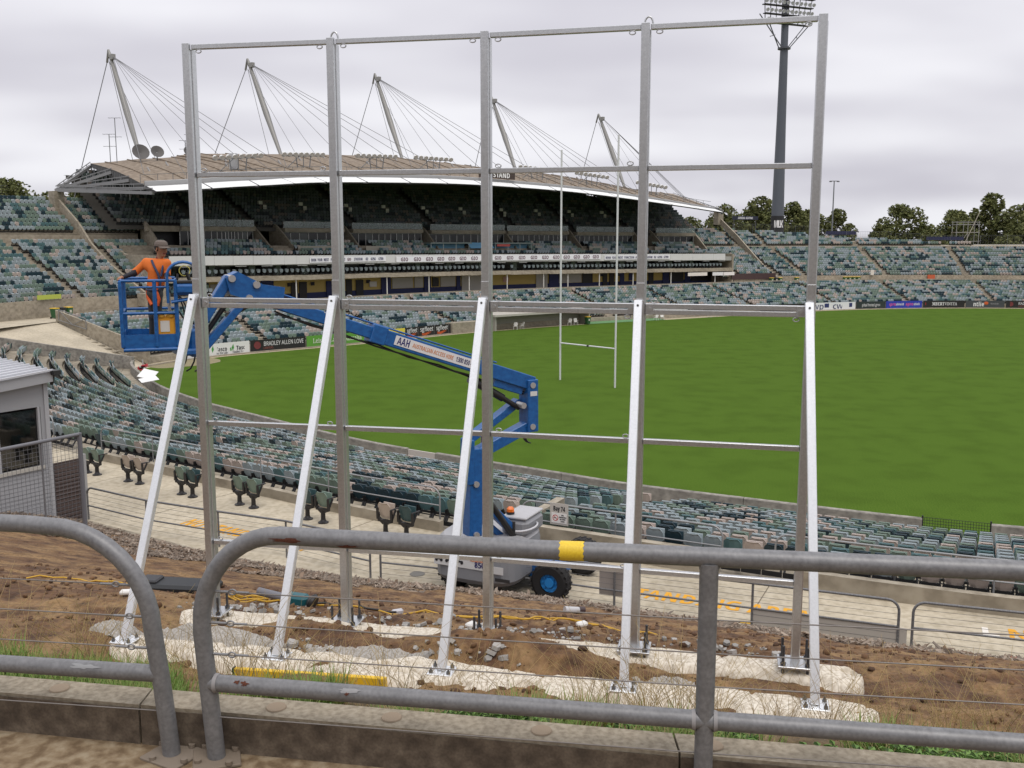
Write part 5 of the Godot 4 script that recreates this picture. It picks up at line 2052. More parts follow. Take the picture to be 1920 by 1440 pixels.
func hoardings() -> void:
	# [from, to, colour, text, letter colour, label]
	var list := [
		[20.8, 23.5, Color(0.66, 0.66, 0.64), "", Color.BLACK, "white hoarding at the far left behind the basket arm"],
		[23.7, 28.6, Color(0.70, 0.70, 0.68), "Tasco", Color(0.02, 0.025, 0.03), "white hoarding with two green leaf marks reading Tasco"],
		[28.7, 35.1, Color(0.013, 0.012, 0.012), "BRADLEY ALLEN LOVE", Color(0.72, 0.72, 0.72), "black hoarding with a dark orange disc and thin white capitals"],
		[35.2, 42.9, Color(0.10, 0.29, 0.035), "Leisure Lawn Australia", Color(0.72, 0.74, 0.65), "green hoarding with white script lettering"],
		[43.0, 45.4, Color(0.66, 0.50, 0.03), "", Color.BLACK, "small yellow hoarding with a black wedge behind the boom"],
		[45.5, 48.5, Color(0.66, 0.56, 0.06), "Curtains", Color(0.05, 0.05, 0.03), "yellow hoarding reading curtains above the blue boom"],
		[48.6, 50.6, Color(0.014, 0.012, 0.012), "sgfleet", Color(0.72, 0.72, 0.72), "first of three black hoardings with orange slashes"],
		[50.7, 53.3, Color(0.014, 0.012, 0.012), "sgfleet", Color(0.72, 0.72, 0.72), "middle of three black hoardings with orange slashes"],
		[53.4, 55.7, Color(0.014, 0.012, 0.012), "sgfleet", Color(0.72, 0.72, 0.72), "last of three black hoardings with orange slashes"],
		[55.8, 62.0, Color(0.014, 0.014, 0.015), "UNIVERSITY OF\nCANBERRA", Color(0.72, 0.72, 0.72), "black hoarding with a white snowflake mark and UNIVERSITY"],
		[112.0, 121.8, Color(0.014, 0.013, 0.013), "Southern Cross Club", Color(0.62, 0.62, 0.62), "black hoarding half hidden by the right steel post"],
		[121.9, 132.2, Color(0.70, 0.71, 0.72), "cwp    cwp", Color(0.015, 0.025, 0.11), "white hoarding reading cwp twice in dark blue"],
		[132.4, 137.9, Color(0.02, 0.03, 0.03), "capital hotel group", Color(0.7, 0.7, 0.7), "dark hoarding with white capital hotel group lettering"],
		[138.0, 144.6, Color(0.02, 0.04, 0.36), "aproshield aproshields", Color(0.68, 0.66, 0.72), "bright blue hoarding with white and pink lettering"],
		[144.8, 151.9, Color(0.014, 0.012, 0.012), "LAMBERTVINEYARDS", Color(0.74, 0.74, 0.74), "black hoarding with large white capitals and a small red mark"],
		[152.1, 158.4, Color(0.05, 0.055, 0.06), "Cantlie", Color(0.74, 0.74, 0.74), "dark grey hoarding with an orange swoosh"],
		[158.6, 166.0, Color(0.014, 0.012, 0.012), "BRADLEY ALLEN LOVE", Color(0.72, 0.72, 0.72), "black hoarding cut by the right edge of the view"]]
	for q in list:
		var s0: float = q[0]
		var s1: float = q[1]
		var mid := (s0 + s1) / 2
		var o := base("hoarding", q[5], "hoarding", edge.v3(mid, -0.55, 0.0), "advertising boards round the pitch")
		var h := 1.22
		var t := (edge.v3(s1, -0.55, 0) - edge.v3(s0, -0.55, 0)).normalized()
		var b := MB.new()
		var m := maxi(2, int((s1 - s0) / 2.4))
		panel_run(b, s0 + 0.03, s1 - 0.03, -0.55, 0.08, h, 0.08)
		for v in b.v.size():
			b.v[v] -= o.position
		var c: Color = q[2]
		part("board", b, M(c.r, c.g, c.b, 0.45), o)
		b = MB.new()
		for k in m + 1:
			var p := edge.v3(lerpf(s0 + 0.1, s1 - 0.1, float(k) / m), -0.35, 0.0) - o.position
			b.beam(p, p + Vector3.UP * 1.1, 0.06, 0.06)
		part("stake", b, M(0.3, 0.3, 0.3, 0.5), o)
		var lc: Color = q[4]
		var lm := M(lc.r, lc.g, lc.b, 0.5)
		var face_at := func(s: float, y: float) -> Vector3: return edge.v3(s, -0.565, y)
		var orange := M(0.55, 0.10, 0.02, 0.5)
		match q[3]:
			"":
				if s0 > 40.0:
					var w := MB.new()
					w.face([edge.v3(s0 + 0.6, -0.57, 0.35) - o.position, edge.v3(s0 + 1.9, -0.57, 0.8) - o.position, edge.v3(s0 + 1.2, -0.57, 0.25) - o.position], Vector3.BACK)
					part("wedge", w, M(0.01, 0.01, 0.01), o)
			"Tasco":
				for k in 2:
					var s := s0 + 1.55 + 2.35 * k
					words("Tasco", 0.42, face_at.call(s + 0.1, 0.62), t, lm, o, 1.25)
					words("Timber for Life", 0.2, face_at.call(s - 0.1, 0.25), t, lm, o, 1.75, false, Vector3.UP, true)
					var w := MB.new()
					var c0: Vector3 = face_at.call(s - 0.95, 0.62) - o.position
					w.face([c0 + Vector3(0, -0.28, 0), c0 + t * 0.16 + Vector3.UP * 0.05, c0 + t * 0.08 + Vector3.UP * 0.42, c0 - t * 0.12 + Vector3.UP * 0.1], Vector3.BACK)
					w.face([c0 - t * 0.28 + Vector3(0, -0.25, 0), c0 - t * 0.1 + Vector3(0, -0.2, 0), c0 - t * 0.2 + Vector3.UP * 0.15, c0 - t * 0.32], Vector3.BACK)
					part("leaf_mark", w, M(0.06, 0.27, 0.05), o)
			"BRADLEY ALLEN LOVE":
				words(q[3], 0.42, face_at.call(mid + 0.6, 0.78), t, lm, o, (s1 - s0) * 0.72, false)
				words("LAWYERS", 0.22, face_at.call(mid - 1.2, 0.35), t, M(0.25, 0.08, 0.06), o, 1.1, false)
				var w := MB.new()
				w.lathe(face_at.call(s0 + 0.75, 0.7) - o.position, [Vector2(0.0, 0.0), Vector2(0.4, 0.0), Vector2(0.4, 0.02)], 16, MB.frame_of(Vector3.ZERO, -edge.out3(mid)))
				part("disc", w, M(0.16, 0.03, 0.03), o)
			"sgfleet":
				words(q[3], 0.5, face_at.call(mid, 0.85), t, lm, o, (s1 - s0) * 0.82, false)
				var w := MB.new()
				var c0: Vector3 = face_at.call(mid, 0.4) - o.position
				for k in 2:
					w.face([c0 - t * 0.8 - Vector3.UP * (0.05 + 0.15 * k), c0 - t * 0.75 + Vector3.UP * (0.05 - 0.15 * k), c0 - t * 0.3 - Vector3.UP * (0.05 + 0.12 * k), c0 + t * 0.85 + Vector3.UP * (0.2 - 0.14 * k), c0 - t * 0.25 - Vector3.UP * (0.17 + 0.12 * k)], Vector3.BACK)
				part("slash", w, orange, o)
			"UNIVERSITY OF\nCANBERRA":
				words("UNIVERSITY OF", 0.42, face_at.call(mid + 1.1, 0.88), t, lm, o, 3.4)
				words("CANBERRA", 0.48, face_at.call(mid + 1.1, 0.40), t, lm, o, 3.4)
				var c0: Vector3 = face_at.call(s0 + 1.0, 0.63) - o.position
				var w := MB.new()
				for k in 6:
					var d := t * cos(PI * k / 3 + 0.5) + Vector3.UP * sin(PI * k / 3 + 0.5)
					var e := t * -sin(PI * k / 3 + 0.5) + Vector3.UP * cos(PI * k / 3 + 0.5)
					w.face([c0 + d * 0.12 - e * 0.05, c0 + d * 0.34 - e * 0.05, c0 + d * 0.34 + e * 0.05, c0 + d * 0.12 + e * 0.05], Vector3.BACK)
					w.face([c0 + d * 0.34 - e * 0.14, c0 + d * 0.5 - e * 0.1, c0 + d * 0.5 + e * 0.1, c0 + d * 0.34 + e * 0.14], Vector3.BACK)
				part("snowflake", w, lm, o)
			"cwp    cwp":
				for k in 2:
					var s := s0 + 2.7 + 4.9 * k
					words("cwp", 0.9, face_at.call(s - 0.3, 0.62), t, lm, o, 2.9, false)
					var w := MB.new()
					var c0: Vector3 = face_at.call(s + 1.9, 0.72) - o.position
					w.face([c0 - t * 0.45 - Vector3.UP * 0.3, c0 + t * 0.45 - Vector3.UP * 0.3, c0 + t * 0.45 + Vector3.UP * 0.35, c0 - t * 0.45 + Vector3.UP * 0.35], Vector3.BACK)
					part("square_mark", w, M(0.02, 0.03, 0.12), o)
			"aproshield aproshields":
				for k in 2:
					var s := s0 + 1.75 + 3.2 * k
					words("apro", 0.5, face_at.call(s - 0.65, 0.7), t, M(0.62, 0.10, 0.30), o, 1.35)
					words("shield" if k == 0 else "shields", 0.38, face_at.call(s + 0.8, 0.68), t, lm, o, 1.4)
			"LAMBERTVINEYARDS":
				words("LAMBERT", 0.5, face_at.call(mid - 1.35, 0.68), t, lm, o, 2.9, true, Vector3.UP, true)
				words("VINEYARDS", 0.46, face_at.call(mid + 1.75, 0.68), t, lm, o, 3.1, false, Vector3.UP, true)
				var w := MB.new()
				w.box(face_at.call(s0 + 0.4, 0.72) - o.position, Vector3(0.12, 0.4, 0.02))
				part("red_mark", w, M(0.3, 0.02, 0.02), o)
			"Cantlie":
				words("Cantlie", 0.72, face_at.call(s0 + 1.6, 0.62), t, lm, o, 2.7)
				words("financial planning", 0.24, face_at.call(s1 - 1.3, 0.72), t, M(0.35, 0.35, 0.36), o, 1.9, false)
				var w := MB.new()
				w.ball(face_at.call(s0 + 3.35, 0.8) - o.position, Vector3(0.4, 0.26, 0.02), 12)
				part("swoosh", w, orange, o)
			_:
				words(q[3], 0.46, face_at.call(mid, 0.65), t, lm, o, (s1 - s0) * 0.8, false, Vector3.UP, q[3].begins_with("Leisure"))

# ---------- on the near walkway ----------

func walkway_fence(label: String, pts: Array, panel := -1) -> void:
	# hooped pipe fence with wires; pts are plan points [x, d], a post at each
	var o := base("walkway_fence", label, "fence", Vector3.ZERO, "hooped pipe fences along the walkway edge")
	var m := T("old pipe", noise(0.03, FastNoiseLite.TYPE_SIMPLEX_SMOOTH, 5, 71), [[0.2, lin(0.10, 0.10, 0.105)], [0.55, lin(0.165, 0.165, 0.17)], [0.8, lin(0.21, 0.205, 0.20)]], 0.6, 0.5, 0.25)
	var h := 0.92
	var ps := []
	for q in pts:
		ps.append(P(q[0], WALK, q[1]))
	var n := ps.size()
	var line := []
	var a0 := arch(ps[0], ps[1], h, 0.22)
	for k in 8:
		line.append(a0[k])
	for k in range(1, n - 1):
		line.append(ps[k] + Vector3.UP * h)
	var a1 := arch(ps[n - 2], ps[n - 1], h, 0.22)
	for k in 8:
		line.append(a1[a1.size() - 8 + k])
	part("hooped_rail", pipe_rail(line, 0.027), m, o)
	line = []
	for p in ps:
		line.append(p + Vector3.UP * 0.40)
	part("lower_rail", pipe_rail(line, 0.022), m, o)
	for k in range(1, n - 1):
		part("post", pipe_rail([ps[k], ps[k] + Vector3.UP * h], 0.025), m, o)
	for y in [0.14, 0.27, 0.53, 0.65, 0.77]:
		line = []
		for p in ps:
			line.append(p + Vector3.UP * y)
		part("wire", pipe_rail(line, 0.004), M(0.12, 0.12, 0.12, 0.5, 0.3), o)
	if panel >= 0:
		var a: Vector3 = ps[panel]
		var e: Vector3 = ps[panel + 1]
		var b := MB.new()
		b.slab([a + Vector3.UP * 0.06, e + (e - a).normalized() * 0.16 + Vector3.UP * 0.06, e + (e - a).normalized() * 0.16 + Vector3.UP * 0.38, a + Vector3.UP * 0.38], Vector3(0, 0, -0.012))
		part("sheet", b, M(0.42, 0.39, 0.35, 0.4), o)

func end_seat(at: Vector3, yaw: float, k: int, label: String) -> void:
	var o := base("end_seat", label, "seat", at, "armrest seats on pedestals along the walkway")
	o.rotation.y = yaw
	var t: Array = [[0.155, 0.215, 0.175], [0.42, 0.35, 0.29], [0.03, 0.07, 0.075]][k]
	var plastic := M(t[0], t[1], t[2], 0.45)
	var black := M(0.012, 0.011, 0.012, 0.5)
	put("backrest", back_shell(true).mesh(plastic), o)
	var b := MB.new()
	pan_shell(b, true)
	put("seat_pan", b.mesh(plastic), o)
	for c in o.get_children():
		c.position.y = 0.05
	b = MB.new()
	b.lathe(Vector3(0, 0.0, -0.04), [Vector2(0.0, 0.0), Vector2(0.15, 0.0), Vector2(0.15, 0.025), Vector2(0.09, 0.05), Vector2(0.065, 0.1), Vector2(0.06, 0.36), Vector2(0.0, 0.36)], 12)
	part("pedestal", b, black, o)
	b = MB.new()
	b.beam(Vector3(-0.05, 0.3, -0.04), Vector3(-0.24, 0.44, -0.05), 0.06, 0.08, Vector3.BACK)
	b.beam(Vector3(0.05, 0.3, -0.04), Vector3(0.24, 0.44, -0.05), 0.06, 0.08, Vector3.BACK)
	b.box(Vector3(0, 0.38, -0.045), Vector3(0.46, 0.06, 0.1))
	part("bracket", b, black, o)
	for x in [-0.245, 0.245]:
		b = MB.new()
		b.beam(Vector3(x, 0.40, -0.07), Vector3(x, 0.70, -0.08), 0.035, 0.07, Vector3.RIGHT)
		b.cbox(Vector3(x, 0.71, 0.06), Vector3(0.05, 0.035, 0.32), 0.012)
		b.beam(Vector3(x, 0.42, -0.06), Vector3(x, 0.68, 0.10), 0.03, 0.05, Vector3.RIGHT)
		part("armrest", b, black, o)

func floor_text(text: String, mid: Vector3, along_v: Vector3, height: float, width: float, m: Material, label: String) -> void:
	var o := base("floor_lettering", label, "road marking", mid)
	words(text, height, mid, along_v, m, o, width, true, along_v.cross(Vector3.UP) * -1.0, false, 0.003)

func walkway_things() -> void:
	walkway_fence("hooped pipe fence beside the hut, left of the boom lift", [[-11.75, 26.4], [-9.6, 25.0], [-7.4, 23.95], [-5.5, 23.1], [-3.25, 21.65]])
	walkway_fence("hooped pipe fence in front of the boom lift with grey panels", [[-3.0, 21.55], [-0.3, 20.75], [2.15, 19.75], [4.8, 18.75], [7.35, 17.8]], 3)
	walkway_fence("hooped pipe fence at the right edge behind the red can", [[7.6, 17.75], [9.6, 17.1], [11.6, 16.5], [13.8, 15.8]])
	var b := MB.new()
	b.slab([P(1.85, WALK + 0.25, 19.95), P(2.5, WALK + 0.25, 19.7), P(2.5, WALK + 0.8, 19.7), P(1.85, WALK + 0.8, 19.95)], Vector3(0, 0, -0.012))
	one("fence_panel", b, M(0.36, 0.32, 0.29, 0.5), "square grey panel wired to the fence right of the boom lift", "panel")
	# pairs of seats with armrests
	var pairs := [[-14.1, 31.9, 0], [-13.65, 31.6, 0], [-12.3, 30.75, 1], [-11.8, 30.4, 1], [-10.05, 29.15, 0], [-9.6, 28.8, 2], [-7.95, 27.95, 0], [-7.45, 27.6, 0], [-5.65, 26.45, 2], [-5.15, 26.1, 0], [-3.3, 25.0, 1], [-2.72, 24.7, 2]]
	var texts := ["green armrest seat nearest the hut, at the mesh fence post", "green armrest seat under the small no smoking sign", "left beige armrest seat of the pair beside the small sign", "right beige armrest seat of the pair, behind the first brace", "green armrest seat in the pair right of the first brace", "teal armrest seat behind the leftmost steel post", "green armrest seat directly right of the leftmost post", "green armrest seat second right of the leftmost post", "dark teal armrest seat behind the second brace", "green armrest seat just right of the second brace", "beige armrest seat behind the start of the middle fence", "dark teal armrest seat left of the boom lift"]
	for k in pairs.size():
		var q: Array = pairs[k]
		var f := Vector2(0.585, 0.81)
		var yaw := atan2(f.x, -f.y)
		end_seat(P(q[0], WALK, q[1]), yaw, q[2], texts[k])
	# painted words on the floor
	var orange := M(0.66, 0.32, 0.015, 0.8)
	var d0 := (P(-4.4, WALK, 24.4) - P(-8.6, WALK, 27.0)).normalized()
	floor_text("NO STANDING AREA", P(-7.05, WALK + 0.006, 25.0), d0, 0.55, 4.5, orange, "orange painted words on the walkway behind the leftmost posts")
	var d1 := (P(6.6, WALK, 18.9) - P(2.4, WALK, 20.6)).normalized()
	floor_text("STANDING AREA", P(4.3, WALK + 0.006, 20.05), d1, 0.55, 4.0, orange, "orange painted words on the walkway behind the right posts")
	floor_text("NO", P(10.15, WALK + 0.006, 18.25), d1, 0.55, 0.8, orange, "orange painted letters on the walkway at the right edge")
	floor_text("L", P(9.45, WALK + 0.006, 18.5), d1, 0.42, 0.3, M(0.7, 0.66, 0.6), "single white painted letter on the walkway by the right edge")
	b = MB.new()
	for q in [[4.6, 18.97, 5.6, 18.6], [6.6, 18.2, 7.2, 17.98]]:
		b.face([P(q[0], WALK + 0.006, q[1]), P(q[2], WALK + 0.006, q[3]), P(q[2] + 0.04, WALK + 0.006, q[3] + 0.09), P(q[0] + 0.04, WALK + 0.006, q[1] + 0.09)], Vector3.UP)
	struct("edge_line", b, M(0.62, 0.36, 0.04, 0.8))
	b = MB.new()
	b.lathe(P(-2.2, WALK + 0.004, 21.9), [Vector2(0.0, 0.012), Vector2(0.16, 0.012), Vector2(0.18, 0.0)], 18)
	one("drain_cover", b, M(0.16, 0.15, 0.13, 0.5, 0.4), "round grey drain cover on the walkway left of the boom lift", "drain cover")
	hut()

func hut() -> void:
	var o := base("control_hut", "grey metal clad hut with large windows at the left edge", "hut")
	var clad := M(0.30, 0.305, 0.32, 0.5)
	var trim := M(0.36, 0.365, 0.38, 0.45)
	var c := Vector3(-12.3, 0, -25.6)
	var w := Vector3(-0.53, 0, 0.848)     # along the front, to the left and nearer
	var dp := Vector3(-0.848, 0, -0.53)    # into the hut
	var out := -dp
	var length := 5.0
	var foot := 3.5
	var head := 7.45
	var at := func(a: float, y: float, z: float) -> Vector3: return c + w * a + dp * z + Vector3.UP * y
	# front wall in bands round the windows
	var b := MB.new()
	b.slab([at.call(0, foot, 0), at.call(length, foot, 0), at.call(length, 5.35, 0), at.call(0, 5.35, 0)], dp * 0.12)
	part("lower_wall", b, clad, o)
	# cladding boards of the lower wall
	for k in 14:
		b = MB.new()
		var y := 3.85 + 0.107 * k
		b.slab([at.call(0.02, y, -0.012), at.call(length, y, -0.012), at.call(length, y + 0.098, -0.004), at.call(0.02, y + 0.098, -0.004)], dp * 0.01)
		part("cladding_board", b, clad, o)
	b = MB.new()
	b.slab([at.call(0, foot - 0.2, -0.05), at.call(length, foot - 0.2, -0.05), at.call(length, 3.84, -0.05), at.call(0, 3.84, -0.05)], dp * 0.2)
	part("plinth", b, grey_concrete(), o)
	b = MB.new()
	b.slab([at.call(0, 6.94, 0), at.call(length, 6.94, 0), at.call(length, head, 0), at.call(0, head + 0.32, 0)], dp * 0.12)
	b.slab([at.call(0, 5.35, 0), at.call(0.2, 5.35, 0), at.call(0.2, 6.94, 0), at.call(0, 6.94, 0)], dp * 0.12)
	part("upper_wall", b, clad, o)
	var glass := StandardMaterial3D.new()
	glass.albedo_color = Color(0.02, 0.03, 0.035)
	glass.roughness = 0.04
	glass.metallic_specular = 0.75
	for k in 3:
		b = MB.new()
		var a0: float = 0.26 + 1.25 * k
		b.slab([at.call(a0, 5.42, 0.05), at.call(a0 + 1.12, 5.42, 0.05), at.call(a0 + 1.12, 6.88, 0.05), at.call(a0, 6.88, 0.05)], dp * 0.02)
		var wi := part("window", b, glass, o)
		b = MB.new()
		for q in [[a0 - 0.03, a0 + 0.03], [a0 + 1.1, a0 + 1.16]]:
			b.slab([at.call(q[0], 5.36, -0.02), at.call(q[1], 5.36, -0.02), at.call(q[1], 6.94, -0.02), at.call(q[0], 6.94, -0.02)], dp * 0.08)
		part("frame", b, trim, wi)
	b = MB.new()
	b.slab([at.call(0.2, 5.28, -0.05), at.call(length, 5.28, -0.05), at.call(length, 5.37, -0.05), at.call(0.2, 5.37, -0.05)], dp * 0.1)
	part("sill", b, M(0.42, 0.40, 0.36, 0.5), o)
	b = MB.new()
	b.slab([at.call(-0.03, foot, -0.03), at.call(0.09, foot, -0.03), at.call(0.09, head + 0.33, -0.03), at.call(-0.03, head + 0.33, -0.03)], dp * 0.14)
	part("corner_trim", b, trim, o)
	# side walls and back so that it is a closed box
	b = MB.new()
	b.slab([at.call(0, foot, 0.1), at.call(0, foot, 3.6), at.call(0, head + 0.5, 3.6), at.call(0, head + 0.3, 0.1)], w * 0.1)
	b.slab([at.call(length, foot, 0.1), at.call(length, foot, 3.6), at.call(length, head + 0.4, 3.6), at.call(length, head, 0.1)], w * 0.1)
	b.slab([at.call(0, foot, 3.5), at.call(length, foot, 3.5), at.call(length, head + 0.4, 3.5), at.call(0, head + 0.4, 3.5)], dp * 0.1)
	part("side_walls", b, clad, o)
	# ribbed roof
	b = MB.new()
	b.slab([at.call(-0.08, head + 0.36, -0.2), at.call(length, head + 0.02, -0.2), at.call(length, head + 0.42, 3.8), at.call(-0.08, head + 0.66, 3.8)], Vector3.UP * 0.07)
	part("roof", b, M(0.50, 0.51, 0.54, 0.4), o)
	for k in 16:
		b = MB.new()
		var z := -0.25 + 0.26 * k
		b.beam(at.call(-0.07, head + 0.45 + 0.073 * (z + 0.3), z), at.call(length, head + 0.11 + 0.098 * (z + 0.3), z), 0.05, 0.045)
		part("roof_rib", b, M(0.50, 0.51, 0.54, 0.4), o)
	b = MB.new()
	b.slab([at.call(-0.08, head + 0.14, -0.22), at.call(length, head - 0.2, -0.22), at.call(length, head + 0.07, -0.22), at.call(-0.08, head + 0.41, -0.22)], dp * 0.05)
	part("fascia", b, M(0.34, 0.345, 0.36, 0.5), o)
	b = MB.new()
	b.box(at.call(-0.12, head + 0.38, -0.2), Vector3(0.2, 0.12, 0.35), Basis(w, Vector3.UP, -dp))
	b.tube([at.call(-0.12, head + 0.35, -0.2), at.call(-0.10, head + 0.05, -0.1)], 0.05, 6)
	part("downpipe", b, M(0.02, 0.02, 0.02, 0.5), o)
	# low brown door beside it
	var d := base("brown_door", "dark brown louvred door between grey posts right of the hut", "door", Vector3.ZERO)
	b = MB.new()
	b.slab([at.call(-0.06, foot, 0.0), at.call(-0.85, foot, 0.0), at.call(-0.85, 5.35, 0.0), at.call(-0.06, 5.35, 0.0)], dp * 0.05)
	part("leaf", b, M(0.045, 0.028, 0.024, 0.6), d)
	for k in 16:
		b = MB.new()
		var y := 3.62 + 0.105 * k
		b.slab([at.call(-0.08, y, -0.02), at.call(-0.83, y, -0.02), at.call(-0.83, y + 0.07, -0.004), at.call(-0.08, y + 0.07, -0.004)], dp * 0.008)
		part("slat", b, M(0.055, 0.034, 0.028, 0.6), d)
	b = MB.new()
	for q in [[-0.86, -1.0]]:
		b.slab([at.call(q[0], foot, -0.05), at.call(q[1], foot, -0.05), at.call(q[1], 5.45, -0.05), at.call(q[0], 5.45, -0.05)], dp * 0.14)
	part("post", b, M(0.33, 0.33, 0.33, 0.5), d)
	# mesh fence before it
	var f := base("mesh_fence", "grey pipe framed wire mesh fence in front of the hut", "fence")
	var pa := P(-10.15, 0, 22.6)
	var pe := P(-12.6, 0, 18.2)
	var top := 6.8
	b = MB.new()
	b.tube([Vector3(pa.x, 4.0, pa.z), Vector3(pa.x, top, pa.z)], 0.055, 8)
	part("end_post", b, M(0.14, 0.14, 0.155, 0.5), f)
	b = MB.new()
	b.tube([Vector3(pa.x, top - 0.03, pa.z), Vector3(pe.x, top - 0.03, pe.z)], 0.045, 8)
	part("top_rail", b, M(0.15, 0.15, 0.165, 0.5), f)
	for t in [0.2, 0.62, 0.97]:
		var q := pa.lerp(pe, t)
		b = MB.new()
		b.tube([Vector3(q.x, 4.6, q.z), Vector3(q.x, top, q.z)], 0.022, 6)
		part("post", b, M(0.15, 0.15, 0.16, 0.5), f)
	b = MB.new()
	for k in 48:
		var q := pa.lerp(pe, (k + 1) / 49.0)
		b.beam(Vector3(q.x, 4.7, q.z), Vector3(q.x, top, q.z), 0.006, 0.006)
	for k in 20:
		var y := 4.75 + 0.1 * k
		b.beam(Vector3(pa.x, y, pa.z), Vector3(pe.x, y, pe.z), 0.006, 0.006)
	part("mesh", b, M(0.13, 0.13, 0.14, 0.5), f)
	b = MB.new()
	b.tube([P(-10.9, 4.88, 20.3), P(-9.2, 4.55, 21.0)], 0.03, 6)
	one("white_pipe", b, M(0.62, 0.6, 0.57, 0.5), "thin white pipe lying at the foot of the hut", "pipe")

# ---------- the boom lift ----------

const BOOM_A := Vector2(0.45, 21.0)
const BOOM_B := Vector2(-5.9, 17.3)

func boom_lift() -> void:
	var o := base("boom_lift", "blue articulated boom lift with grey turret and raised basket", "boom lift")
	var blue := T("boom paint", noise(0.03, FastNoiseLite.TYPE_SIMPLEX_SMOOTH, 5, 81), [[0.2, lin(0.007, 0.070, 0.235)], [0.55, lin(0.009, 0.098, 0.31)], [0.85, lin(0.013, 0.118, 0.345)]], 1.6, 0.38, 0.0, 0.0, 512, false)
	var blue2 := M(0.02, 0.20, 0.52, 0.4)
	var grey := M(0.22, 0.225, 0.24, 0.45)
	var black := M(0.012, 0.012, 0.012, 0.5)
	var chrome := M(0.5, 0.5, 0.5, 0.25, 0.8)
	var dir2 := (BOOM_B - BOOM_A).normalized()
	var fw := Vector3(dir2.x, 0, -dir2.y)        # from turret to basket
	var side := fw.cross(Vector3.UP).normalized()
	# a point of the boom's upright plane: distance along from the elbow, height
	var at := func(t: float, y: float, off := 0.0) -> Vector3: return P(BOOM_A.x, 0, BOOM_A.y) + fw * t + Vector3.UP * y + side * off
	var b := MB.new()
	# wheels
	var ax := (P(0.86, 0, 20.2) - P(-1.28, 0, 21.2)).normalized()
	var cross := ax.cross(Vector3.UP).normalized()
	var mid := P(0.2, 0, 21.55)
	var wf := Basis(ax, cross, ax.cross(cross))
	for q in [[1.15, 0.95], [-1.15, 0.95], [1.15, -0.95], [-1.15, -0.95]]:
		var c: Vector3 = mid + ax * q[0] + cross * -q[1] + Vector3.UP * (WALK + 0.43)
		var wh := Node3D.new()
		wh.name = "wheel"
		o.add_child(wh, true)
		b = MB.new()
		b.lathe(c, [Vector2(0.2, -0.15), Vector2(0.36, -0.16), Vector2(0.42, -0.12), Vector2(0.43, 0.0), Vector2(0.42, 0.12), Vector2(0.36, 0.16), Vector2(0.2, 0.15)], 28, wf)
		for k in 20:
			var a := TAU * k / 20
			for s in [-1.0, 1.0]:
				var rad := (wf.x * cos(a + 0.08 * s) + wf.z * sin(a + 0.08 * s)).normalized()
				b.beam(c + rad * 0.425 + wf.y * 0.01 * s, c + rad * 0.415 + wf.y * 0.15 * s + (wf.x * -sin(a) + wf.z * cos(a)) * 0.04, 0.05, 0.035, rad)
		part("tyre", b, M(0.014, 0.013, 0.013, 0.85), wh)
		b = MB.new()
		b.lathe(c, [Vector2(0.0, -0.13), Vector2(0.10, -0.13), Vector2(0.12, -0.08), Vector2(0.21, -0.1), Vector2(0.21, 0.1), Vector2(0.12, 0.08), Vector2(0.10, 0.13), Vector2(0.0, 0.13)], 16, wf)
		for k in 8:
			var a := TAU * k / 8
			for s in [-1.0, 1.0]:
				b.box(c + (wf.x * cos(a) + wf.z * sin(a)) * 0.155 + wf.y * 0.1 * s, Vector3(0.03, 0.04, 0.03), wf)
		part("rim", b, blue2, wh)
	# chassis
	b = MB.new()
	b.cbox(mid + Vector3.UP * (WALK + 0.48), Vector3(2.3, 0.35, 1.2), 0.05, Basis(ax, Vector3.UP, ax.cross(Vector3.UP)))
	part("chassis", b, blue, o)
	# turret: a rounded hood, with a paler top
	var hc := mid + Vector3.UP * (WALK - 0.05) - ax * 0.45 + cross * 0.70
	b = MB.new()
	var prof := []
	for k in 24:
		var a := TAU * k / 24
		var x := 1.0 * signf(cos(a)) * pow(absf(cos(a)), 0.45)
		var z := 1.0 * signf(sin(a)) * pow(absf(sin(a)), 0.55)
		prof.append(ax * x + cross * -z)
	for k in 24:
		var l := (k + 1) % 24
		var tiers := [[0.42, 0.94], [0.52, 1.0], [1.15, 1.0], [1.28, 0.98]]
		for j in 3:
			b.face([hc + prof[k] * tiers[j][1] + Vector3.UP * tiers[j][0], hc + prof[l] * tiers[j][1] + Vector3.UP * tiers[j][0], hc + prof[l] * tiers[j + 1][1] + Vector3.UP * tiers[j + 1][0], hc + prof[k] * tiers[j + 1][1] + Vector3.UP * tiers[j + 1][0]], prof[k])
	part("turret_hood", b, grey, o)
	b = MB.new()
	for k in 24:
		var l := (k + 1) % 24
		b.face([hc + prof[k] * 0.98 + Vector3.UP * 1.28, hc + prof[l] * 0.98 + Vector3.UP * 1.28, hc + prof[l] * 0.88 + Vector3.UP * 1.38, hc + prof[k] * 0.88 + Vector3.UP * 1.38], Vector3.UP)
	var lidp := []
	for k in 24:
		lidp.append(hc + prof[k] * 0.88 + Vector3.UP * 1.38)
	b.face(lidp, Vector3.UP)
	part("turret_top", b, M(0.36, 0.36, 0.37, 0.4), o)
	# taller counterweight hood at the right
	b = MB.new()
	b.cbox(hc + ax * 0.68 - cross * 0.30 + Vector3.UP * 1.52, Vector3(0.62, 0.42, 1.0), 0.1, Basis(ax, Vector3.UP, ax.cross(Vector3.UP)))
	part("engine_hood", b, grey, o)
	b = MB.new()
	b.cbox(hc + ax * 0.68 - cross * 0.30 + Vector3.UP * 1.75, Vector3(0.58, 0.06, 0.95), 0.02, Basis(ax, Vector3.UP, ax.cross(Vector3.UP)))
	part("hood_lid", b, M(0.42, 0.42, 0.43, 0.4), o)
	# panel lines, latch and slots on the near side
	var near_face := hc - cross * 0.0 + ax.cross(Vector3.UP) * 1.0
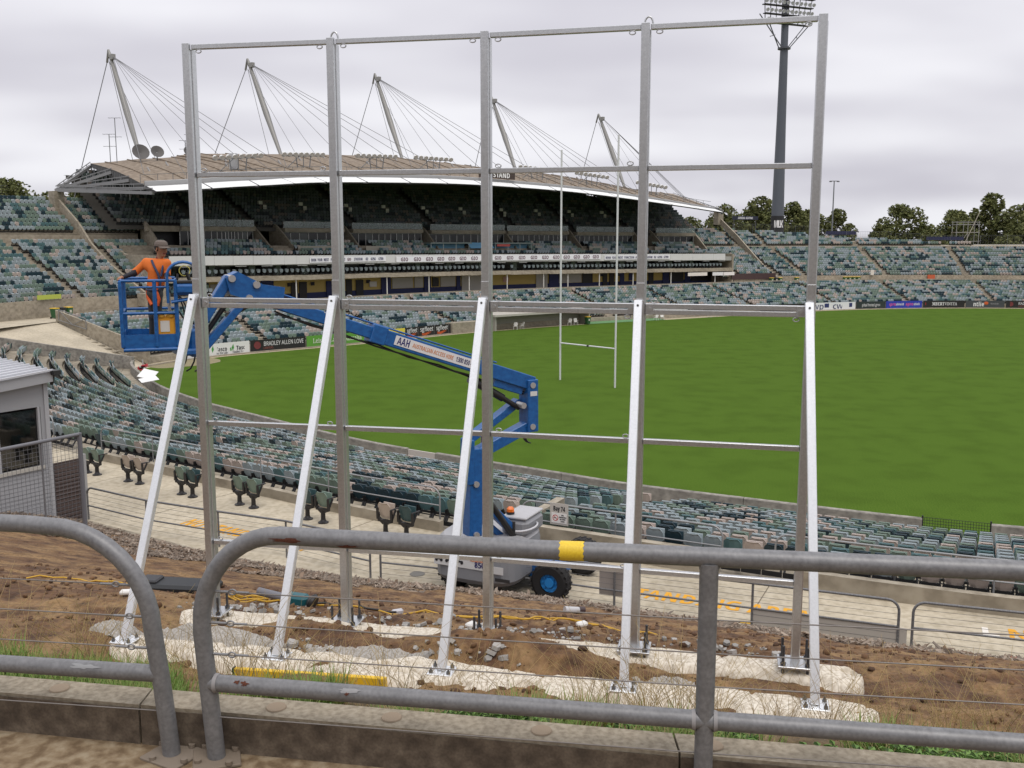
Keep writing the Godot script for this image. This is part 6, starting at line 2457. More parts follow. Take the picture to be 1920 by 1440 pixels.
	if near_face.z < hc.z:
		near_face = hc - ax.cross(Vector3.UP) * 1.0
	var nf := (near_face - hc).normalized()
	var fb := Basis(ax, Vector3.UP, nf)
	b = MB.new()
	b.box(hc + nf * 1.003 + ax * 0.42 + Vector3.UP * 0.86, Vector3(0.015, 0.75, 0.012), fb)
	b.box(hc + nf * 1.003 + ax * 0.80 + Vector3.UP * 0.62, Vector3(0.34, 0.07, 0.02), fb)
	b.box(hc + nf * 0.22 + ax * 0.66 + Vector3.UP * 1.55, Vector3(0.13, 0.26, 0.06), fb)
	part("hood_seam", b, M(0.03, 0.03, 0.032, 0.5), o)
	b = MB.new()
	b.box(hc + nf * 1.004 - ax * 0.22 + Vector3.UP * 0.97, Vector3(1.25, 0.40, 0.012), fb)
	var decal := part("white_decal", b, M(0.62, 0.62, 0.62, 0.4), o)
	words("850", 0.13, hc + nf * 1.013 + ax * 0.27 + Vector3.UP * 0.88, ax, M(0.02, 0.02, 0.12), decal, 0.24)
	words("AAH", 0.2, hc + nf * 1.013 + ax * 0.2 + Vector3.UP * 1.08, ax, M(0.015, 0.02, 0.2), decal, 0.36)
	words("ACCESS HIRE", 0.07, hc + nf * 1.013 + ax * 0.22 + Vector3.UP * 0.975, ax, M(0.6, 0.2, 0.06), decal, 0.36)
	for k in 3:
		b = MB.new()
		b.box(hc + nf * 1.013 - ax * (0.72 - 0.25 * k) + Vector3.UP * 0.90, Vector3(0.17, 0.04, 0.004), fb)
		b.box(hc + nf * 1.014 - ax * (0.75 - 0.25 * k) + Vector3.UP * 0.95, Vector3(0.04, 0.10, 0.004), fb)
		b.lathe(hc + nf * 1.013 - ax * (0.78 - 0.25 * k) + Vector3.UP * 0.875, [Vector2(0.0, 0.0), Vector2(0.035, 0.0), Vector2(0.035, 0.006), Vector2(0.0, 0.006)], 8, Basis(ax, nf, Vector3.UP))
		b.lathe(hc + nf * 1.013 - ax * (0.66 - 0.25 * k) + Vector3.UP * 0.875, [Vector2(0.0, 0.0), Vector2(0.035, 0.0), Vector2(0.035, 0.006), Vector2(0.0, 0.006)], 8, Basis(ax, nf, Vector3.UP))
		part("machine_mark", b, M(0.015, 0.015, 0.02), decal)
	b = MB.new()
	b.box(hc + nf * 1.005 + ax * 0.66 + Vector3.UP * 0.82, Vector3(0.32, 0.16, 0.01), fb)
	part("label", b, M(0.55, 0.55, 0.55, 0.5), o)
	# beacon and guard hoop
	b = MB.new()
	b.cbox(hc + ax * 0.52 + nf * 0.0 + Vector3.UP * 1.87, Vector3(0.16, 0.14, 0.16), 0.04)
	part("beacon", b, M(0.75, 0.16, 0.015, 0.3), o)
	b = MB.new()
	b.lathe(hc + ax * 0.52 + nf * 0.0 + Vector3.UP * 1.78, [Vector2(0.09, 0.0), Vector2(0.09, 0.05), Vector2(0.0, 0.05)], 12)
	part("beacon_base", b, black, o)
	b = MB.new()
	var hoop := []
	for k in 9:
		var a := -PI / 2 + PI * k / 8
		hoop.append(hc + ax * (0.85 + 0.25 * cos(a)) + nf * (0.45 * sin(a)) + Vector3.UP * 1.55)
	b.tube(hoop, 0.025, 6)
	part("guard_hoop", b, M(0.5, 0.5, 0.52, 0.4), o)
	# lower links. Heights and places follow the side view of the machine.
	var arm := func(called: String, t0: float, y0: float, t1: float, y1: float, w: float, d: float, off: float, m: Material) -> MeshInstance3D:
		var ab := MB.new()
		ab.beam(at.call(t0, y0, off), at.call(t1, y1, off), w, d, side, 0.015)
		return part(called, ab, m, o)
	# beam(): w lies along «side × arm», so pass the arm's depth first
	arm.call("lower_arm", 0.25, 4.75, 1.55, 6.05, 0.20, 0.26, 0.0, blue)
	arm.call("lower_arm", 0.55, 4.72, 1.45, 5.55, 0.13, 0.22, 0.17, blue)
	arm.call("riser_link", 1.50, 5.05, 1.46, 6.95, 0.30, 0.34, 0.0, blue)
	arm.call("riser_link", 1.62, 6.2, 1.60, 7.15, 0.14, 0.40, 0.0, blue)
	arm.call("upper_arm", 1.42, 6.80, 0.12, 7.30, 0.24, 0.26, 0.0, blue)
	arm.call("upper_arm", 1.50, 7.10, 0.28, 7.82, 0.16, 0.24, 0.16, blue)
	arm.call("elbow", 0.10, 7.18, 0.11, 8.32, 0.26, 0.40, 0.0, blue)
	var cyl := MB.new()
	cyl.tube([at.call(0.55, 4.9, -0.12), at.call(1.25, 5.9, -0.12)], 0.07, 10)
	cyl.tube([at.call(1.15, 6.0, 0.26), at.call(1.15, 6.75, 0.26)], 0.075, 10)
	cyl.tube([at.call(0.75, 7.95, 0.0), at.call(0.35, 7.70, 0.0)], 0.055, 10)
	cyl.tube([at.call(1.55, 8.42, 0.0), at.call(0.75, 7.95, 0.0)], 0.085, 10)
	part("hydraulic_ram", cyl, black, o)
	cyl = MB.new()
	cyl.tube([at.call(1.12, 6.75, 0.26), at.call(1.10, 7.15, 0.26)], 0.04, 10)
	part("ram_rod", cyl, chrome, o)
	# main boom with its inner section
	arm.call("main_boom", 0.05, 8.22, 3.62, 9.45, 0.30, 0.30, 0.0, blue)
	arm.call("boom_collar", 3.45, 9.40, 3.75, 9.50, 0.36, 0.34, 0.0, blue)
	arm.call("boom_extension", 3.3, 9.34, 5.75, 10.19, 0.235, 0.24, 0.0, blue)
	arm.call("boom_rail", 0.9, 8.72, 5.6, 10.33, 0.03, 0.14, 0.03, blue)
	arm.call("boom_gusset", 0.30, 8.10, 1.0, 8.34, 0.22, 0.2, 0.0, blue)
	var dm := MB.new()
	var bd := (at.call(3.4, 9.38) - at.call(0.5, 8.38) as Vector3).normalized()
	var bu := bd.cross(side)
	if bu.y < 0:
		bu = -bu
	var dc: Vector3 = at.call(2.35, 9.02, 0.0)
	var sn := side
	if sn.z < 0:
		sn = -sn
	dm.box(dc + sn * 0.155, Vector3(1.95, 0.19, 0.008), Basis(-bd, bu, -bd.cross(bu)))
	var dec := part("boom_decal", dm, M(0.66, 0.66, 0.66, 0.4), o)
	words("AAH", 0.15, dc + bd * 0.78 + sn * 0.161, -bd, M(0.015, 0.015, 0.12), dec, 0.27, true, bu, false, 0.004)
	words("AUSTRALIAN ACCESS HIRE", 0.085, dc + bd * 0.1 + sn * 0.161, -bd, M(0.55, 0.24, 0.12), dec, 0.95, true, bu, false, 0.004)
	words("1300 850 488", 0.10, dc - bd * 0.68 + sn * 0.161, -bd, M(0.03, 0.03, 0.10), dec, 0.48, true, bu, false, 0.004)
	var db := MB.new()
	db.box(at.call(0.10, 8.02, 0.0) + sn * 0.205, Vector3(0.17, 0.1, 0.006), Basis(fw, Vector3.UP, fw.cross(Vector3.UP)))
	part("label", db, M(0.6, 0.6, 0.58, 0.5), o)
	# boom head, jib pair down to the basket
	b = MB.new()
	var hp := [at.call(5.5, 10.05, -0.17), at.call(5.45, 10.42, -0.17), at.call(5.85, 10.48, -0.17), at.call(6.3, 10.72, -0.17), at.call(6.52, 10.62, -0.17), at.call(6.45, 10.32, -0.17), at.call(6.1, 10.2, -0.17)]
	b.slab(hp, side * 0.34)
	part("boom_head", b, blue, o)
	b = MB.new()
	for q in [[5.98, 10.48], [6.12, 10.24], [6.42, 10.6], [0.12, 8.2], [0.12, 7.3], [0.35, 7.78], [1.5, 6.2], [1.5, 5.1]]:
		b.lathe(at.call(q[0], q[1], 0.0), [Vector2(0.0, -0.22), Vector2(0.065, -0.22), Vector2(0.065, 0.22), Vector2(0.0, 0.22)], 12, Basis(fw, side, fw.cross(side)))
	part("pivot_pin", b, M(0.42, 0.42, 0.42, 0.4, 0.5), o)
	arm.call("jib", 6.42, 10.62, 7.02, 9.70, 0.17, 0.2, 0.0, blue)
	arm.call("jib", 6.10, 10.26, 7.02, 9.25, 0.13, 0.2, 0.0, blue)
	cyl = MB.new()
	cyl.tube([at.call(5.9, 10.22, 0.0), at.call(6.5, 9.9, 0.0)], 0.06, 8)
	cyl.tube([at.call(6.5, 10.1, 0.1), at.call(6.9, 9.55, 0.1)], 0.05, 8)
	part("jib_ram", cyl, black, o)
	# hoses along the boom
	b = MB.new()
	for k in 3:
		var hs := []
		for j in 9:
			var t := lerpf(0.25, 5.6, j / 8.0)
			hs.append(at.call(t, lerpf(8.05, 9.98, j / 8.0) - 0.06 * absf(sin(j * 1.7 + k)), 0.05 * (k - 1)))
		b.tube(hs, 0.016, 5)
		var lp := []
		for j in 9:
			var a := PI * j / 8
			lp.append(at.call(0.05 + 0.15 * sin(a), 7.15 + 0.25 * cos(a), 0.05 * k))
		b.tube(lp, 0.016, 5)
		lp = []
		for j in 9:
			var a := PI * j / 8
			lp.append(at.call(7.1 + 0.12 * k - 0.2 * sin(a), 9.5 + 0.55 * cos(a), 0.12 * k))
		b.tube(lp, 0.016, 5)
	part("hose", b, black, o)
	# basket mount
	b = MB.new()
	b.cbox(at.call(7.05, 9.48, 0.0), Vector3(0.30, 0.5, 0.36), 0.04, Basis(fw, Vector3.UP, fw.cross(Vector3.UP)))
	b.cbox(at.call(7.25, 9.33, 0.0), Vector3(0.35, 0.12, 0.6), 0.03, Basis(fw, Vector3.UP, fw.cross(Vector3.UP)))
	part("basket_mount", b, blue, o)
	basket(o, blue)

const BX := -6.36      # basket, its middle
const BD := 17.25
const BFLOOR := 9.47

func bk(x: float, y: float, z: float) -> Vector3:
	# a point in the basket's own axes: x to the right, z away
	var r := Basis(Vector3.UP, deg_to_rad(19))
	return P(BX, BFLOOR, BD) + r * Vector3(x, y, -z)

func basket(o: Node3D, blue: Material) -> void:
	var bas := Node3D.new()
	bas.name = "basket"
	o.add_child(bas, true)
	var hw := 0.44
	var z0 := -0.62
	var z1 := 0.62
	var r := 0.026
	var b := MB.new()
	for y in [1.13, 0.58]:
		b.tube([bk(-hw, y, z0), bk(hw, y, z0)], r, 8)
		b.tube([bk(-hw, y, z1), bk(hw, y, z1)], r, 8)
		b.tube([bk(-hw, y, z0), bk(-hw, y, z1)], r, 8)
		if y < 1.0:
			b.tube([bk(hw, y, z0), bk(hw, y, z1)], r, 8)
		else:
			b.tube([bk(hw, y, z0), bk(hw, y, z0 + 0.4)], r, 8)
	b.tube([bk(-hw + 0.15, 1.02, z0), bk(hw - 0.1, 1.02, z0)], 0.018, 8)
	part("rails", b, blue, bas)
	for q in [[-hw, z0], [hw, z0], [-hw, z1], [hw, z1], [0.1, z0]]:
		b = MB.new()
		b.beam(bk(q[0], 0.0, q[1]), bk(q[0], 1.13, q[1]), 0.06, 0.06, Vector3.RIGHT, 0.012)
		part("post", b, blue, bas)
	for q in [[-hw, z0, hw, z0], [-hw, z1, hw, z1], [-hw, z0, -hw, z1], [hw, z0, hw, z1]]:
		b = MB.new()
		b.beam(bk(q[0], 0.10, q[1]), bk(q[2], 0.10, q[3]), 0.012, 0.24, Vector3.UP)
		part("toe_board", b, blue, bas)
	b = MB.new()
	b.box(bk(0, -0.03, 0), Vector3(2 * hw, 0.05, z1 - z0), Basis(Vector3.UP, deg_to_rad(19)))
	b.tube([bk(-hw, -0.04, z0), bk(hw, -0.04, z0)], 0.035, 8)
	part("floor", b, blue, bas)
	# control box with its hoops
	b = MB.new()
	b.cbox(bk(hw + 0.16, 0.98, z0 + 0.12), Vector3(0.36, 0.20, 0.34), 0.05, Basis(Vector3.UP, deg_to_rad(19)))
	part("control_box", b, blue, bas)
	for z in [z0 - 0.06, z0 + 0.26]:
		b = MB.new()
		var hoop := []
		for k in 13:
			var a := PI * k / 12
			hoop.append(bk(hw + 0.14 - 0.27 * cos(a), 1.20 + 0.24 * sin(a), z))
		hoop.push_front(bk(hw - 0.13, 0.75, z))
		hoop.append(bk(hw + 0.41, 0.98, z))
		hoop.append(bk(hw + 0.30, 0.82, z))
		hoop.append(bk(hw - 0.08, 0.76, z))
		b.tube(hoop, 0.024, 8)
		part("control_hoop", b, blue, bas)
	b = MB.new()
	b.tube([bk(hw + 0.02, 1.08, z0 + 0.1), bk(hw + 0.05, 1.24, z0 + 0.12)], 0.022, 6)
	b.tube([bk(hw + 0.25, 1.08, z0 + 0.1), bk(hw + 0.19, 1.26, z0 + 0.1)], 0.03, 6)
	b.cbox(bk(hw + 0.14, 1.10, z0 + 0.1), Vector3(0.3, 0.06, 0.24), 0.015, Basis(Vector3.UP, deg_to_rad(19)))
	part("levers", b, M(0.015, 0.015, 0.016, 0.5), bas)
	b = MB.new()
	var ca := []
	for k in 12:
		var a := TAU * k / 11
		ca.append(bk(hw + 0.16 + 0.09 * cos(a), 1.29 + 0.09 * sin(a), z0 + 0.02 + 0.01 * k))
	b.tube(ca, 0.008, 5)
	part("yellow_cord", b, M(0.55, 0.5, 0.12, 0.6), bas)
	# yellow box hung inside the rail, with a notice
	b = MB.new()
	b.cbox(bk(0.25, 0.34, z0 + 0.12), Vector3(0.33, 0.38, 0.16), 0.025, Basis(Vector3.UP, deg_to_rad(19)))
	part("manual_box", b, M(0.62, 0.29, 0.02, 0.45), bas)
	b = MB.new()
	for x in [0.17, 0.33]:
		b.ball(bk(x, 0.53, z0 + 0.06), Vector3(0.08, 0.05, 0.05), 10)
	part("box_flap", b, M(0.66, 0.38, 0.05, 0.45), bas)
	b = MB.new()
	b.box(bk(0.24, 0.35, z0 + 0.035), Vector3(0.15, 0.19, 0.006), Basis(Vector3.UP, deg_to_rad(19)))
	part("notice", b, M(0.55, 0.54, 0.5, 0.6), bas)
	b = MB.new()
	b.tube([bk(hw - 0.1, 0.02, z0 + 0.35), bk(hw - 0.12, 0.9, z0 + 0.35)], 0.03, 8)
	part("stanchion", b, M(0.35, 0.36, 0.36, 0.4), bas)
	b = MB.new()
	for k in 2:
		var hs := []
		for j in 10:
			var a := PI * j / 9
			hs.append(bk(hw - 0.05 + (0.18 + 0.05 * k) * sin(a), 0.45 + 0.45 * cos(a), z0 + 0.3 + 0.1 * k))
		b.tube(hs, 0.014, 5)
	part("hose", b, M(0.012, 0.012, 0.012, 0.5), bas)

# ---------- the worker in the basket ----------

class Field:
	# a distance field of rounded bones on a grid, meshed as surface nets
	var lo: Vector3
	var cell: float
	var nx: int
	var ny: int
	var nz: int
	var f := PackedFloat32Array()
	var near := PackedFloat32Array()
	var id := PackedInt32Array()
	func _init(a: Vector3, b: Vector3, c: float) -> void:
		lo = a
		cell = c
		nx = int((b.x - a.x) / c) + 2
		ny = int((b.y - a.y) / c) + 2
		nz = int((b.z - a.z) / c) + 2
		f.resize(nx * ny * nz)
		f.fill(1.0)
		near.resize(nx * ny * nz)
		near.fill(9.0)
		id.resize(nx * ny * nz)
	func bone(a: Vector3, b: Vector3, ra: float, rb: float, k: float, tag_id: int, flat := Vector3.ONE) -> void:
		# a capsule from a to b whose radius goes from ra to rb; «flat» squeezes it along the axes
		var m := maxf(ra, rb) / minf(flat.x, minf(flat.y, flat.z)) + k + cell * 2
		var i0 := maxi(0, int((minf(a.x, b.x) - m - lo.x) / cell))
		var i1 := mini(nx - 1, int((maxf(a.x, b.x) + m - lo.x) / cell) + 1)
		var j0 := maxi(0, int((minf(a.y, b.y) - m - lo.y) / cell))
		var j1 := mini(ny - 1, int((maxf(a.y, b.y) + m - lo.y) / cell) + 1)
		var k0 := maxi(0, int((minf(a.z, b.z) - m - lo.z) / cell))
		var k1 := mini(nz - 1, int((maxf(a.z, b.z) + m - lo.z) / cell) + 1)
		var ab := (b - a) * flat
		var l2 := maxf(ab.length_squared(), 1e-9)
		for z in range(k0, k1 + 1):
			for y in range(j0, j1 + 1):
				var row := (z * ny + y) * nx
				for x in range(i0, i1 + 1):
					var p := (lo + Vector3(x, y, z) * cell - a) * flat
					var t := clampf(p.dot(ab) / l2, 0.0, 1.0)
					var d := (p - ab * t).length() - lerpf(ra, rb, t)
					var at := row + x
					if d < near[at]:
						near[at] = d
						id[at] = tag_id
					var o := f[at]
					var h := maxf(k - absf(o - d), 0.0) / k
					f[at] = minf(o, d) - h * h * k * 0.25
	func mesh_into(b: MB, colors: Array) -> void:
		var vert := {}
		var pts := PackedVector3Array()
		var nor := PackedVector3Array()
		var cols := []
		var sx := 1
		var sy := nx
		var sz := nx * ny
		for z in range(0, nz - 1):
			for y in range(0, ny - 1):
				for x in range(0, nx - 1):
					var c := (z * ny + y) * nx + x
					var v0 := f[c]
					var inside := 0
					var offs := [0, sx, sy, sx + sy, sz, sx + sz, sy + sz, sx + sy + sz]
					for o in offs:
						if f[c + o] < 0.0:
							inside += 1
					if inside == 0 or inside == 8:
						continue
					var sum := Vector3.ZERO
					var n := 0
					for e in [[0, 1], [2, 3], [4, 5], [6, 7], [0, 2], [1, 3], [4, 6], [5, 7], [0, 4], [1, 5], [2, 6], [3, 7]]:
						var a := f[c + offs[e[0]]]
						var d := f[c + offs[e[1]]]
						if (a < 0.0) != (d < 0.0):
							var t := a / (a - d)
							var pa := Vector3(e[0] & 1, (e[0] >> 1) & 1, e[0] >> 2)
							var pb := Vector3(e[1] & 1, (e[1] >> 1) & 1, e[1] >> 2)
							sum += pa.lerp(pb, t)
							n += 1
					vert[c] = pts.size()
					pts.append(lo + (Vector3(x, y, z) + sum / n) * cell)
					nor.append(Vector3(f[c + sx] - v0 + f[c + sx + sy + sz] - f[c + sy + sz], f[c + sy] - v0 + f[c + sx + sy + sz] - f[c + sx + sz], f[c + sz] - v0 + f[c + sx + sy + sz] - f[c + sx + sy]).normalized())
					cols.append(colors[id[c]])
		for z in range(1, nz - 1):
			for y in range(1, ny - 1):
				for x in range(1, nx - 1):
					var c := (z * ny + y) * nx + x
					for ax in 3:
						var st: int = [sx, sy, sz][ax]
						if (f[c] < 0.0) == (f[c + st] < 0.0):
							continue
						var u: int = [sy, sz, sx][ax]
						var w: int = [sz, sx, sy][ax]
						var q := [c - u - w, c - w, c, c - u]
						var ok := true
						for e in q:
							if not vert.has(e):
								ok = false
						if not ok:
							continue
						var k := [vert[q[0]], vert[q[1]], vert[q[2]], vert[q[3]]]
						for tr in [[0, 1, 2], [0, 2, 3]]:
							var c0: int = k[tr[0]]
							var c1: int = k[tr[1]]
							var c2: int = k[tr[2]]
							b.col = cols[c0]
							b.tri(pts[c0], pts[c1], pts[c2], nor[c0], nor[c1], nor[c2])
		b.col = Color.WHITE

func worker() -> void:
	var o := base("person", "man in orange work shirt, cap and harness standing in the blue basket", "person")
	var q := func(x: float, y: float, toward := 0.0) -> Vector3: return Vector3(x, y, -17.25 + toward)
	var orange := Color(0.62, 0.145, 0.018)
	var navy := Color(0.012, 0.014, 0.022)
	var trousers := Color(0.045, 0.047, 0.045)
	var boots := Color(0.05, 0.035, 0.022)
	var skin := Color(0.33, 0.165, 0.095)
	var red := Color(0.16, 0.02, 0.025)
	var colors := [orange, navy, trousers, boots, skin, red]
	var hip := q.call(-6.25, 10.39, 0.0)
	var body := MB.new()
	var f := Field.new(Vector3(-6.86, 9.44, -17.62), Vector3(-5.82, 11.10, -16.9), 0.015)
	# trunk
	f.bone(q.call(-6.27, 10.36), q.call(-6.23, 10.52), 0.128, 0.122, 0.05, 2, Vector3(0.92, 1, 1.05))
	f.bone(q.call(-6.24, 10.50), q.call(-6.19, 10.74), 0.124, 0.145, 0.05, 0, Vector3(0.9, 1, 1.0))
	f.bone(q.call(-6.34, 10.83, -0.04), q.call(-6.05, 10.82, 0.05), 0.105, 0.10, 0.06, 0)
	f.bone(q.call(-6.40, 10.90, -0.06), q.call(-6.00, 10.89, 0.07), 0.068, 0.066, 0.05, 0)
	f.bone(q.call(-6.16, 10.92), q.call(-6.12, 11.03, 0.01), 0.064, 0.056, 0.03, 5)
	f.bone(q.call(-6.13, 10.99, 0.01), q.call(-6.11, 11.08, 0.02), 0.055, 0.052, 0.02, 4)
	# arm held out to the rail
	f.bone(q.call(-6.41, 10.89, -0.06), q.call(-6.585, 10.73, -0.02), 0.066, 0.062, 0.04, 0)
	f.bone(q.call(-6.575, 10.74, -0.02), q.call(-6.61, 10.70, 0.0), 0.060, 0.052, 0.02, 1)
	f.bone(q.call(-6.60, 10.71, 0.0), q.call(-6.72, 10.645, 0.22), 0.050, 0.034, 0.03, 1)
	# arm to the controls
	f.bone(q.call(-6.00, 10.88, 0.07), q.call(-5.99, 10.70, 0.10), 0.064, 0.058, 0.04, 0)
	f.bone(q.call(-5.99, 10.69, 0.11), q.call(-5.97, 10.63, 0.24), 0.050, 0.035, 0.03, 1)
	# legs
	f.bone(q.call(-6.32, 10.33, -0.06), q.call(-6.33, 9.95, -0.03), 0.094, 0.066, 0.05, 2)
	f.bone(q.call(-6.33, 9.95, -0.03), q.call(-6.37, 9.60, -0.07), 0.064, 0.052, 0.03, 2)
	f.bone(q.call(-6.20, 10.33, 0.06), q.call(-6.20, 9.95, 0.10), 0.094, 0.066, 0.05, 2)
	f.bone(q.call(-6.20, 9.95, 0.10), q.call(-6.24, 9.60, 0.06), 0.064, 0.052, 0.03, 2)
	f.bone(q.call(-6.38, 9.53, -0.07), q.call(-6.27, 9.515, -0.02), 0.052, 0.042, 0.02, 3)
	f.bone(q.call(-6.25, 9.53, 0.06), q.call(-6.13, 9.515, 0.12), 0.052, 0.042, 0.02, 3)
	f.mesh_into(body, colors)
	# head, turned to the right and a little down
	var hc: Vector3 = q.call(-6.10, 11.125, 0.03)
	var look := Vector3(0.86, -0.10, 0.50).normalized()
	var sd := look.cross(Vector3.UP).normalized()
	var up := sd.cross(look)
	var h := Field.new(hc - Vector3(0.18, 0.2, 0.18), hc + Vector3(0.18, 0.18, 0.18), 0.006)
	h.bone(hc - look * 0.0255 + up * 0.0348, hc + look * 0.0255 + up * 0.0290, 0.0905, 0.0858, 0.0232, 4)
	h.bone(hc + look * 0.0406 - up * 0.0348, hc + look * 0.0580 - up * 0.0986, 0.0603, 0.0371, 0.0348, 4)
	h.bone(hc - up * 0.0580 - look * 0.0116, hc - up * 0.1740 - look * 0.0232, 0.0603, 0.0603, 0.0348, 4)
	h.bone(hc + look * 0.1021 + up * 0.0116, hc + look * 0.1299 - up * 0.0325, 0.0116, 0.0174, 0.0139, 4)
	for s in [-1.0, 1.0]:
		h.bone(hc + sd * 0.0882 * s + up * 0.0162, hc + sd * 0.0963 * s - look * 0.0139 - up * 0.0348, 0.0139, 0.0104, 0.0070, 4)
		h.bone(hc + look * 0.0963 + sd * 0.0139 * s - up * 0.0673, hc + look * 0.0905 + sd * 0.0325 * s - up * 0.0696, 0.0104, 0.0081, 0.0070, 5)
		h.bone(hc + look * 0.0951 + sd * 0.0209 * s + up * 0.0406, hc + look * 0.0789 + sd * 0.0580 * s + up * 0.0371, 0.0116, 0.0093, 0.0116, 4)
	h.mesh_into(body, colors)
	# hands: palm, four curled fingers and a thumb each
	for k in 2:
		var wrist: Vector3 = [q.call(-6.72, 10.645, 0.22), q.call(-5.97, 10.63, 0.24)][k]
		var fwd: Vector3 = [Vector3(-0.35, -0.15, 0.9), Vector3(0.75, 0.1, 0.45)][k].normalized()
		var acr: Vector3 = fwd.cross(Vector3.UP).normalized()
		var hf := Field.new(wrist - Vector3.ONE * 0.16, wrist + Vector3.ONE * 0.18, 0.005)
		hf.bone(wrist, wrist + fwd * 0.03, 0.030, 0.028, 0.01, 4)
		for j in 4:
			hf.bone(wrist + fwd * 0.02, wrist + fwd * 0.085 + acr * (0.019 * (j - 1.5)), 0.018, 0.0125, 0.012, 4)
		for j in 4:
			var ln: float = [0.030, 0.034, 0.033, 0.026][j]
			var kn := wrist + fwd * 0.088 + acr * (0.020 * (j - 1.5))
			var m1 := kn + (fwd * 0.6 + Vector3.DOWN * 0.8) * ln
			var m2 := m1 + (fwd * -0.5 + Vector3.DOWN * 0.85) * ln * 0.8
			hf.bone(kn, m1, 0.0098, 0.009, 0.004, 4)
			hf.bone(m1, m2, 0.009, 0.0078, 0.003, 4)
		var tr := wrist + fwd * 0.025 + acr * (0.03 if k == 0 else -0.03)
		var t1 := tr + (acr * (0.6 if k == 0 else -0.6) + fwd * 0.7 + Vector3.DOWN * 0.3).normalized() * 0.036
		hf.bone(tr, t1, 0.013, 0.011, 0.008, 4)
		hf.bone(t1, t1 + (fwd * 0.8 + Vector3.DOWN * 0.6).normalized() * 0.028, 0.0105, 0.009, 0.003, 4)
		hf.mesh_into(body, colors)
	var bm := StandardMaterial3D.new()
	bm.vertex_color_use_as_albedo = true
	bm.roughness = 0.8
	part("body", body, bm, o)
	# eyes
	var b := MB.new()
	for s in [-1.0, 1.0]:
		b.ball(hc + look * 0.0951 + sd * 0.0360 * s + up * 0.0186, Vector3(0.0128, 0.0093, 0.0128), 8)
	part("eyes", b, M(0.03, 0.022, 0.02, 0.3), o)
	# hair and cap
	b = MB.new()
	var cb := Basis(sd, up, -look)
	b.ball(hc - look * 0.0255 + up * 0.0255, Vector3(0.0998, 0.0870, 0.1114), 14, cb)
	part("hair", b, M(0.018, 0.014, 0.012, 0.8), o)
	b = MB.new()
	b.lathe(hc + up * 0.0522, [Vector2(0.1137, 0.0000), Vector2(0.1125, 0.0348), Vector2(0.0963, 0.0754), Vector2(0.0580, 0.0986), Vector2(0.0000, 0.1044)], 16, cb)
	var brim := []
	var brim2 := []
	for k in 9:
		var a := -1.15 + 2.3 * k / 8
		brim.append(hc + up * 0.0580 + look * cos(a) * 0.1090 + sd * sin(a) * 0.1090)
		brim2.append(hc + up * (0.0441 - 0.0139 * absf(a)) + look * (0.1090 * cos(a) + 0.0870 * cos(a * 0.9280)) + sd * sin(a) * 0.1090)
	for k in 8:
		b.face([brim[k], brim[k + 1], brim2[k + 1], brim2[k]], Vector3.UP)
		b.face([brim[k] - up * 0.0070, brim[k + 1] - up * 0.0070, brim2[k + 1] - up * 0.0070, brim2[k] - up * 0.0070], Vector3.DOWN)
	part("cap", b, M(0.13, 0.105, 0.09, 0.85), o)
	# harness
	b = MB.new()
	b.tube([q.call(-6.26, 10.93, 0.07), q.call(-6.20, 10.84, 0.145), q.call(-6.13, 10.70, 0.16), q.call(-6.10, 10.55, 0.15), q.call(-6.12, 10.42, 0.14)], 0.022, 6)
	b.tube([q.call(-6.02, 10.92, 0.10), q.call(-6.05, 10.80, 0.15), q.call(-6.08, 10.66, 0.16)], 0.022, 6)
	b.tube([q.call(-6.38, 10.42, 0.05), q.call(-6.26, 10.42, 0.14), q.call(-6.12, 10.44, 0.145)], 0.022, 6)
	part("harness", b, M(0.03, 0.045, 0.10, 0.7), o)
	b = MB.new()
	b.tube([q.call(-6.37, 10.43, 0.04), q.call(-6.36, 10.28, 0.06), q.call(-6.28, 10.16, 0.12)], 0.032, 6)
	b.tube([q.call(-6.18, 10.40, 0.15), q.call(-6.13, 10.26, 0.17), q.call(-6.16, 10.15, 0.17)], 0.030, 6)
	b.tube([q.call(-6.16, 10.56, 0.15), q.call(-6.17, 10.42, 0.16)], 0.03, 6)
	part("leg_strap", b, M(0.62, 0.10, 0.015, 0.7), o)

# ---------- the steel frame ----------

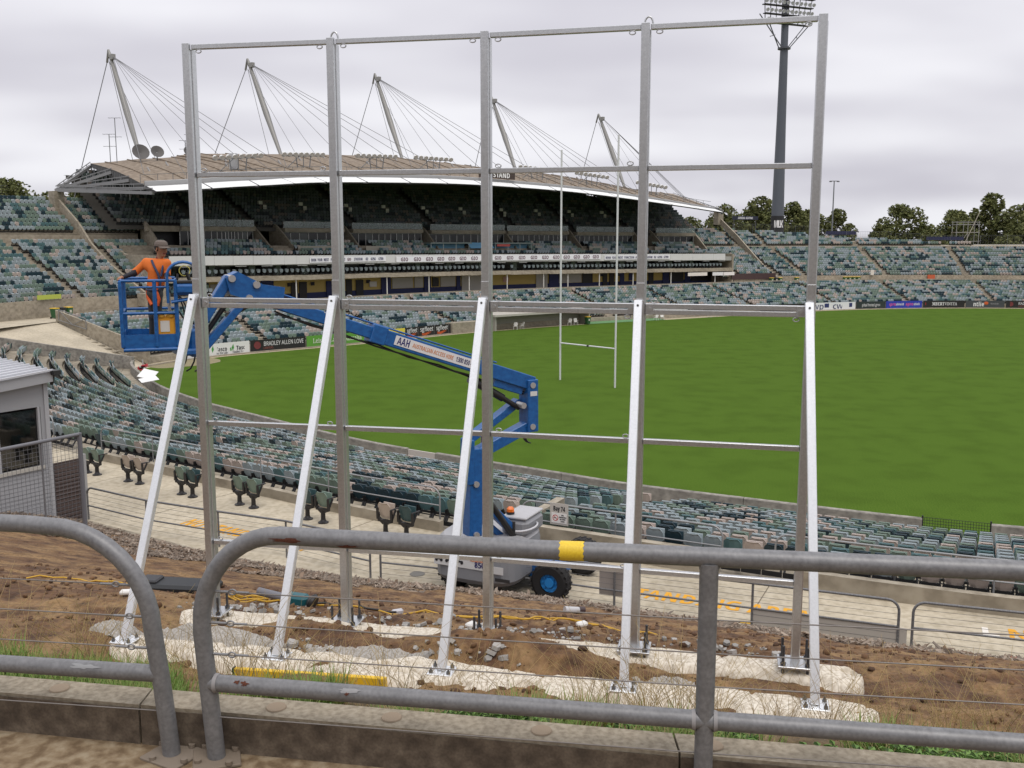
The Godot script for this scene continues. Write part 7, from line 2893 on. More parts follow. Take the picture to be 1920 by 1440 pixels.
func steel_frame() -> void:
	var gal := galvanised()
	var bases := [[-2.44, 7.66], [-1.32, 7.45], [-0.19, 7.22], [0.91, 6.95], [2.03, 6.68]]
	var feet := [[-2.79, 6.73], [-1.63, 6.45], [-0.47, 6.21], [0.72, 5.97], [1.88, 5.73]]
	var foot := EYE - 3.10
	var head := EYE + 1.48
	var rd := (P(2.03, 0, 6.68) - P(-2.44, 0, 7.66)).normalized()
	var fr := Basis(rd, Vector3.UP, rd.cross(Vector3.UP))
	var near := fr.z   # towards the camera
	var post_words := ["leftmost galvanised steel post of the frame", "second galvanised post from the left in the frame", "middle galvanised post, directly before the boom lift turret", "fourth galvanised post, right of the goal posts", "rightmost galvanised post of the frame, by the light tower"]
	var brace_words := ["bright brace leaning to the leftmost post", "bright brace leaning to the second post", "bright brace leaning to the middle post", "bright brace leaning to the fourth post", "bright brace leaning to the rightmost post"]
	var base_at := func(k: int) -> Vector3: return P(bases[k][0], foot, bases[k][1])
	var shiny := T("bright zinc", noise(0.06, FastNoiseLite.TYPE_CELLULAR, 3, 16), [[0.0, lin(0.74, 0.76, 0.78)], [1.0, lin(0.88, 0.90, 0.92)]], 0.3, 0.42, 0.7, 0.0, 512, false)
	var bolt := M(0.06, 0.06, 0.065, 0.5, 0.4)
	for k in 5:
		var c: Vector3 = base_at.call(k)
		var o := base("steel_post", post_words[k], "post", Vector3.ZERO, "posts of the steel frame")
		var b := MB.new()
		# folded channel: a front face with the wider box set just behind it
		var hgt := head - foot - 0.03
		b.cbox(c + Vector3.UP * (hgt / 2) + near * 0.016, Vector3(0.057, hgt, 0.034), 0.004, fr)
		b.cbox(c + Vector3.UP * (hgt / 2 - 0.02) - near * 0.034 + rd * 0.004, Vector3(0.062, hgt - 0.04, 0.062), 0.004, fr)
		part("column", b, gal, o)
		b = MB.new()
		b.cbox(c + Vector3.UP * 0.09, Vector3(0.24, 0.016, 0.22), 0.003, fr)
		part("base_plate", b, gal, o)
		for x in [-0.085, 0.085]:
			for z in [-0.075, 0.075]:
				b = MB.new()
				var p: Vector3 = c + rd * x + near * z
				b.tube([p + Vector3.UP * 0.03, p + Vector3.UP * 0.24], 0.010, 8)
				b.lathe(p + Vector3.UP * 0.098, [Vector2(0.0, 0.0), Vector2(0.02, 0.0), Vector2(0.02, 0.02), Vector2(0.0, 0.02)], 6)
				part("anchor_bolt", b, bolt, o)
		if k in [1, 3]:
			b = MB.new()
			var lp := []
			for j in 11:
				var a := PI * j / 10
				lp.append(c + Vector3.UP * (hgt + 0.0 + 0.045 * sin(a)) + rd * (0.018 - 0.028 * cos(a)) - near * 0.02)
			b.tube(lp, 0.007, 6)
			part("lifting_eye", b, gal, o)
		# brace
		var e := P(feet[k][0], bank_y(feet[k][0], feet[k][1], false) + 0.075, feet[k][1])
		var t := c + near * 0.055 - rd * 0.012
		t.y = EYE - 0.43
		var w := base("brace", brace_words[k], "brace", Vector3.ZERO, "braces of the steel frame")
		b = MB.new()
		b.beam(e, t, 0.057, 0.05, near, 0.004)
		part("tube", b, shiny, w)
		b = MB.new()
		b.cbox(e - Vector3.UP * 0.005, Vector3(0.17, 0.012, 0.15), 0.003, fr)
		part("base_plate", b, shiny, w)
		b = MB.new()
		for x in [-0.06, 0.06]:
			for z in [-0.05, 0.05]:
				b.lathe(e + rd * x + near * z, [Vector2(0.0, 0.0), Vector2(0.014, 0.0), Vector2(0.014, 0.018), Vector2(0.006, 0.018), Vector2(0.006, 0.035), Vector2(0.0, 0.035)], 6)
		b.lathe(t - (t - e).normalized() * 0.03 + near * 0.03, [Vector2(0.0, -0.006), Vector2(0.008, -0.006), Vector2(0.008, 0.004), Vector2(0.0, 0.004)], 8, MB.frame_of(Vector3.ZERO, near))
		part("bolts", b, M(0.12, 0.12, 0.12, 0.5, 0.4), w)
		b = MB.new()
		b.cbox(c + Vector3.UP * (EYE - 0.37 - foot) + near * 0.037, Vector3(0.058, 0.13, 0.007), 0.002, fr)
		part("cleat", b, gal, o)
	# rails between the posts
	var levels := [1.425, 0.485, -0.49, -1.445, -2.42]
	var bay := ["left bay", "second bay", "third bay", "right bay"]
	var lev := ["top", "upper", "double middle", "lower", "bottom"]
	for i in 5:
		for k in 4:
			var a: Vector3 = base_at.call(k) + rd * 0.034
			var e: Vector3 = base_at.call(k + 1) - rd * 0.030
			a.y = EYE + levels[i]
			e.y = EYE + levels[i]
			var o := base("frame_rail", "%s galvanised rail in the %s of the steel frame" % [lev[i], bay[k]], "rail", Vector3.ZERO, "rails of the steel frame")
			var b := MB.new()
			if i == 2:
				for y in [-0.021, 0.021]:
					b.beam(a + Vector3.UP * y - near * 0.012, e + Vector3.UP * y - near * 0.012, 0.036, 0.04, near, 0.004)
				part("double_rail", b, gal, o)
				for q in [[a, 1.0], [e, -1.0]]:
					b = MB.new()
					var c: Vector3 = q[0] + rd * 0.03 * q[1]
					b.cbox(c + near * 0.014, Vector3(0.058, 0.075, 0.008), 0.002, fr)
					b.lathe(c + near * 0.018, [Vector2(0.0, 0.0), Vector2(0.014, 0.0), Vector2(0.014, 0.008), Vector2(0.0, 0.008)], 10, MB.frame_of(Vector3.ZERO, near))
					part("end_plate", b, gal, o)
			else:
				b.beam(a - near * 0.012, e - near * 0.012, 0.037, 0.04, near, 0.004)
				part("tube", b, gal, o)
			b = MB.new()
			for q in [[a, 1.0], [e, -1.0]]:
				if i > 0 and (k + int(q[1])) % 2 == 0 and i != 2:
					continue
				var c: Vector3 = q[0] + rd * 0.06 * q[1]
				var sgn := -1.0 if i == 0 else 1.0
				if i == 2 and q[1] < 0:
					sgn = -1.0
				var lp := []
				for j in 17:
					var an := TAU * j / 16
					lp.append(c + Vector3.UP * (sgn * ((0.046 if i == 2 else 0.024) + 0.010) + 0.013 * sin(an)) + rd * 0.021 * cos(an) + near * 0.002)
				b.tube(lp, 0.0042, 6, -1.0, false)
			if not b.v.is_empty():
				part("eye_loop", b, M(0.45, 0.46, 0.47, 0.4, 0.7), o)

# ---------- on the bank ----------

func scatter(n: int, sd: int, place: Callable) -> Array:
	var r := RandomNumberGenerator.new()
	r.seed = sd
	var out := []
	var tries := 0
	while out.size() < n and tries < n * 30:
		tries += 1
		var t = place.call(r)
		if t != null:
			out.append(t)
	return out

func tilt(r: RandomNumberGenerator, lean: float) -> Basis:
	return Basis(Vector3.UP, r.randf() * TAU) * Basis(Vector3.RIGHT, r.randfn() * lean)

func bank_things() -> void:
	var r0 := RandomNumberGenerator.new()
	r0.seed = 5
	# bark chips along the foot of the bank
	var chip := MB.new()
	chip.slab([Vector3(-0.5, 0, -0.10), Vector3(0.3, 0.02, -0.13), Vector3(0.5, 0, 0.02), Vector3(0.1, -0.02, 0.13), Vector3(-0.42, 0, 0.08)], Vector3(0, 0.05, 0))
	var tinted := StandardMaterial3D.new()
	tinted.vertex_color_use_as_albedo = true
	tinted.roughness = 0.9
	var cover := noise(0.35, FastNoiseLite.TYPE_SIMPLEX_SMOOTH, 3, 91)
	var places := scatter(46000, 92, func(r: RandomNumberGenerator):
		var x := r.randf_range(-13.0, 10.0)
		var k := kerb_d(x)
		var back := r.randf()
		var deep := 0.36 if x < 0.0 else 0.46
		if x > 3.2:
			deep = 0.66
		var d := lerpf(k - 0.1, lerpf(k, post_d(x), deep), pow(back, 0.9))
		if cover.get_noise_2d(x, d) < -0.6 + 0.9 * back:
			return null
		var s := 0.06 + 0.13 * pow(r.randf(), 1.8)
		if r.randf() < 0.03:
			s *= 2.0
		var b := Basis(Vector3.UP, r.randf() * TAU) * Basis(Vector3.RIGHT, r.randfn() * 0.35) * Basis(Vector3.BACK, r.randfn() * 0.30)
		return Transform3D(b.scaled_local(Vector3(s, s * 0.6, s * 0.9)), P(x, bank_y(x, d) + 0.012 + 0.03 * r.randf(), d)))
	var cols := []
	for p in places:
		var t := r0.randf()
		var g := 0.45 + 0.75 * r0.randf()
		cols.append(Color(0.29, 0.235, 0.185).lerp(Color(0.14, 0.085, 0.05), t * t) * g)
	var o := many("bark_chips", chip.mesh(tinted), places, cols, self)
	tag(o, "grey brown bark mulch strewn along the foot of the bank", "mulch")
	# clods of earth
	var clump := MB.new()
	clump.ball(Vector3.ZERO, Vector3(0.5, 0.35, 0.5), 7)
	for k in clump.v.size():
		clump.v[k] *= 0.62 + 0.6 * absf(sin(clump.v[k].x * 9.0 + clump.v[k].z * 13.0 + clump.v[k].y * 7.0))
	places = scatter(7000, 93, func(r: RandomNumberGenerator):
		var x := r.randf_range(-6.5, 5.0)
		var d := lerpf(brace_d(x) - 1.6, post_d(x) + 4.5, pow(r.randf(), 1.5))
		var s := 0.006 + 0.030 * pow(r.randf(), 5.0)
		for q in [brace_d(x), post_d(x)]:
			if absf(d - q) < 0.19 and r.randf() < 0.88:
				return null
		return Transform3D((tilt(r, 0.6)).scaled_local(Vector3.ONE * s * 2.0), P(x, bank_y(x, d) + s * 0.3, d)))
	cols = []
	for p in places:
		cols.append(Color(0.17, 0.092, 0.042).lerp(Color(0.065, 0.033, 0.018), r0.randf()) * (0.8 + 0.4 * r0.randf()))
	o = many("earth_clods", clump.mesh(tinted), places, cols, self)
	tag(o, "loose brown clods of earth about the footings", "clods")
	# broken concrete
	var stone := MB.new()
	stone.slab([Vector3(-0.5, -0.2, -0.3), Vector3(0.1, -0.22, -0.45), Vector3(0.55, -0.15, 0.05), Vector3(0.2, -0.2, 0.42), Vector3(-0.4, -0.2, 0.3)], Vector3(0.06, 0.42, -0.05))
	places = scatter(600, 94, func(r: RandomNumberGenerator):
		var x := r.randf_range(-2.9, 2.1)
		var d := post_d(x) + 0.30 + absf(r.randfn()) * 0.16
		if r.randf() < 0.25:
			d = brace_d(x) + 0.27 + absf(r.randfn()) * 0.08
			x = x * 0.6 - 1.2
			d = brace_d(x) + 0.27 + absf(r.randfn()) * 0.08
		elif r.randf() < 0.05:
			d += r.randf() * 1.5
		var s := 0.008 + 0.045 * pow(r.randf(), 3.6)
		return Transform3D((tilt(r, 0.5)).scaled_local(Vector3.ONE * s * 1.5), P(x, bank_y(x, d) + s * 0.3, d)))
	cols = []
	for p in places:
		cols.append(Color(0.42, 0.40, 0.37) * (0.55 + 0.5 * r0.randf()))
	o = many("concrete_rubble", stone.mesh(tinted), places, cols, self)
	tag(o, "pale broken concrete lumps behind the footing strips", "rubble")
	# rough heaps of grey slurry beside the first brace and along the front strip
	var k := 0
	for q in [[-2.25, 0.34, 0.62, 0.20, 0.11], [-1.05, 0.26, 0.5, 0.13, 0.07], [1.15, 0.24, 0.36, 0.14, 0.06], [-3.05, 0.38, 0.2, 0.14, 0.08]]:
		var f := noise(5.0, FastNoiseLite.TYPE_SIMPLEX_SMOOTH, 4, 60 + k)
		var b := MB.new()
		var n := 44
		var at := func(i: int, j: int) -> Vector3:
			var u := 2.0 * i / n - 1.0
			var v := 2.0 * j / n - 1.0
			var x: float = q[0] + u * q[2]
			var d: float = brace_d(x) + q[1] + v * q[3]
			var rr := u * u + v * v
			var lift: float = q[4] * (1.0 - rr * (1.0 + 0.5 * f.get_noise_2d(x * 0.6, d * 0.6))) + 0.035 * f.get_noise_2d(x, d) + 0.018 * f.get_noise_2d(x * 4.0, d * 4.0)
			return P(x, bank_y(x, d, false) + lift - 0.015, d)
		patch(b, n, n, at)
		one("slurry_heap", b, T("slurry", noise(0.05, FastNoiseLite.TYPE_SIMPLEX_SMOOTH, 5, 66), [[0.2, lin(0.22, 0.20, 0.17)], [0.6, lin(0.36, 0.34, 0.31)], [0.9, lin(0.48, 0.45, 0.41)]], 0.5, 0.95), ["largest rough heap of grey concrete, right of the first brace", "rough grey concrete heap right of the second brace", "rough grey concrete heap left of the rightmost brace", "small grey concrete heap left of the first brace"][k], "heap", "heaps of set concrete")
		k += 1
	greenery()
	tools()

func blade(b: MB, foot: Vector3, dir: Vector3, h: float, w: float, bend: float) -> void:
	var side := dir.cross(Vector3.UP).normalized() * w
	var p0 := foot
	var p1 := foot + Vector3.UP * h * 0.55 + dir * bend * 0.3
	var p2 := foot + Vector3.UP * h * (1.0 - 0.25 * bend) + dir * bend
	b.face([p0 - side, p0 + side, p1 + side * 0.8, p1 - side * 0.8])
	b.face([p1 - side * 0.8, p1 + side * 0.8, p2])

func greenery() -> void:
	var r := RandomNumberGenerator.new()
	r.seed = 7
	var tuft := MB.new()
	for k in 16:
		var a := r.randf() * TAU
		var d := Vector3(cos(a), 0, sin(a))
		blade(tuft, d * 0.03 * r.randf() + Vector3(r.randfn(), 0, r.randfn()) * 0.02, d, 0.07 + 0.09 * r.randf(), 0.0028, 0.03 + 0.05 * r.randf())
	var tinted := StandardMaterial3D.new()
	tinted.vertex_color_use_as_albedo = true
	tinted.roughness = 0.7
	tinted.backlight_enabled = true
	tinted.backlight = lin(0.03, 0.05, 0.01)
	var patch := noise(1.1, FastNoiseLite.TYPE_SIMPLEX_SMOOTH, 3, 95)
	var near_edge := func(x: float) -> float: return kerb_back(x) + 0.02
	var places := scatter(2600, 96, func(q: RandomNumberGenerator):
		var x := q.randf_range(-3.6, 3.4)
		var d: float = near_edge.call(x) + 0.06 + 0.62 * pow(q.randf(), 1.3)
		var want := 0.15 if x < -0.75 else -0.12
		if patch.get_noise_2d(x, d * 1.4) + want < -0.02 + 0.18 * q.randf():
			return null
		return Transform3D(Basis(Vector3.UP, q.randf() * TAU).scaled(Vector3.ONE * (0.6 + 0.7 * q.randf())), P(x, bank_y(x, d) - 0.01, d)))
	var cols := []
	for p in places:
		var t := r.randf()
		var dry := clampf(r.randf() * 1.6 - 0.9 + (0.35 if p.origin.x > -0.6 else 0.0), 0.0, 1.0)
		cols.append(Color(0.10, 0.19, 0.028).lerp(Color(0.17, 0.26, 0.045), t).lerp(Color(0.33, 0.26, 0.12), dry))
	var o := many("grass", tuft.mesh(tinted), places, cols, self)
	tag(o, "short green grass in the strip behind the terrace kerb", "grass")
	# leafy weeds, mostly towards the right
	var weed := MB.new()
	for k in 14:
		var a := r.randf() * TAU
		var h := 0.03 + 0.09 * r.randf()
		var rad := 0.02 + 0.06 * r.randf()
		var c := Vector3(cos(a) * rad, h, sin(a) * rad)
		var d := Vector3(cos(a), -0.25 + 0.45 * r.randf(), sin(a)).normalized()
		var s := d.cross(Vector3.UP).normalized()
		var l := 0.020 + 0.020 * r.randf()
		weed.face([c, c + d * l * 0.5 + s * l * 0.36, c + d * l, c + d * l * 0.5 + Vector3.UP * 0.004])
		weed.face([c, c + d * l * 0.5 + Vector3.UP * 0.004, c + d * l, c + d * l * 0.5 - s * l * 0.36])
		weed.tube([Vector3.ZERO, c], 0.0018, 3, -1.0, false)
	places = scatter(760, 97, func(q: RandomNumberGenerator):
		var x := q.randf_range(-1.3, 3.2)
		var d: float = near_edge.call(x) + 0.03 + 0.36 * pow(q.randf(), 1.2)
		if patch.get_noise_2d(x * 1.3 + 9.0, d * 1.5) < 0.02 + 0.2 * q.randf() - (0.06 if x > -0.3 else -0.06):
			return null
		return Transform3D(Basis(Vector3.UP, q.randf() * TAU).scaled(Vector3.ONE * (0.55 + 0.55 * q.randf())), P(x, bank_y(x, d) - 0.006, d)))
	cols = []
	for p in places:
		cols.append(Color(0.085, 0.175, 0.028).lerp(Color(0.15, 0.26, 0.05), r.randf()))
	o = many("weeds", weed.mesh(tinted), places, cols, self)
	tag(o, "leafy green weeds growing over the edge of the terrace kerb", "weeds")
	o.set_meta("kind", "stuff")
	# dry stalks
	var stalk := MB.new()
	for k in 7:
		var a := r.randf() * TAU
		var d := Vector3(cos(a), 0, sin(a)) * (0.10 + 0.25 * r.randf())
		var h := 0.22 + 0.30 * r.randf()
		stalk.tube([Vector3.ZERO, Vector3.UP * h * 0.55 + d * 0.35, Vector3.UP * h + d], 0.0014, 3, 0.0006, false)
	places = scatter(230, 98, func(q: RandomNumberGenerator):
		var x := q.randf_range(-2.6, 3.2)
		var u := q.randf()
		var d: float = near_edge.call(x) + 0.45 + 2.1 * u
		if u > 0.5 and (x < 0.4 or q.randf() < 0.3):
			return null
		return Transform3D(Basis(Vector3.UP, q.randf() * TAU).scaled(Vector3.ONE * (0.6 + 0.6 * q.randf())), P(x, bank_y(x, d) - 0.01, d)))
	cols = []
	for p in places:
		cols.append(Color(0.40, 0.29, 0.12) * (0.6 + 0.6 * r.randf()))
	o = many("dry_stalks", stalk.mesh(tinted), places, cols, self)
	tag(o, "thin straw coloured stalks standing before the footings", "grass")

func on_bank(x: float, d: float, lift := 0.0) -> Vector3:
	return P(x, bank_y(x, d) + lift, d)

func tools() -> void:
	# yellow straightedge
	var b := MB.new()
	var a := on_bank(-1.84, 6.17, 0.07)
	var e := on_bank(-0.80, 5.92, 0.055)
	b.beam(a, e, 0.035, 0.075, Vector3.UP, 0.006)
	var lv := one("straightedge", b, M(0.72, 0.46, 0.02, 0.4), "long yellow straightedge lying before the second brace", "level")
	b = MB.new()
	b.beam(a - (e - a).normalized() * 0.012, a, 0.037, 0.078, Vector3.UP)
	b.box(a.lerp(e, 0.27) + Vector3(0, 0.02, 0), Vector3(0.05, 0.02, 0.03), Basis(Vector3.UP, -0.28))
	part("end_cap", b, M(0.03, 0.03, 0.03, 0.5), lv)
	# angle grinder: a grey cylinder handle, teal body
	var o := base("power_tool", "teal power tool with grey handle lying behind the second brace", "tool", on_bank(-2.05, 8.55, 0.06))
	o.rotation = Vector3(0, -0.35, 0.0)
	b = MB.new()
	b.tube([Vector3(-0.30, 0.03, 0), Vector3(0.02, 0.0, 0)], 0.038, 12)
	part("handle", b, M(0.16, 0.16, 0.18, 0.5), o)
	b = MB.new()
	b.cbox(Vector3(0.12, 0.0, 0.0), Vector3(0.22, 0.12, 0.12), 0.03)
	part("body", b, M(0.01, 0.10, 0.12, 0.4), o)
	b = MB.new()
	b.lathe(Vector3(0.26, 0.0, 0.0), [Vector2(0.0, -0.03), Vector2(0.07, -0.03), Vector2(0.08, 0.0), Vector2(0.05, 0.03), Vector2(0.0, 0.03)], 12, Basis(Vector3.BACK, 1.2))
	part("head", b, M(0.02, 0.02, 0.02, 0.4), o)
	b = MB.new()
	b.cbox(Vector3(0.17, -0.045, 0.04), Vector3(0.07, 0.04, 0.06), 0.01)
	part("label", b, M(0.5, 0.5, 0.5, 0.5), o)
	# its lead and a white plug
	var pts := []
	for k in 14:
		var t := k / 13.0
		pts.append(on_bank(lerpf(-1.78, -1.10, t), lerpf(8.55, 9.05, t) + 0.18 * sin(t * 6.0), 0.03))
	b = MB.new()
	b.tube(pts, 0.010, 6)
	var lead := one("power_lead", b, M(0.03, 0.028, 0.025, 0.6), "short dark lead of the teal power tool", "cord")
	b = MB.new()
	b.cbox(pts[13], Vector3(0.11, 0.05, 0.05), 0.012, Basis(Vector3.UP, 0.4))
	part("plug", b, M(0.5, 0.5, 0.53, 0.4), lead)
	# long yellow cord
	pts = []
	for k in 60:
		var t := k / 59.0
		var x := lerpf(-5.2, 1.3, t)
		var d := 9.6 - 0.05 * x + 0.55 * sin(t * 9.0) + 0.25 * sin(t * 23.0 + 1.0) - t * 1.1
		pts.append(on_bank(x, d, 0.02))
	b = MB.new()
	b.tube(pts, 0.009, 6)
	pts = []
	for k in 40:
		var t := k / 39.0
		pts.append(on_bank(lerpf(1.3, -0.9, t), 8.35 + 0.5 * sin(t * 5.0) + t * 0.9, 0.025))
	b.tube(pts, 0.009, 6)
	pts = []
	for k in 24:
		var an := TAU * k / 14.0
		pts.append(on_bank(-2.55 + 0.17 * cos(an), 9.15 + 0.22 * sin(an), 0.025 + 0.001 * k))
	b.tube(pts, 0.009, 6)
	one("extension_cord", b, M(0.52, 0.30, 0.02, 0.5), "long yellow extension cord winding over the dirt bank", "cord")
	# black tool case
	b = MB.new()
	b.cbox(Vector3.ZERO, Vector3(0.85, 0.09, 0.3), 0.03)
	var c := one("tool_case", b, M(0.014, 0.016, 0.018, 0.5), "flat black case lying on the dirt behind the leftmost post", "case")
	c.position = on_bank(-3.45, 9.75, 0.07)
	c.rotation.y = -0.12
	b = MB.new()
	b.cbox(Vector3(-0.3, 0.05, 0.0), Vector3(0.2, 0.05, 0.2), 0.015)
	part("handle", b, M(0.02, 0.02, 0.022, 0.4), c)
	# red can, cup, scraps
	var can := base("drink_can", "small red drink can lying on the bark at the right edge", "can", on_bank(8.55, 15.9, 0.06))
	can.rotation = Vector3(1.3, 0.6, 0.0)
	b = MB.new()
	b.lathe(Vector3.ZERO, [Vector2(0.0, -0.08), Vector2(0.038, -0.08), Vector2(0.045, -0.07), Vector2(0.045, 0.065), Vector2(0.036, 0.08), Vector2(0.0, 0.078)], 14)
	part("body", b, M(0.5, 0.025, 0.025, 0.35, 0.2), can)
	b = MB.new()
	b.lathe(Vector3(0, 0.081, 0), [Vector2(0.0, 0.0), Vector2(0.034, 0.0), Vector2(0.034, 0.003), Vector2(0.0, 0.003)], 14)
	b.box(Vector3(0, 0.0, 0.046), Vector3(0.03, 0.08, 0.004))
	part("top", b, M(0.6, 0.6, 0.6, 0.3, 0.6), can)
	var cup := base("drink_cup", "clear plastic cup with dark lid lying on the bark", "cup", on_bank(0.80, 12.6, 0.07))
	cup.rotation = Vector3(0.0, 0.35, 1.45)
	b = MB.new()
	b.lathe(Vector3.ZERO, [Vector2(0.0, -0.12), Vector2(0.04, -0.12), Vector2(0.055, 0.1), Vector2(0.0, 0.1)], 12)
	part("cup", b, M(0.45, 0.45, 0.46, 0.2), cup)
	b = MB.new()
	b.lathe(Vector3(0, -0.14, 0), [Vector2(0.0, -0.05), Vector2(0.045, -0.05), Vector2(0.05, 0.03), Vector2(0.0, 0.03)], 12)
	part("lid", b, M(0.05, 0.03, 0.03, 0.4), cup)
	var k := 0
	for q in [[0.62, 8.3, 0.5], [-3.45, 8.4, 0.1], [-0.35, 8.0, 0.9]]:
		b = MB.new()
		b.cbox(Vector3.ZERO, Vector3(0.1, 0.04, 0.07), 0.012, Basis(Vector3.UP, q[2]))
		var w := one("paper_scrap", b, M(0.7, 0.69, 0.66, 0.7), ["white crumpled scrap on the dirt left of the fourth brace", "white scrap on the dirt between the curved railings", "white scrap on the rubble near the middle post"][k], "litter", "scraps on the bank")
		w.position = on_bank(q[0], q[1], 0.03)
		k += 1

# ---------- the railing in front ----------

func near_railings() -> void:
	var pipe := T("weathered pipe", noise(0.022, FastNoiseLite.TYPE_SIMPLEX_SMOOTH, 6, 73), [[0.15, lin(0.155, 0.155, 0.16)], [0.45, lin(0.19, 0.19, 0.195)], [0.8, lin(0.225, 0.225, 0.23)]], 0.22, 0.45, 0.25)
	detail(pipe, noise(0.02, FastNoiseLite.TYPE_SIMPLEX_SMOOTH, 6, 74), 0.80, 1.08, 0.9)
	var rust := T("rust", noise(0.05, FastNoiseLite.TYPE_SIMPLEX_SMOOTH, 5, 75), [[0.2, lin(0.045, 0.014, 0.008)], [0.8, lin(0.16, 0.05, 0.025)]], 0.12, 0.9)
	var scuff := M(0.27, 0.26, 0.26, 0.6)
	var R := 0.0305
	var T0 := 9.5
	# the rail stands just in front of the kerb; the terrace rises a little to the right
	var rail_d := func(x: float) -> float: return 3.03 - 0.165 * x
	var q := func(x: float, y: float) -> Vector3: return P(x * 0.968, T0 + y + (1.8 - y) * (0.0335 + 0.0105 * x), rail_d.call(x * 0.968))
	var top := 0.785
	var low := 0.25
	# left piece, cut by the frame edge
	var o := base("pipe_railing", "grey pipe railing at the left with its end curving down", "railing", Vector3.ZERO, "pipe railings along the terrace")
	var line := [q.call(-4.2, top + 0.03), q.call(-3.0, top + 0.025), q.call(-1.75, top + 0.018)]
	for k in range(1, 11):
		var a := PI / 2 * k / 10
		line.append(q.call(-1.66 + 0.375 * sin(a), top - 0.345 + 0.36 * cos(a)))
	line.append(q.call(-1.262, 0.25))
	line.append(q.call(-1.237, -0.03))
	var b := MB.new()
	b.tube(line, R, 20)
	part("top_rail", b, pipe, o)
	b = MB.new()
	b.tube([q.call(-4.2, low + 0.035), q.call(-1.262, low + 0.022)], R * 0.97, 20)
	part("lower_rail", b, pipe, o)
	b = MB.new()
	b.cbox(q.call(-1.232, -0.034), Vector3(0.17, 0.012, 0.15), 0.003, Basis(Vector3.UP, -0.5))
	for s in [[-0.06, 0.05], [0.06, 0.05], [0.055, -0.05], [-0.06, -0.05]]:
		b.lathe(q.call(-1.232 + s[0], -0.028) + Vector3(0, 0, s[1]), [Vector2(0.0, 0.0), Vector2(0.013, 0.0), Vector2(0.013, 0.012), Vector2(0.0, 0.012)], 6)
	part("base_plate", b, M(0.22, 0.18, 0.14, 0.8, 0.2), o)
	# right piece
	var p := base("pipe_railing", "grey pipe railing with a yellow band, curving down at its left end", "railing", Vector3.ZERO, "pipe railings along the terrace")
	line = [q.call(-1.065, -0.03), q.call(-1.085, 0.25), q.call(-1.098, 0.44)]
	for k in range(1, 11):
		var a := PI / 2 * k / 10
		line.append(q.call(-1.098 + 0.30 * (1.0 - cos(a)), 0.46 + 0.338 * sin(a)))
	line.append(q.call(0.0, top + 0.002))
	line.append(q.call(1.4, top - 0.004))
	line.append(q.call(3.2, top - 0.01))
	b = MB.new()
	b.tube(line, R, 20)
	part("top_rail", b, pipe, p)
	b = MB.new()
	b.tube([q.call(-1.085, low), q.call(0.62, low - 0.026), q.call(3.2, low - 0.06)], R * 0.97, 20)
	part("lower_rail", b, pipe, p)
	for x in [0.632, 3.0]:
		b = MB.new()
		b.tube([q.call(x, -0.09), q.call(x, top - 0.02)], R * 0.97, 20)
		b.tube([q.call(x, top - 0.045), q.call(x, top - 0.03), q.call(x, top - 0.018)], R * 0.98, 20, R * 1.16)
		part("post", b, pipe, p)
	b = MB.new()
	b.cbox(q.call(-1.065, -0.034), Vector3(0.16, 0.012, 0.15), 0.003, Basis(Vector3.UP, 0.3))
	for s in [[-0.055, 0.05], [0.06, 0.045], [0.055, -0.05], [-0.06, -0.05]]:
		b.lathe(q.call(-1.065 + s[0], -0.028) + Vector3(0, 0, s[1]), [Vector2(0.0, 0.0), Vector2(0.013, 0.0), Vector2(0.013, 0.012), Vector2(0.0, 0.012)], 6)
	part("base_plate", b, M(0.2, 0.16, 0.12, 0.8, 0.2), p)
	# weld collars
	b = MB.new()
	for c in [[-1.085, low, p], [0.632, low - 0.026, p]]:
		var m: Vector3 = q.call(c[0], c[1])
		var dx: Vector3 = (q.call(1.0, 0) - q.call(0.0, 0)).normalized()
		b.tube([m + dx * 0.028, m + dx * 0.04], R * 1.12, 16, R * 1.02)
		if c[0] > 0:
			b.tube([m - dx * 0.028, m - dx * 0.04], R * 1.12, 16, R * 1.02)
	part("weld", b, scuff, p)
	# yellow band, ragged at its edges
	b = MB.new()
	var dx2: Vector3 = (q.call(1.0, 0) - q.call(0.0, 0)).normalized()
	var bc: Vector3 = q.call(0.197, top + 0.0012)
	var f := MB.frame_of(Vector3.ZERO, dx2)
	for k in 40:
		var a0 := TAU * k / 40
		var a1 := TAU * (k + 1) / 40
		var e := []
		for an in [a0, a1]:
			var n: Vector3 = f.x * cos(an) + f.z * sin(an)
			e.append([bc + n * (R + 0.0008) - dx2 * (0.038 + 0.0025 * sin(an * 9.0) + 0.001 * sin(an * 23.0)), bc + n * (R + 0.0008) + dx2 * (0.038 + 0.002 * sin(an * 11.0 + 1.0)), n])
		b.tri(e[0][0], e[1][0], e[1][1], e[0][2], e[1][2], e[1][2])
		b.tri(e[0][0], e[1][1], e[0][1], e[0][2], e[1][2], e[0][2])
	part("yellow_band", b, T("yellow tape", noise(0.04), [[0.2, lin(0.66, 0.43, 0.02)], [0.8, lin(0.78, 0.56, 0.035)]], 0.2, 0.5), p)
	# rust and scuffs: thin patches that hug the pipe
	var hug := func(called: String, parent: Node3D, x: float, y: float, ang: float, wid: float, len_x: float, m: Material, sd: int) -> void:
		var pb := MB.new()
		var c: Vector3 = q.call(x, y)
		var nf := noise(1.0, FastNoiseLite.TYPE_SIMPLEX_SMOOTH, 3, sd)
		var nn := 18
		var rim := []
		for i in nn:
			var t := TAU * i / nn
			var rr := 0.75 + 0.7 * nf.get_noise_2d(cos(t) * 1.3, sin(t) * 1.3)
			var an := ang + sin(t) * wid * rr
			rim.append([an, cos(t) * len_x * rr])
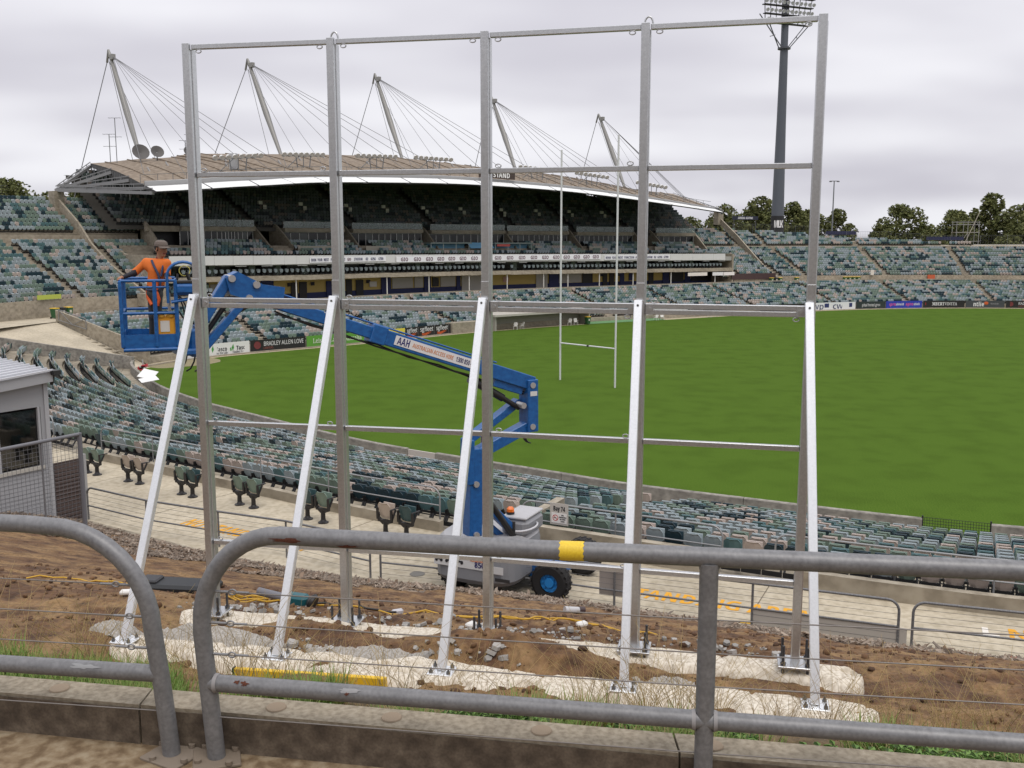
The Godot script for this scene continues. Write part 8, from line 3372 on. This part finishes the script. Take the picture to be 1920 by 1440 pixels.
		var pt := func(an: float, l: float, lift: float) -> Vector3: return c + (Vector3.UP * sin(an) + f_near(dx2) * cos(an)) * (R + lift) + dx2 * l
		for i in nn:
			var j := (i + 1) % nn
			for g in 3:
				var s0 := g / 3.0
				var s1 := (g + 1) / 3.0
				pb.face([pt.call(ang + (rim[i][0] - ang) * s0, rim[i][1] * s0, 0.0009), pt.call(ang + (rim[i][0] - ang) * s1, rim[i][1] * s1, 0.0009), pt.call(ang + (rim[j][0] - ang) * s1, rim[j][1] * s1, 0.0009), pt.call(ang + (rim[j][0] - ang) * s0, rim[j][1] * s0, 0.0009)], f_near(dx2))
		part(called, pb, m, parent)
	hug.call("rust_patch", p, -0.755, top + 0.012, -0.15, 0.34, 0.06, rust, 1)
	hug.call("rust_patch", p, -0.54, top + 0.008, -0.5, 0.22, 0.045, rust, 2)
	hug.call("rust_patch", p, -0.965, low, 0.65, 0.25, 0.012, rust, 3)
	hug.call("rust_patch", p, -0.935, low, 0.55, 0.36, 0.017, rust, 4)
	hug.call("rust_patch", p, -0.565, low - 0.008, 0.35, 0.2, 0.01, rust, 5)
	hug.call("scuff", p, -0.56, low - 0.008, 0.7, 0.35, 0.05, M(0.27, 0.27, 0.275, 0.6), 6)
	hug.call("scuff", p, 1.62, top - 0.005, 0.4, 1.1, 0.06, M(0.40, 0.38, 0.365, 0.6), 7)
	hug.call("scuff", o, -1.55, low + 0.024, 0.7, 0.4, 0.07, M(0.26, 0.265, 0.27, 0.6), 8)
	# wires with turnbuckles
	var wire := M(0.21, 0.19, 0.175, 0.5, 0.3)
	for y in [0.60, 0.485, 0.37, 0.135]:
		b = MB.new()
		b.tube([q.call(-4.2, y + 0.012), q.call(-2.6, y), q.call(-1.31 if y > 0.2 else -1.24, y - 0.004)], 0.0022, 6)
		part("wire", b, wire, o)
		b = MB.new()
		b.tube([q.call(-1.09, y - 0.012), q.call(0.63, y - 0.028), q.call(3.2, y - 0.028)], 0.0022, 6)
		part("wire", b, wire, p)
	for y in [0.60, 0.485, 0.37]:
		for k in 2:
			var par: Node3D = [o, p][k]
			var x0: float = [-1.30, -1.06][k]
			var sgn: float = [-1.0, 1.0][k]
			if k == 0 and y > 0.55:
				x0 -= 0.045
			if k == 1 and y > 0.55:
				x0 += 0.012
			b = MB.new()
			var yy: float = y - (0.004 if k == 0 else 0.012)
			b.tube([q.call(x0, yy), q.call(x0 + sgn * 0.055, yy)], 0.0048, 8)
			var lp := []
			for j in 13:
				var an := TAU * j / 12
				lp.append(q.call(x0 + sgn * (0.070 + 0.013 * cos(an)), yy + 0.009 * sin(an)))
			b.tube(lp, 0.0032, 6, -1.0, false)
			b.tube([q.call(x0 + sgn * 0.083, yy), q.call(x0 + sgn * 0.13, yy)], 0.0042, 8)
			part("turnbuckle", b, M(0.26, 0.26, 0.265, 0.45, 0.6), par)
	# kerb of the terrace, in two lengths
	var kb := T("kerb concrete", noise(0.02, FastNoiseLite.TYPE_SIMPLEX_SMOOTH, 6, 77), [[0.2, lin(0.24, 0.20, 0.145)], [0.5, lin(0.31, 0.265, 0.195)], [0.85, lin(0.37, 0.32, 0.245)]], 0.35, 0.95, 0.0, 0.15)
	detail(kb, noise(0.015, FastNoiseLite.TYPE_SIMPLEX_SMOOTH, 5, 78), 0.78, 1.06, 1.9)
	# front face: a darker, browner concrete than the top
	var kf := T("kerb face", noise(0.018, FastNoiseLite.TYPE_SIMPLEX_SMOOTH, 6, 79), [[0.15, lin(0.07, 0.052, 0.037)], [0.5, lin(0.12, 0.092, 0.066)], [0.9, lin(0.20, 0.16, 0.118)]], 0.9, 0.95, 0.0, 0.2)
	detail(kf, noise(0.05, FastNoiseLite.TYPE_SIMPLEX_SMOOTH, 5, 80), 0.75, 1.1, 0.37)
	var joints := [-4.2, -1.335, 0.545, 3.2]
	var kd := func(x: float) -> float: return 3.075 - 0.178 * x
	for k in 3:
		var x0: float = joints[k] + 0.004
		var x1: float = joints[k + 1] - 0.004
		var d0: float = kd.call(x0)
		var d1: float = kd.call(x1)
		b = MB.new()
		var wdt := 0.13
		b.slab([P(x0, 9.648, d0 + 0.0), P(x1, 9.648, d1 + 0.0), P(x1, 9.648, d1 + wdt), P(x0, 9.648, d0 + wdt)], Vector3.UP * -0.40)
		var ko := one("terrace_kerb", b, kb, ["dirty concrete kerb length at the left under the railing", "long dirty concrete kerb length behind both railing ends", "dirty concrete kerb length at the lower right corner"][k], "kerb", "kerb lengths along the terrace")
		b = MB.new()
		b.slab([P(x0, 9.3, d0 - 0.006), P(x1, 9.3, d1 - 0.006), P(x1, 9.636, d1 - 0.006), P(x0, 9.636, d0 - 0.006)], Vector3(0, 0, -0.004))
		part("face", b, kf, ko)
	# round filled sockets in the kerb's top
	var sx := 0
	for x in [-1.68, -1.18 + 0.34, -0.42, 0.10, 0.66]:
		b = MB.new()
		b.lathe(P(x, 9.649, kd.call(x) + 0.065), [Vector2(0.0, 0.004), Vector2(0.034, 0.004), Vector2(0.037, 0.0)], 18)
		one("filled_socket", b, T("socket", noise(0.1), [[0.2, lin(0.23, 0.175, 0.12)], [0.8, lin(0.32, 0.255, 0.185)]], 0.1, 0.95), ["round brown plugged socket in the kerb, leftmost", "round brown plugged socket in the kerb right of the railing gap", "round brown plugged socket in the kerb below the straightedge", "round brown plugged socket in the kerb among the weeds", "round brown plugged socket in the kerb by the railing post"][sx], "socket", "plugged sockets in the terrace kerb")
		sx += 1

func f_near(dx: Vector3) -> Vector3:
	return dx.cross(Vector3.UP).normalized()
